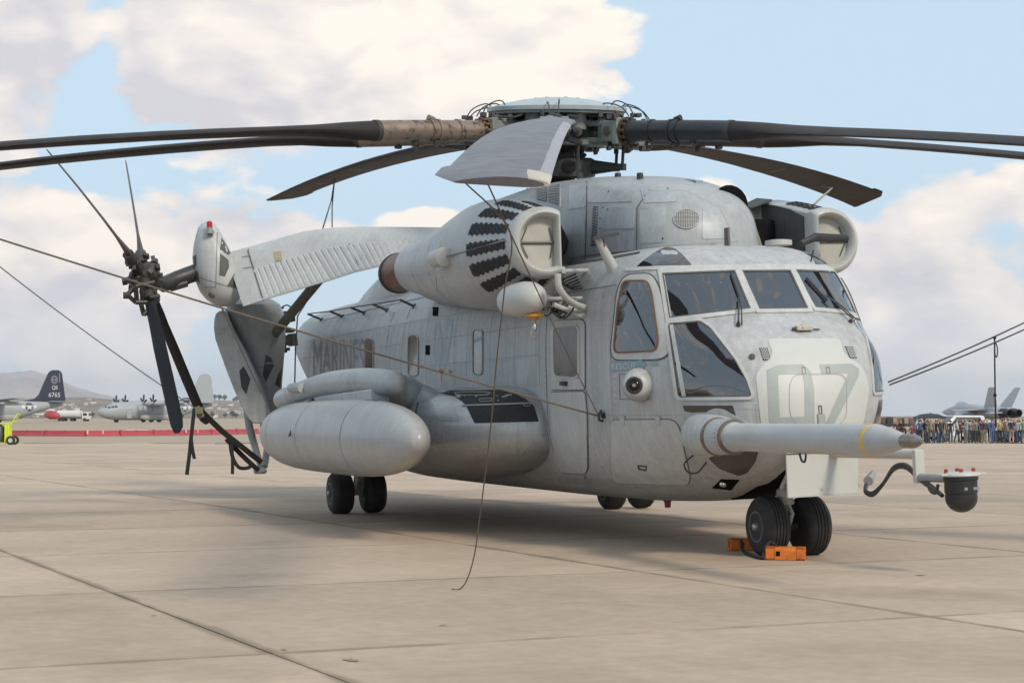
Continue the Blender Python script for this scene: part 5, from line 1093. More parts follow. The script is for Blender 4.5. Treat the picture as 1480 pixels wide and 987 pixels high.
# ================================================================== GROUND
def joint_grime(m):
    nt = m.node_tree; n, l = nt.nodes, nt.links; bs = n['Principled BSDF']; old = bs.inputs['Base Color'].links[0].from_socket
    uv = n.new('ShaderNodeUVMap'); s_ = n.new('ShaderNodeSeparateXYZ'); l.new(uv.outputs[0], s_.inputs[0]); t_ = n.new('ShaderNodeTexCoord')
    q = n.new('ShaderNodeTexNoise'); q.inputs['Scale'].default_value = 1.1; q.inputs['Detail'].default_value = 8; l.new(t_.outputs['Object'], q.inputs['Vector'])
    def M(op, a, b):
        k = n.new('ShaderNodeMath'); k.operation = op
        for i, v in enumerate((a, b)):
            if isinstance(v, (int, float)): k.inputs[i].default_value = v
            else: l.new(v, k.inputs[i])
        return k.outputs[0]
    def edge(o): return M('MINIMUM', o, M('SUBTRACT', 1.0, o))
    e = M('MINIMUM', edge(s_.outputs[0]), edge(s_.outputs[1])); r = n.new('ShaderNodeMapRange'); l.new(M('ADD', e, M('MULTIPLY', M('SUBTRACT', q.outputs[0], .5), .045)), r.inputs[0]); r.inputs[1].default_value = .0; r.inputs[2].default_value = .011; r.inputs[3].default_value = .6; r.inputs[4].default_value = 0
    mx = n.new('ShaderNodeMix'); mx.data_type = 'RGBA'; l.new(r.outputs[0], mx.inputs[0]); l.new(old, mx.inputs[6]); mx.inputs[7].default_value = (.17, .125, .085, 1); l.new(mx.outputs[2], bs.inputs['Base Color']); return m
CONC = mat('slab_concrete', (.455, .35, .262), .75, var=.20, scale=.5, fine=.2, bump=.25, rnd=.085, dirt=.85, dirtcol=(.31, .235, .17), dscale=.4, spec=.3)
joint_grime(CONC)
FILL = mat('joint_filler', (.075, .062, .05), .85, var=.3, scale=2)
FAR = mat('far_apron', (.385, .305, .225), .85, var=.12, scale=.02, fine=.1, spec=.2)
SOIL = mat('dry_soil', (.42, .30, .20), .95, var=.2, scale=.004, spec=.1)
def P2(d, u): p = CAM+FW0*d+RT*u; return (p.x, p.y, gz(p.x, p.y))
def sheet(name, ds, dz, m, wf=lambda d: d*1.2+60, nu=12):
    vs, fs = [], []
    for d in ds:
        for j in range(nu+1):
            x, y, z = P2(d, (j/nu-.5)*2*wf(d)); vs.append((x, y, z+dz))
    for i in range(len(ds)-1):
        for j in range(nu): a = i*(nu+1)+j; fs.append((a, a+1, a+nu+2, a+nu+1))
    me = bpy.data.meshes.new(name); me.from_pydata(vs, [], fs); me.materials.append(m); me.shade_smooth(); o = bpy.data.objects.new(name, me); COL.objects.link(o)
    b = bmesh.new(); b.from_mesh(me); bmesh.ops.recalc_face_normals(b, faces=b.faces)
    b.faces.ensure_lookup_table()
    if b.faces[0].normal.z < 0: bmesh.ops.reverse_faces(b, faces=b.faces)
    b.to_mesh(me); b.free(); return o
GA = sheet('apron', [-60, -20, 0, 10, 20, 25, 30, 35, 40, 60, 80, 100, 120, 135], -.007, FILL, lambda d: max(0, d)*.6+60); GA['kind'] = 'structure'
o = sheet('airfield_ground', [-60, 0, 10, 25, 40, 80, 120, 150, 200, 300, 400, 460, 600, 900, 1400, 2200], -.02 if False else -.03, FAR, lambda d: max(0, d)*1.2+120, 24); o['kind'] = 'structure'
o = sheet('land', [-400, 0, 25, 40, 120, 150, 200, 400, 460, 900, 1500, 2200, 4000, 9000, 16000], -.25, SOIL, lambda d: max(0, d)*1.5+600, 24); o['kind'] = 'structure'
# concrete slabs laid to the joint grid of the photograph, nearest ones as separate pieces
ga = R(6.1); eu = Vector((math.cos(ga), math.sin(ga), 0)); ev = Vector((-math.sin(ga), math.cos(ga), 0)); SU, SV, U0, V0 = 3.74, 4.24, .92, -2.06
slabs = []
for i in range(-45, 8):
    for j in range(-22, 30):
        c = eu*(U0+(i+.5)*SU)+ev*(V0+(j+.5)*SV); r = c-CAM; d = r.dot(FW0); u = r.dot(RT)
        if d < 3 or d > 132: continue
        if abs(u) > d*.285+3.2: continue
        slabs.append((d, i, j, c))
slabs.sort(key=lambda q: q[0])
slabm = MB(); g = .0065; meshes = {}
def slabgeo(mb_, c, h, loc):
    top = []; 
    for a, b in ((-1, -1), (1, -1), (1, 1), (-1, 1)):
        p = c+eu*(a*(SU/2-g))+ev*(b*(SV/2-g)); top.append(Vector((p.x, p.y, gz(p.x, p.y)+h))-loc)
    low = [p-Vector((0, 0, .02)) for p in top]; ins = [p.lerp(sum(top, Vector())/4, .004)+Vector((0, 0, .003)) for p in top]
    mb_.add(low+top+ins, [(0, 1, 5, 4), (1, 2, 6, 5), (2, 3, 7, 6), (3, 0, 4, 7), (4, 5, 9, 8), (5, 6, 10, 9), (6, 7, 11, 10), (7, 4, 8, 11), (8, 9, 10, 11)])
def slabuv(o):
    me = o.data; uv = me.uv_layers.new(name='UVMap')
    for p in me.polygons:
        for li, vi in zip(p.loop_indices, p.vertices):
            q = vi % 12; uv.data[li].uv = ((0, 0), (1, 0), (1, 1), (0, 1))[q % 4]
rs = random.Random(21)
for n_, (d, i, j, c) in enumerate(slabs):
    h = rs.uniform(-.0015, .0015)
    if n_ < 290:
        m_ = MB(); slabgeo(m_, c, h, Vector()); o = m_.obj('concrete_slab', CONC, GA, 0); slabuv(o)
    else: slabgeo(slabm, c, h, Vector())
if slabm.v: o = slabm.obj('concrete_slab', CONC, GA, 0); slabuv(o); o['kind'] = 'stuff'
# oil stains as thin films
STAIN = mat('oil_stain', (.24, .185, .13), .6, var=.35, scale=3)
rq = random.Random(31)
def stain(px, py, rx, ry, m, seed, lab, h=.0065):
    d = wray(px, py); t = -CAM.z/d.z; c = CAM+d*t; rr_ = random.Random(seed); m_ = MB(); n = 26; ring = []
    for k in range(n):
        a = 2*math.pi*k/n; q = 1+.35*math.sin(a*2+seed)+.2*math.sin(a*5+seed*2)+rr_.uniform(-.12, .12); p = c+RT*(rx*q*math.cos(a))+FW0*(ry*q*math.sin(a)); ring.append((p.x, p.y, h))
    m_.add([(c.x, c.y, h)]+ring, [(0, k+1, (k+1) % n+1) for k in range(n)]); o = m_.obj('oil_stain', m, GA, 0); return o
for k, (px, py, rx, ry, m_) in enumerate([(508, 955, .035, .05, STAIN), (868, 760, .03, .05, STAIN), (1330, 832, .05, .02, STAIN), (222, 890, .012, .02, STAIN), (1280, 770, .02, .03, STAIN), (640, 905, .02, .02, STAIN), (410, 940, .015, .02, STAIN)]): stain(px, py, rx, ry, m_, k+3, '', .0065+.0004*k)

# ================================================================== BACKGROUND
# --- hills
def hill(name, prof, d, depth, m, zb=-40, n_back=3, seed=1):
    rr_ = random.Random(seed); vs, fs = [], []; px0, px1 = prof[0][0], prof[-1][0]; N = 90; rows_ = 9
    for i in range(N+1):
        px = px0+(px1-px0)*i/N; y = pchip([q[0] for q in prof], [q[1] for q in prof], px); 
        for k in range(rows_):
            t = k/(rows_-1); dd = d+depth*t; hgt = max(0, (603.4-y))/FPX*(d+depth)
            prof_h = math.sin(t*math.pi/2)**1.15; z = 1.2+hgt*prof_h + (math.sin(i*.9+k*1.7)*math.sin(i*.31+k*.8)*hgt*.05 if 0 < k < rows_-1 else 0)
            if k == 0: z = -6
            p = CAM+FW0*dd+RT*((px-740)/FPX*(dd if k else d)); vs.append((p.x, p.y, z))
    for k in (1,):
        for i in range(N+1):
            px = px0+(px1-px0)*i/N; dd = d+depth*1.8; p = CAM+FW0*dd+RT*((px-740)/FPX*dd); vs.append((p.x, p.y, -6))
    for i in range(N):
        for k in range(rows_-1): a = i*rows_+k; fs.append((a, a+rows_, a+rows_+1, a+1))
        a = i*rows_+rows_-1; b = (N+1)*rows_+i; fs.append((a, a+rows_, b+1, b))
    me = bpy.data.meshes.new(name); me.from_pydata(vs, [], fs); me.materials.append(m); me.shade_smooth()
    b = bmesh.new(); b.from_mesh(me); bmesh.ops.recalc_face_normals(b, faces=b.faces); b.to_mesh(me); b.free()
    o = bpy.data.objects.new(name, me); COL.objects.link(o); o['kind'] = 'structure'; return o
HILLM = mat('dry_hill', (.46, .38, .35), .95, var=.35, scale=.0016, fine=.3, dirt=.6, dirtcol=(.12, .12, .08), dscale=.003, spec=.1)
HILLN = mat('scrub_hill', (.24, .19, .14), .95, var=.4, scale=.006, fine=.3, dirt=.7, dirtcol=(.08, .09, .05), dscale=.010, spec=.1)
hill('mountain', [(-260, 590), (-150, 572), (-60, 552), (-10, 543), (15, 538.5), (30, 537), (48, 538), (70, 543), (95, 553), (120, 563), (150, 571), (185, 579), (240, 588), (330, 596), (420, 600)], 7000, 2200, HILLM, seed=1)
hill('hill', [(-120, 586), (0, 578), (60, 576), (110, 574), (150, 577), (200, 580), (250, 579), (300, 578), (340, 580), (380, 584), (440, 588), (520, 592), (640, 596), (900, 599), (1300, 601.5), (1700, 602)], 2600, 900, HILLN, seed=2)
# --- scattered town on the near hillside
HB = [mat('render_%d' % i, c, .8, var=.1, scale=.1) for i, c in enumerate([(.70, .67, .62), (.58, .49, .42), (.50, .49, .48)])]; ROOFM = mat('tile_roof', (.22, .12, .08), .8, var=.2, scale=.1); WINM = mat('far_window', (.05, .055, .06), .3)
rs = random.Random(4)
hx = [q for q in [(-120, 586), (0, 578), (60, 576), (110, 574), (150, 577), (200, 580), (250, 579), (300, 578), (340, 580), (380, 584), (440, 588)]]
def hill_z(px, t):
    y = pchip([q[0] for q in hx], [q[1] for q in hx], px); hgt = (603.4-y)/FPX*3500; return 1.2+hgt*math.sin(t*math.pi/2)**1.15, 2600+900*t
protos = {}
def house(px, t, kind):
    z, dd = hill_z(px, t); p = CAM+FW0*dd+RT*((px-740)/FPX*dd); L, Wd, H = [(16, 10, 5.5), (24, 12, 7), (38, 14, 10)][kind]
    if kind not in protos:
        r_ = thing('house', ['pale small house with a dark pitched roof among the roofs on the far hillside', 'tan two-storey house on the far hillside', 'long grey block of flats on the far hillside'][kind], 'house', group='houses on the far hillside')
        b = MB().box((0, 0, H/2-2), (L, Wd, H+4)).obj('wall', HB[kind], r_, 0)
        if kind < 2: MB().loft([[Vector((x, -Wd/2-.5, H)), Vector((x, Wd/2+.5, H)), Vector((x, 0, H+2.6))] for x in (-L/2-.5, L/2+.5)]).obj('roof', ROOFM, r_, 0)
        else: MB().box((0, 0, H+.3), (L+.6, Wd+.6, .6)).obj('roof', HB[2], r_, 0)
        w = MB()
        for x in np.linspace(-L/2+2.5, L/2-2.5, int(L/5)): w.box((x, -Wd/2-.05, H*.55), (1.8, .2, 1.6)).box((x, Wd/2+.05, H*.55), (1.8, .2, 1.6))
        w.obj('window', WINM, r_, 0); protos[kind] = r_; r = r_
    else:
        r = protos[kind].copy(); COL.objects.link(r)
        for ch in protos[kind].children: c_ = ch.copy(); COL.objects.link(c_); c_.parent = r
    r.location = (p.x, p.y, z-.6); r.scale = (.55, .55, .55); r.rotation_euler.z = YAW+rs.uniform(-.8, .8); return r
for k in range(86):
    px = rs.uniform(-5, 385); t = rs.uniform(.05, .62) if px < 290 else rs.uniform(.05, .5); house(px, t, rs.choice((0, 0, 0, 1, 1, 2)))
# --- low trees along the far field edge
LEAF = mat('far_foliage', (.055, .065, .035), .9, var=.5, scale=.3); BARK = mat('bark', (.12, .09, .06), .9)
tp = None
def far_tree(px, d, h, zoff=0):
    global tp
    if tp is None:
        tp = thing('tree', 'small dark round tree in the row at the far edge of the airfield', 'tree', group='trees at the far edge of the airfield')
        MB().tube([(0, 0, -.1), (0, 0, .35), (.03, 0, .6)], [.05, .035, .02], 6).obj('trunk', BARK, tp, 0); rt = random.Random(8); m_ = MB()
        for k in range(120):
            v = Vector((rt.gauss(0, 1), rt.gauss(0, 1), rt.gauss(0, 1))).normalized()*rt.uniform(.5, 1); c = Vector((v.x*.38, v.y*.38, .64+v.z*.34)); s_ = rt.uniform(.05, .1)
            a, b = v.orthogonal().normalized()*s_, v.cross(v.orthogonal()).normalized()*s_; m_.add([c-a, c+b, c+a, c-b], [(0, 1, 2, 3)])
        m_.obj('crown', LEAF, tp, 0); r = tp
    else:
        r = tp.copy(); COL.objects.link(r)
        for ch in tp.children: c_ = ch.copy(); COL.objects.link(c_); c_.parent = r
    p = ground_at(px, d, zoff); r.location = p; r.scale = (h*rs.uniform(.9, 1.4), h*rs.uniform(.9, 1.4), h); r.rotation_euler.z = rs.uniform(0, 6); return r
for k in range(20):
    px = rs.choice((rs.uniform(296, 430), rs.uniform(296, 430), rs.uniform(-5, 300))); far_tree(px, rs.uniform(1900, 2150), rs.uniform(5, 10), 0)
for k in range(9):
    px = 300+k*9+rs.uniform(-3, 3); z, dd = hill_z(px, .95); t = far_tree(px, 2000, rs.uniform(9, 15)); p = CAM+FW0*dd+RT*((px-740)/FPX*dd); t.location = (p.x, p.y, z-3)

# --- transport aeroplanes
TG = mat('transport_grey', (.33, .355, .37), .5, var=.08, scale=.3, dirt=.2, dirtcol=(.24, .25, .25)); TGD = mat('transport_belly', (.36, .35, .32), .5, var=.1, scale=.3); NAVY = mat('dark_fin', (.02, .022, .045), .5, var=.1); PROPM = mat('propeller_grey', (.05, .05, .055), .5)
def transport(label, loc, rz, dark):
    t = thing('transport_aeroplane', label, 'aeroplane', loc, rz)
    S = [(14.6, .1, 2.6, 2.4, 2.2), (14.2, .7, 3.1, 2.4, 1.7), (13, 1.35, 3.6, 2.4, 1.1), (11.5, 1.8, 4.2, 2.5, .75), (10.2, 2.05, 4.75, 2.6, .6), (8.5, 2.15, 4.85, 2.7, .55), (-3.5, 2.15, 4.85, 2.7, .55), (-5.5, 2.1, 4.85, 2.9, 1.0), (-9, 1.7, 4.8, 3.5, 2.2), (-12.5, 1.0, 4.7, 4.0, 3.3), (-14.8, .3, 4.5, 4.2, 3.9), (-15.2, .05, 4.35, 4.2, 4.05)]
    f = MB().loft([supring(q[0], q[1], q[2], q[3], q[4], 2.2, 2.2, 28) for q in S]).obj('fuselage', TG, t, 50); bf = bvh_of(f)
    def wingpanel(name, pts0, pts1, th0, th1, m=TG, vert=False):
        m_ = MB(); rg = []
        for (le, te, a, b), th in ((pts0, th0), (pts1, th1)):
            o_ = []
            for fx, ft in ((0, .0), (.2, .5), (.5, .4), (1, .02), (.5, -.3), (.2, -.4)):
                x = le+(te-le)*fx; o_.append(Vector((x, th*ft, b)) if vert else Vector((x, a, b+th*ft)))
            rg.append(o_)
        m_.loft(rg); return m_.obj(name, m, t, 40)
    for s in (-1, 1):
        wingpanel('wing', (3.2, -1.7, 0, 4.75), (2.2, -.4, s*20.2, 5.3), .75, .25)
        wingpanel('tailplane', (-11.2, -15.0, 0, 4.7), (-13.1, -15.2, s*8.0, 4.75), .35, .15)
        for yy in (5.2, 10.4):
            e = MB().lathe((5.2, s*yy, 4.55), (-1, 0, 0), [(-.7, .02), (-.35, .3), (0, .42), (.1, .55), (2.2, .62), (4.2, .45), (5.4, .15)], 18).obj('engine', TG, t)
            pr_ = MB()
            for k in range(6):
                a = 2*math.pi*k/6+.4; d_ = Vector((0, math.cos(a), math.sin(a))); n_ = Vector((1, 0, 0)).cross(d_)
                pr_.loft([[Vector((5.35, s*yy, 4.55))+d_*r+(n_*c*.8+Vector((c*.6, 0, 0)))*w for c in (-1, 1)]+[Vector((5.30, s*yy, 4.55))+d_*r+(n_*c*.8+Vector((c*.6, 0, 0)))*w for c in (1, -1)] for r, w in ((.3, .10), (.9, .2), (1.6, .24), (2.05, .10))])
            pr_.obj('propeller', PROPM, e)
        MB().loft([supring(x, w, 1.9, 1.2, zb, 2.5, 2.5, 20, y0=s*2.1) for x, w, zb in ((4.6, .1, 1.0), (3.6, .65, .55), (-2.8, .65, .55), (-4.2, .1, 1.0))]).obj('gear_sponson', TGD, t, 50)
        for xx in (1.9, -.1): MB().lathe((xx, s*2.2, .68), (0, 1, 0), [(-.25, .3), (-.22, .62), (.22, .62), (.25, .3)], 20).obj('main_wheel', RUB, t)
        MB().lathe((0.8, s*14.2, 4.2), (1, 0, 0), [(-3.0, .05), (-2, .35), (1.5, .4), (2.6, .05)], 16).obj('wing_tank', TG, t)
    for s in (-.25, .25): MB().lathe((9.8, s, .5), (0, 1, 0), [(-.1, .2), (-.09, .48), (.09, .48), (.1, .2)], 18).obj('nose_wheel', RUB, t)
    MB().tube([(9.8, 0, .5), (9.9, 0, 1.4)], .1).obj('nose_leg', PALE, t)
    # fin with its long dorsal fillet
    F = [(-5.6, 4.75), (-8.6, 5.4), (-9.5, 6.2), (-11.55, 10.9), (-12.0, 11.5), (-12.7, 11.75), (-13.9, 11.75), (-14.5, 11.4), (-14.75, 10.8), (-15.55, 5.3), (-15.4, 4.6)]
    fm = NAVY if dark else TG
    m_ = MB(); m_.loft([[Vector((x, -.28*k_, z)) for x, z in F] if k_ else None for k_ in (1,)]+[[Vector((x, .28, z)) for x, z in F]]); fin = m_.obj('fin', fm, t, 30, bevel=.1)
    if not dark: MB().box((-8.2, 0, 5.2), (1.7, .70, 1.5)).obj('fin_root_patch', NAVY, t, 0, bevel=.2)
    # cockpit windows
    cw = MB()
    for s in (-1, 1):
        for k in range(3): cw.box((12.1-k*.75, s*(1.25+.28*k), 3.55+.12*k), (.6, .35, .45), rot=Matrix.Rotation(-s*R(25), 3, 'Z'))
    cw.box((12.7, 0, 3.55), (.4, 1.9, .4)); cw.obj('cockpit_window', GLASS, t, bevel=.05)
    MB().box((7.5, -1.98, 2.1), (1.2, .5, 2.2)).box((7.5, 1.98, 2.1), (1.2, .5, 2.2)).obj('door', TG, t, bevel=.02)
    # star in its disc with bars on the rear fuselage, both sides
    for s in (-1, 1):
        mf = lambda u, v, s=s: (Vector((u, s*6, v)), Vector((0, -s, 0)))
        cx, cz = -6.9, 3.55
        disc = [(cx+.95*math.cos(a), cz+.95*math.sin(a)) for a in [2*math.pi*k/28 for k in range(28)]]
        patch('insignia_disc', disc, mf, bf, .02, 0, mat('insignia_blue', (.05, .06, .09), .6), t, .5)
        patch('insignia_bar', [(cx-1.7, cz-.3), (cx+1.7, cz-.3), (cx+1.7, cz+.3), (cx-1.7, cz+.3)], mf, bf, .03, 0, mat('insignia_grey', (.6, .6, .6), .6), t, .5)
        patch('insignia_disc', [(cx+(u-cx)*.98, cz+(v-cz)*.98) for u, v in disc], mf, bf, .04, 0, mat('insignia_blue', (0, 0, 0)), t, .5)
        st = [(cx+(.9 if k % 2 == 0 else .36)*math.sin(math.pi*k/5), cz+(.9 if k % 2 == 0 else .36)*math.cos(math.pi*k/5)) for k in range(10)]
        patch('insignia_star', [(cx, cz)]+st, mf, bf, .06, 0, mat('insignia_grey', (0, 0, 0)), t, None, tris=([(cx, cz)]+st, [(0, 1+k, 1+(k+1) % 10) for k in range(10)]))
    if dark:
        bfin = bvh_of(fin); WH = mat('fin_lettering', (.62, .62, .62), .6)
        for s in (-1, 1):
            mf = lambda u, v, s=s: (Vector((u, s*6, v)), Vector((0, -s, 0))); fl = -1 if s > 0 else 1
            # reading direction runs tailwards on one side and nosewards on the other
            textpatch('fin_lettering', 'QB', -13.0-fl*.65, 7.3, 1.0, 1.3, mf, bfin, .15, WH, fin, None, fl); textpatch('fin_lettering', '6765', -12.95-fl*1.3, 5.75, 1.0, 2.6, mf, bfin, .15, WH, fin, None, fl)
            for r_ in (.55, .8): ringpatch('fin_emblem', [(-12.9+r_*.95*math.cos(a), 9.6+r_*math.sin(a)*1.15) for a in [2*math.pi*k/20 for k in range(20)]], .12, mf, bfin, .15, 0, mat('emblem_grey', (.3, .3, .33), .6), fin, .3)
            patch('fin_emblem', [(-13.4, 9.5), (-12.4, 9.5), (-12.4, 9.7), (-13.4, 9.7)], mf, bfin, .15, 0, mat('emblem_grey', (0, 0, 0)), fin)
            patch('fin_stripe', [(-14.2, 9.0), (-14.05, 9.0), (-13.95, 11.2), (-14.1, 11.2)], mf, bfin, .15, 0, mat('emblem_grey', (0, 0, 0)), fin)
    return t
hd = lambda phi: math.atan2((RT*-math.cos(phi)-FW0*math.sin(phi)).y, (RT*-math.cos(phi)-FW0*math.sin(phi)).x)
p = ground_at(-6, 402); transport('grey four-propeller transport aeroplane with a dark fin lettered QB 6765', p, hd(R(32)), True)
p = ground_at(224, 440); transport('grey four-propeller transport aeroplane with a pale fin, seen behind the tail rotor blades', p, hd(R(36)), False)

# --- tanker lorry and the small red and white helicopter
t = thing('tanker_lorry', 'white fuel tanker lorry parked between the two transport aeroplanes', 'lorry', ground_at(108, 560), hd(R(170)))
LW = mat('lorry_white', (.66, .65, .62), .5, var=.06)
MB().loft([supring(x, 1.25, 3.3, 2.2, 1.15, 2.6, 2.6, 24) for x in (-5.2, -5.0, 2.0, 2.2)]).obj('tank', LW, t, 40); MB().box((-1, 0, .95), (9.5, 1.2, .3)).obj('chassis', BLK, t)
cb = MB().box((3.9, 0, 1.7), (2.1, 2.4, 2.2)).obj('cab', LW, t, bevel=.15); MB().box((4.97, 0, 2.1), (.06, 2.0, .8)).box((3.9, 1.21, 2.1), (1.2, .06, .7)).box((3.9, -1.21, 2.1), (1.2, .06, .7)).obj('window', GLASS, cb)
for x in (3.8, -.4, -3.2, -4.3):
    for s in (-1, 1): MB().lathe((x, s*1.1, .52), (0, 1, 0), [(-.16, .25), (-.15, .52), (.15, .52), (.16, .25)], 16).obj('wheel', RUB, t)
t = thing('light_helicopter', 'small red and white helicopter standing behind the dark finned transport', 'helicopter', ground_at(76, 545), hd(R(165)))
RW = mat('bright_red', (.42, .05, .05), .4, var=.08)
MB().loft([supring(x, w, zt, 1.7, zb, 2.2, 2.2, 20) for x, w, zt, zb in ((2.6, .1, 1.7, 1.3), (2.1, .8, 2.3, .8), (1.0, 1.2, 3.0, .6), (-.8, 1.2, 3.1, .6), (-2.0, .7, 2.6, 1.2), (-2.6, .35, 2.3, 1.6))]).obj('cabin', RW, t, 50)
MB().tube([(-2.3, 0, 2.0), (-8.4, 0, 2.3)], [.42, .16], 12).box((-8.6, 0, 3.0), (.8, .12, 1.9)).obj('tail_boom', LW, t); MB().loft([supring(x, .7, 3.7, 3.3, 2.9, 2.2, 2.2, 16) for x in (.6, .4, -1.6, -1.9)]).obj('engine_cover', LW, t)
MB().tube([(-.2, 0, 3.6), (-.2, 0, 4.3)], .1).box((-.2, 0, 4.3), (13, .35, .06), rot=Matrix.Rotation(R(38), 3, 'Z')).obj('rotor', BLK, t); MB().tube([(2, .9, .1), (-2, .9, .1)], .06).tube([(2, -.9, .1), (-2, -.9, .1)], .06).tube([(1, .9, .1), (.6, .5, .9)], .05).tube([(1, -.9, .1), (.6, -.5, .9)], .05).obj('skid', STEEL, t)
MB().box((2.0, 0, 1.95), (.5, 1.2, .6)).obj('window', GLASS, t, bevel=.1)

# --- red barrier line
RB_ = mat('barrier_red', (.42, .06, .075), .55, var=.2, scale=1.5, dirt=.35, dirtcol=(.30, .12, .12), dscale=1.2); RBW = mat('barrier_end_white', (.6, .5, .48), .6, var=.1)
ends = [14, 66, 124, 173, 221, 266, 304, 341, 374]
yb = lambda px: pchip([14, 120, 200, 300, 374], [182, 178, 182, 190, 200], px)
for i in range(len(ends)-1):
    a, b = ground_at(ends[i]+.6, yb(ends[i])), ground_at(ends[i+1]-.6, yb(ends[i+1])); m_ = (a+b)/2; d_ = b-a; L = d_.length
    t = thing('barrier_segment', ['red low barrier segment next to the yellow cart', 'second red barrier segment from the yellow cart, below the star insignia', 'red barrier segment under the white tanker lorry', 'red barrier segment ahead of the pale finned transport', 'red barrier segment below the nose wheel of the pale finned transport', 'red barrier segment just before the hanging tail rotor blades', 'red barrier segment seen between the tail rotor blades and the black straps', 'red barrier segment farthest from the yellow cart, beside the tail bumper'][i], 'barrier', m_, math.atan2(d_.y, d_.x), 'red barrier segments across the apron')
    MB().loft([[Vector((x, y, z)) for y, z in ((-.28, 0), (.28, 0), (.26, .16), (.12, .24), (.10, .54), (-.10, .54), (-.12, .24), (-.26, .16))] for x in (-L/2, L/2)]).obj('barrier_body', RB_, t, 20, bevel=.02)
    MB().box((-L/2+.12, 0, .30), (.16, .30, .56)).box((0, 0, .3), (.14, .26, .52)).obj('barrier_rib', RBW if i in (2, 5) else RB_, t)
# --- pale strips lying on the far taxiway
for a, b, d in [(72, 103, 205), (183, 214, 225)]:
    p, q = ground_at(a, d, .1), ground_at(b, d, .1); t = MB().tube([p, q], .07, 8).obj('towbar', LW); tag(t, 'long pale towbar lying on the apron behind the red barrier' if a > 100 else 'short pale towbar lying near the yellow cart behind the red barrier', 'towbar')

# --- yellow ground cart
YG = mat('fluorescent_yellow', (.62, .72, .04), .45, var=.08)
t = thing('fire_bottle_cart', 'fluorescent yellow fire bottle cart with a black wheel and tall handle', 'cart', ground_at(8, 124), vr)
fr = MB()
for y in (-.35, .35):
    fr.tube([(-.9, y, 1.42), (.35, y, 1.42)], .035).tube([(.30, y, .25), (.30, y, 1.42)], .035).tube([(.30, y, 1.40), (.62, y, 1.55), (.90, y, 2.05)], .035).tube([(-.9, y, .12), (.42, y, .12)], .035).tube([(.12, y, .2), (.12, y, 1.42)], .03).tube([(-.3, y, .2), (-.3, y, 1.42)], .03)
fr.tube([(.90, -.35, 2.05), (.90, .35, 2.05)], .035).box((.22, 0, .75), (.32, .7, 1.2)).obj('cart_frame', YG, t)
MB().lathe((-.35, 0, .12), (0, 0, 1), [(0, .2), (.05, .34), (1.0, .34), (1.2, .2), (1.3, .05)], 18).obj('bottle', BLK, t)
for y in (-.5, .5): w = MB().lathe((.52, y, .30), (0, 1, 0), [(-.06, .16), (-.07, .30), (.07, .30), (.06, .16)], 22).obj('wheel', RUB, t); MB().lathe((.52, y, .30), (0, 1, 0), [(-.065, .15), (.065, .15)], 16).obj('rim', mat('rim_cream', (.5, .5, .42), .5), w)

# --- fighter jet behind the crowd
FG = mat('fighter_grey', (.36, .37, .39), .45, var=.07, scale=.5); FGL = mat('fighter_light', (.41, .42, .44), .45)
p = ground_at(1412, 232); t = thing('fighter_jet', 'blue grey twin-tailed fighter jet standing behind the crowd', 'fighter jet', p, hd(R(-74)))
S = [(8.9, .03, 2.4, 2.35, 2.3), (8.2, .22, 2.62, 2.35, 2.1), (7, .45, 2.9, 2.4, 1.85), (5.6, .6, 3.15, 2.4, 1.7), (3.5, .75, 3.35, 2.35, 1.6), (1, .95, 3.35, 2.3, 1.45), (-2, 1.3, 3.2, 2.25, 1.4), (-5, 1.35, 3.0, 2.25, 1.5), (-7.2, 1.15, 2.8, 2.25, 1.7)]
MB().loft([supring(q[0], q[1], q[2], q[3], q[4], 2.3, 2.3, 24) for q in S]).obj('fuselage', FG, t, 50)
MB().loft([supring(x, w, zt, 3.0, 2.6, 2, 2, 18) for x, w, zt in ((6.0, .05, 3.0), (5.2, .38, 3.5), (4.2, .45, 3.85), (3.0, .42, 3.8), (1.6, .25, 3.45))]).obj('canopy', mat('canopy_glass', (.45, .48, .5), .08, var=.05, coat=.5), t, 60)
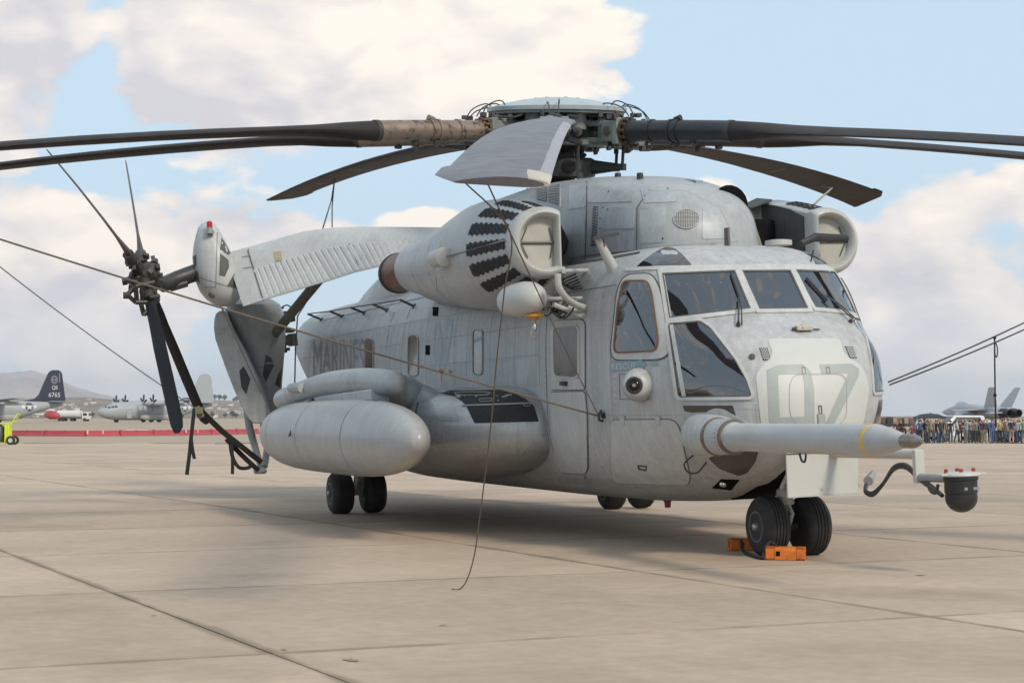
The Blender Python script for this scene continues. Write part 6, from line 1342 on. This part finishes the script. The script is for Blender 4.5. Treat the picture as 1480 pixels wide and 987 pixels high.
for s in (-1, 1):
    MB().prism([(5.0, s*.6, 2.75), (2.5, s*1.0, 2.75), (-.5, s*1.7, 2.72), (-1.8, s*1.2, 2.72), (3, s*.5, 2.75)], (0, 0, .08)).obj('strake', FG, t)
    MB().prism([(-.2, s*1.2, 2.55), (-2.4, s*5.6, 2.5), (-3.9, s*5.6, 2.5), (-4.6, s*1.2, 2.55)], (0, 0, .16)).obj('wing', FGL, t, bevel=.03); MB().prism([(-5.9, s*1.2, 2.2), (-7.6, s*3.3, 2.15), (-8.6, s*3.3, 2.15), (-8.0, s*1.2, 2.2)], (0, 0, .12)).obj('tailplane', FGL, t)
    MB().prism([(-3.4, s*.95, 2.9), (-5.9, s*1.75, 5.35), (-7.2, s*1.75, 5.35), (-6.4, s*.95, 2.9)], (0, s*.12, 0)).obj('fin', FGL, t, bevel=.02)
    MB().lathe((-7.0, s*.62, 2.2), (-1, 0, 0), [(0, .62), (.6, .6), (1.7, .48), (1.72, .42), (1.2, .35)], 22).obj('exhaust_nozzle', mat('nozzle_black', (.03, .03, .032), .4, metal=.5), t); MB().lathe((-8.2, s*.62, 2.2), (-1, 0, 0), [(0, .4), (.05, .2)], 18).obj('nozzle_core', DARK, t)
    MB().lathe((3.2, s*1.05, 2.0), (-1, 0, 0), [(0, .38), (.1, .48), (3.5, .6), (5, .5)], 18).obj('intake', FG, t); MB().tube([(-1.5, s*1.1, 1.6), (-1.8, s*1.55, .4)], .1).lathe((-1.8, s*1.55, .38), (0, 1, 0), [(-.15, .2), (-.14, .38), (.14, .38), (.15, .2)], 16).obj('main_wheel', RUB, t)
    MB().lathe((1.5, s*2.6, 1.9), (-1, 0, 0), [(0, .02), (.8, .28), (4.2, .3), (5, .05)], 14).obj('wing_tank', FGL, t)
MB().tube([(4.4, 0, 1.8), (4.5, 0, .4)], .08).lathe((4.5, 0, .3), (0, 1, 0), [(-.15, .15), (-.14, .3), (.14, .3), (.15, .15)], 14).obj('nose_wheel', RUB, t)

# --- vehicles, tent and machinery behind the crowd
def car(name, label, cat, px, d, rz, L, Wd, H, m, van=False):
    t = thing(name, label, cat, ground_at(px, d), rz)
    prof = [(-L/2, .35), (-L/2, H*.62), (-L/2+.15, H*.66), (-L/2+.35 if van else -L/2+.8, H*.97), (-L/2+.6 if van else -L/2+1.2, H), (L*.12, H), (L*.28, H*.66), (L/2-.1, H*.56), (L/2, H*.45), (L/2, .35)]
    MB().prism([(x, -Wd/2, z) for x, z in prof], (0, Wd, 0)).obj('body', m, t, 20, bevel=.07)
    for s in (-1, 1):
        MB().prism([(-L/2+.5, s*(Wd/2+.006), H*.66), (L*.2, s*(Wd/2+.006), H*.66), (L*.1, s*(Wd/2+.006), H*.93), (-L/2+.75, s*(Wd/2+.006), H*.93)], (0, s*.01, 0)).obj('side_window', GLASS, t)
        for x in (-L*.3, L*.3): w = MB().lathe((x, s*(Wd/2-.05), .33), (0, 1, 0), [(-.11, .2), (-.10, .33), (.10, .33), (.11, .2)], 16).obj('wheel', RUB, t); MB().lathe((x, s*(Wd/2-.05), .33), (0, 1, 0), [(-.115, .18), (.115, .18)], 12).obj('rim', STEEL, w)
    MB().prism([(L*.125+.02, -Wd*.42, H*.97), (L*.125+.02, Wd*.42, H*.97), (L*.275+.02, Wd*.46, H*.68), (L*.275+.02, -Wd*.46, H*.68)], (.015, 0, .01)).obj('windscreen', GLASS, t)
    for s in (-1, 1): MB().box((L/2, s*Wd*.36, H*.45), (.04, .3, .16)).obj('headlight', LAMP, t)
    return t
WHC = mat('white_car_paint', (.68, .68, .67), .3, var=.03, coat=.4); SLV = mat('silver_car_paint', (.35, .37, .39), .3, metal=.4, var=.03, coat=.4)
car('van', 'white van parked behind the people in black and white shirts', 'van', 1380, 150, hd(R(20)), 5.0, 1.9, 2.05, WHC, True)
car('parked_car', 'white car mostly hidden behind the crowd below the fighter jet', 'car', 1428, 152, hd(R(10)), 4.6, 1.8, 1.6, WHC)
car('parked_car', 'silver car cut by the picture edge beyond the end of the crowd', 'car', 1487, 137, hd(R(5)), 4.5, 1.8, 1.5, SLV)
t = thing('sun_canopy', 'dark low sun canopy standing over people at the start of the crowd', 'canopy', ground_at(1343, 149), vr)
MB().loft([[Vector((x*1.1*f, y*1.0*f, z)) for x, y in ((-1, -1), (1, -1), (1, 1), (-1, 1))] for f, z in ((1, 1.80), (1, 1.92), (.55, 2.15), (.05, 2.22))]).obj('canopy_cloth', mat('canopy_black', (.04, .04, .05), .8, var=.2), t)
for x in (-1.05, 1.05):
    for y in (-.95, .95): MB().tube([(x, y, 0), (x, y, 1.85)], .03).obj('pole', STEEL, t)
t = thing('ground_machinery', 'jumbled tan and dark wheeled machinery seen just past the helicopter nose', 'machinery', ground_at(1299, 205), vr)
rs = random.Random(6); MB().box((0, 0, .9), (5.0, 1.6, .35)).obj('machine_chassis', BLK, t)
for k in range(9): MB().box((-2.1+k*.5, rs.uniform(-.4, .4), 1.05+rs.uniform(.2, .4)), (rs.uniform(.4, .8), rs.uniform(.5, 1.2), rs.uniform(.5, .95))).obj('machine_block', [mat('machine_tan', (.35, .26, .17), .6, var=.3, scale=2), mat('machine_rust', (.16, .09, .07), .6, var=.3, scale=2), BLK][k % 3], t, bevel=.05)
for x in (-1.7, 0, 1.7): MB().lathe((x, -.8, .45), (0, 1, 0), [(-.15, .25), (-.14, .45), (.14, .45), (.15, .25)], 14).obj('wheel', RUB, t)
MB().tube([(1.6, 0, 1.5), (3.6, 0, 2.2)], .09).obj('machine_boom', BLK, t)
# low far apron machinery/buildings behind the crowd

# --- people
def body_mesh(pose):
    """one continuous skinned figure 1.75 m tall; pose gives joint offsets"""
    J = {}; E_ = []; rad = {}
    def j(n, p, r, par=None):
        J[n] = len(J); V_.append(p); rad[J[n]] = r
        if par: E_.append((J[par], J[n]))
    V_ = []; st = pose['stride']; ar = pose['arms']; lean = pose.get('lean', 0)
    j('pel', (0, 0, .94), (.145, .105)); j('wst', (lean*.2, 0, 1.08), (.135, .10), 'pel'); j('chs', (lean*.5, 0, 1.28), (.165, .115), 'wst'); j('nkb', (lean*.7, 0, 1.44), (.09, .075), 'chs'); j('nk', (lean*.8+.01, 0, 1.51), (.055, .055), 'nkb')
    j('hd', (lean*.9+.025, 0, 1.60), (.078, .092), 'nk'); j('ht', (lean*.9+.015, 0, 1.70), (.066, .08), 'hd')
    for s, nm in ((-1, 'l'), (1, 'r')):
        f = st*s; j('hp'+nm, (0, s*.09, .88), (.095, .095), 'pel'); j('kn'+nm, (f*.5+.03, s*.105, .49), (.062, .062), 'hp'+nm); j('an'+nm, (f, s*.11, .09), (.045, .045), 'kn'+nm); j('to'+nm, (f+.16, s*.125, .035), (.045, .035), 'an'+nm)
        a = ar[0 if s < 0 else 1]; sh = Vector((lean*.6, s*.175, 1.40)); j('sh'+nm, sh, (.065, .065), 'nkb')
        el = sh+Vector((a[0], s*a[1], -.28)); ha = el+Vector((a[2], s*a[3], a[4])); j('el'+nm, el, (.045, .045), 'sh'+nm); j('wr'+nm, ha, (.032, .032), 'el'+nm); j('fi'+nm, ha+(ha-el).normalized()*.12, (.035, .022), 'wr'+nm)
    me = bpy.data.meshes.new('person'); me.from_pydata([tuple(v) for v in V_], E_, []); o = bpy.data.objects.new('person', me); COL.objects.link(o)
    m_ = o.modifiers.new('skin', 'SKIN'); m_.use_smooth_shade = True
    for i, v in enumerate(me.skin_vertices[0].data): v.radius = rad[i]; v.use_root = (i == 0)
    s_ = o.modifiers.new('sub', 'SUBSURF'); s_.levels = 1
    dg = bpy.context.evaluated_depsgraph_get(); out = bpy.data.meshes.new_from_object(o.evaluated_get(dg)); bpy.data.objects.remove(o); bpy.data.meshes.remove(me)
    return out
poses = [dict(stride=.03, arms=[(.0, .05, .06, .0, -.24), (.0, .05, .06, .0, -.24)]), dict(stride=.2, arms=[(.08, .04, .12, .0, -.2), (-.08, .04, .02, .0, -.24)]), dict(stride=.02, arms=[(.05, .04, .22, -.12, .04), (.05, .04, .22, -.12, .06)]),
         dict(stride=.05, arms=[(.0, .10, .06, -.08, -.2), (.06, .05, .20, -.05, .18)], lean=.04), dict(stride=-.06, arms=[(-.04, .12, .06, -.12, -.20), (-.04, .12, .06, -.12, -.20)])]
PM = [body_mesh(q) for q in poses]
CL = dict(black=(.02, .02, .022), navy=(.03, .04, .09), white=(.62, .62, .60), red=(.45, .04, .05), blue=(.06, .13, .38), sky=(.30, .45, .60), grey=(.22, .22, .23), tan=(.38, .29, .18), green=(.10, .13, .07), olive=(.16, .15, .08), orange=(.60, .26, .05), yellow=(.55, .45, .12), jeans=(.07, .11, .20), khaki=(.36, .29, .20), brown=(.12, .075, .05), maroon=(.18, .04, .06), pink=(.5, .3, .3), lime=(.22, .36, .10))
CL = {k: tuple(.72*(.75*c+.25*(sum(v)/3)) for c in v) for k, v in CL.items()}
SKN = [mat('skin_light', (.50, .30, .21), .6, var=.05), mat('skin_tan', (.36, .20, .13), .6, var=.05), mat('skin_brown', (.16, .09, .06), .6, var=.05)]; HRM = [mat('hair_dark', (.02, .015, .012), .6), mat('hair_brown', (.09, .055, .03), .6), mat('hair_fair', (.33, .24, .13), .6)]; SHOE = mat('shoe_dark', (.03, .03, .03), .6)
def person(px, d, rz, shirt, legs, pose, h=1.75, hat=None, shorts=False, sleeves=False, label='', skin=0, hair=0):
    me = PM[pose].copy(); me.materials.clear()
    for m_ in (mat('cloth_'+shirt, CL[shirt], .85, var=.12, scale=6), mat('cloth_'+legs, CL[legs], .85, var=.12, scale=6), SKN[skin], HRM[hair], SHOE): me.materials.append(m_)
    for p_ in me.polygons:
        c = p_.center; z = c.z; arm = abs(c.y) > .20 and z > .75
        if z > 1.50: mi = 3 if (z > 1.685 or (c.x < .02 and z > 1.57)) else 2
        elif z > 1.46 and abs(c.y) < .06: mi = 2
        elif arm: mi = 0 if (z > (1.22 if not sleeves else .95)) else 2
        elif z > .98 : mi = 0 if not (c.x > .16 and z < 1.3) or sleeves else 2
        elif z > (.10 if not shorts else .5): mi = 1
        elif z > .10: mi = 2
        else: mi = 4
        p_.material_index = mi
    o = bpy.data.objects.new('person', me); COL.objects.link(o); o.location = ground_at(px, d); o.rotation_euler.z = rz; o.scale = (h/1.75,)*3
    if hat:
        MB().lathe((.02, 0, 1.685), (0, 0, 1), [(-.01, .104), (.03, .105), (.08, .085), (.105, .03)], 16).prism([(.10, -.07, 1.685), (.20, -.05, 1.675), (.20, .05, 1.675), (.10, .07, 1.685)], (0, 0, .012)).obj('cap', mat('cloth_'+hat, CL[hat], .8), o)
    tag(o, label, 'person', 'people watching in the crowd'); return o
LFT, RGT, TOW, AWY = vr+math.pi, vr, YAW+math.pi, YAW
CROWD = [
 (1302, 133, TOW, 'black', 'maroon', 2, 1.72, None, 0, 0, 'person in black top and dark red trousers, first of the crowd beside the probe tip', 1, 0),
 (1308, 131, RGT, 'navy', 'jeans', 3, 1.25, None, 0, 1, 'small child in navy clothes at the start of the crowd', 0, 1),
 (1317, 133, TOW, 'red', 'navy', 0, 1.38, 'blue', 0, 1, 'child in a bright red jacket and blue cap', 0, 1),
 (1324, 136, RGT, 'white', 'blue', 3, 1.84, 'blue', 0, 0, 'tall person in white shirt, blue cap and blue trousers behind the red jacket', 0, 1),
 (1329, 134, AWY, 'blue', 'navy', 4, 1.74, None, 0, 1, 'person in bright blue overalls seen from behind near the dark canopy', 0, 0),
 (1336, 133, RGT, 'black', 'jeans', 2, 1.76, None, 0, 0, 'person in black T-shirt and jeans under the front of the dark canopy', 1, 0),
 (1345, 132, TOW, 'tan', 'green', 0, 1.80, None, 0, 0, 'person in tan shirt and green military trousers', 1, 1),
 (1352, 134, AWY, 'navy', 'blue', 4, 1.73, None, 0, 0, 'person in navy T-shirt and mid blue trousers, hands at the waist', 1, 0),
 (1355, 132, RGT, 'navy', 'jeans', 0, 1.68, None, 0, 0, 'person in dark navy shirt and faded jeans beside the tan shirt', 0, 0),
 (1361, 136, LFT, 'black', 'navy', 1, 1.80, None, 0, 1, 'person all in dark clothes turned towards the canopy', 1, 0),
 (1373, 132, AWY, 'black', 'jeans', 1, 1.70, None, 0, 0, 'person in black top and jeans striding in front of the white van', 1, 0),
 (1382, 134, RGT, 'white', 'jeans', 1, 1.74, None, 0, 0, 'person in white shirt and jeans walking in front of the white van', 0, 0),
 (1387, 135, AWY, 'maroon', 'black', 0, 1.66, None, 0, 0, 'person in dark red top and black trousers behind the white shirt', 0, 1),
 (1396, 131, LFT, 'sky', 'grey', 2, 1.80, None, 0, 0, 'person in light blue shirt and grey trousers, largest of the pair by the van', 0, 1),
 (1401, 134, AWY, 'sky', 'jeans', 0, 1.72, None, 0, 1, 'person in light blue jacket and jeans behind the grey trousers', 0, 0),
 (1407, 133, TOW, 'orange', 'brown', 3, 1.70, None, 0, 0, 'person in orange vest and brown trousers below the fighter jet wing', 1, 0),
 (1410, 131, AWY, 'grey', 'navy', 4, 1.70, None, 0, 1, 'person in grey jacket and navy trousers beside the orange vest', 0, 1),
 (1415, 133, RGT, 'navy', 'green', 0, 1.73, 'black', 0, 1, 'person in navy jacket, green trousers and black cap', 1, 0),
 (1422, 132, AWY, 'brown', 'khaki', 0, 1.76, None, 1, 1, 'person in brown jacket and khaki shorts with bare legs', 0, 1),
 (1426, 135, TOW, 'grey', 'black', 2, 1.72, 'white', 0, 0, 'person in grey shirt, black trousers and white cap', 0, 0),
 (1433, 131, AWY, 'blue', 'blue', 4, 1.80, None, 0, 1, 'person all in bright blue overalls below the fighter jet tail', 1, 0),
 (1438, 133, TOW, 'white', 'jeans', 0, 1.68, None, 0, 1, 'person in white jacket and jeans directly behind the hanging strap', 0, 2),
 (1444, 131, TOW, 'yellow', 'black', 2, 1.74, None, 0, 0, 'person in checked yellow top and black trousers beside the hanging strap', 0, 2),
 (1448, 133, AWY, 'olive', 'green', 4, 1.78, None, 0, 1, 'person in olive flight suit beside the yellow top', 1, 0),
 (1454, 132, RGT, 'pink', 'blue', 1, 1.66, None, 0, 0, 'person in pink top and bright blue trousers', 0, 2),
 (1456, 135, TOW, 'olive', 'olive', 0, 1.76, 'green', 0, 1, 'person in olive jacket and green cap behind the pink top', 1, 0),
 (1461, 131, AWY, 'navy', 'khaki', 0, 1.80, None, 1, 0, 'person in navy T-shirt and khaki shorts near the picture edge', 0, 1),
 (1464, 134, TOW, 'red', 'black', 3, 1.74, None, 0, 0, 'person in red shirt and black trousers behind the khaki shorts', 1, 0),
 (1469, 132, LFT, 'sky', 'jeans', 2, 1.70, None, 0, 0, 'person in pale blue T-shirt and jeans near the picture edge', 0, 1),
 (1473, 134, AWY, 'white', 'navy', 0, 1.72, None, 0, 0, 'person in white T-shirt and navy trousers near the picture edge', 0, 0),
 (1478, 131, AWY, 'lime', 'jeans', 4, 1.78, None, 0, 1, 'person in lime green jacket, last of the crowd at the picture edge', 0, 1),
 (1296, 140, TOW, 'maroon', 'brown', 4, 1.60, None, 0, 1, 'person in dark red jacket half hidden by the probe tip', 1, 0),
 (1340, 138, TOW, 'grey', 'jeans', 0, 1.78, None, 0, 0, 'person in grey T-shirt standing deep under the dark canopy', 0, 1),
 (1368, 139, LFT, 'tan', 'jeans', 2, 1.74, None, 0, 0, 'person in tan T-shirt and jeans close behind the black striding figure', 0, 1),
 (1391, 140, TOW, 'black', 'grey', 0, 1.78, None, 0, 0, 'person in black T-shirt and grey trousers behind the light blue shirts', 0, 0),
 (1419, 140, TOW, 'tan', 'black', 3, 1.74, None, 0, 0, 'person in tan shirt and black trousers behind the brown jacket', 1, 0),
 (1451, 140, LFT, 'black', 'jeans', 0, 1.80, 'red', 0, 0, 'person in black shirt and red cap behind the olive flight suit', 0, 0)]
used = {(q[3], q[4]) for q in CROWD}; rp2 = random.Random(12); combos = [(a, b) for a in ('black', 'navy', 'grey', 'maroon', 'green', 'brown', 'white', 'blue', 'olive', 'tan') for b in ('jeans', 'black', 'khaki', 'navy', 'brown', 'grey') if (a, b) not in used and a != b]; rp2.shuffle(combos)
for k in range(28):
    a, b = combos[k]; px = rp2.choice((1336, 1352, 1366, 1390, 1408, 1424, 1440, 1458, 1472))+rp2.uniform(-11, 9)
    CROWD.append((px, rp2.uniform(133.5, 146), rp2.choice((LFT, RGT, TOW, AWY, AWY, TOW))+rp2.uniform(-.6, .6), a, b, rp2.randrange(5), rp2.uniform(1.58, 1.88), rp2.choice((None, None, None, 'black', 'navy', 'white')), 0, rp2.randrange(2), 'person with %s top and %s %s glimpsed between others in the crowd' % (a, {'jeans': 'faded'}.get(b, b), 'jeans' if b == 'jeans' else 'trousers'), rp2.randrange(2), rp2.randrange(3)))
for (px, d, rz, a, b, po, h, hat, sh, slv, lab, sk, hr) in CROWD: person(px, d, rz+random.uniform(-.4, .4), a, b, po, h, hat, bool(sh), bool(slv), lab, sk, hr)

# ================================================================== AIR
hb = MB().box((0, 0, 0), (1, 1, 1)).obj('haze', [], None, 0)
me = hb.data; me.clear_geometry(); cx_ = CAM+FW0*5500; me.from_pydata([tuple(Vector((cx_.x, cx_.y, 0))+FW0*a+RT*b+Vector((0, 0, c))) for c in (-8, 262) for b in (-7000, 7000) for a in (-5900, 6800)], [], [(0, 2, 3, 1), (4, 5, 7, 6), (0, 1, 5, 4), (2, 6, 7, 3), (0, 4, 6, 2), (1, 3, 7, 5)])
hm = bpy.data.materials.new('haze_air'); hm.use_nodes = True; n_ = hm.node_tree.nodes; l_ = hm.node_tree.links
for q in list(n_): n_.remove(q)
pv = n_.new('ShaderNodeVolumePrincipled'); pv.inputs['Color'].default_value = (.86, .90, .97, 1); pv.inputs['Density'].default_value = 9.5e-5; pv.inputs['Anisotropy'].default_value = .2
oo = n_.new('ShaderNodeOutputMaterial'); l_.new(pv.outputs[0], oo.inputs['Volume']); me.materials.clear(); me.materials.append(hm); b_ = bmesh.new(); b_.from_mesh(me); bmesh.ops.recalc_face_normals(b_, faces=b_.faces); b_.to_mesh(me); b_.free(); hb['kind'] = 'stuff'
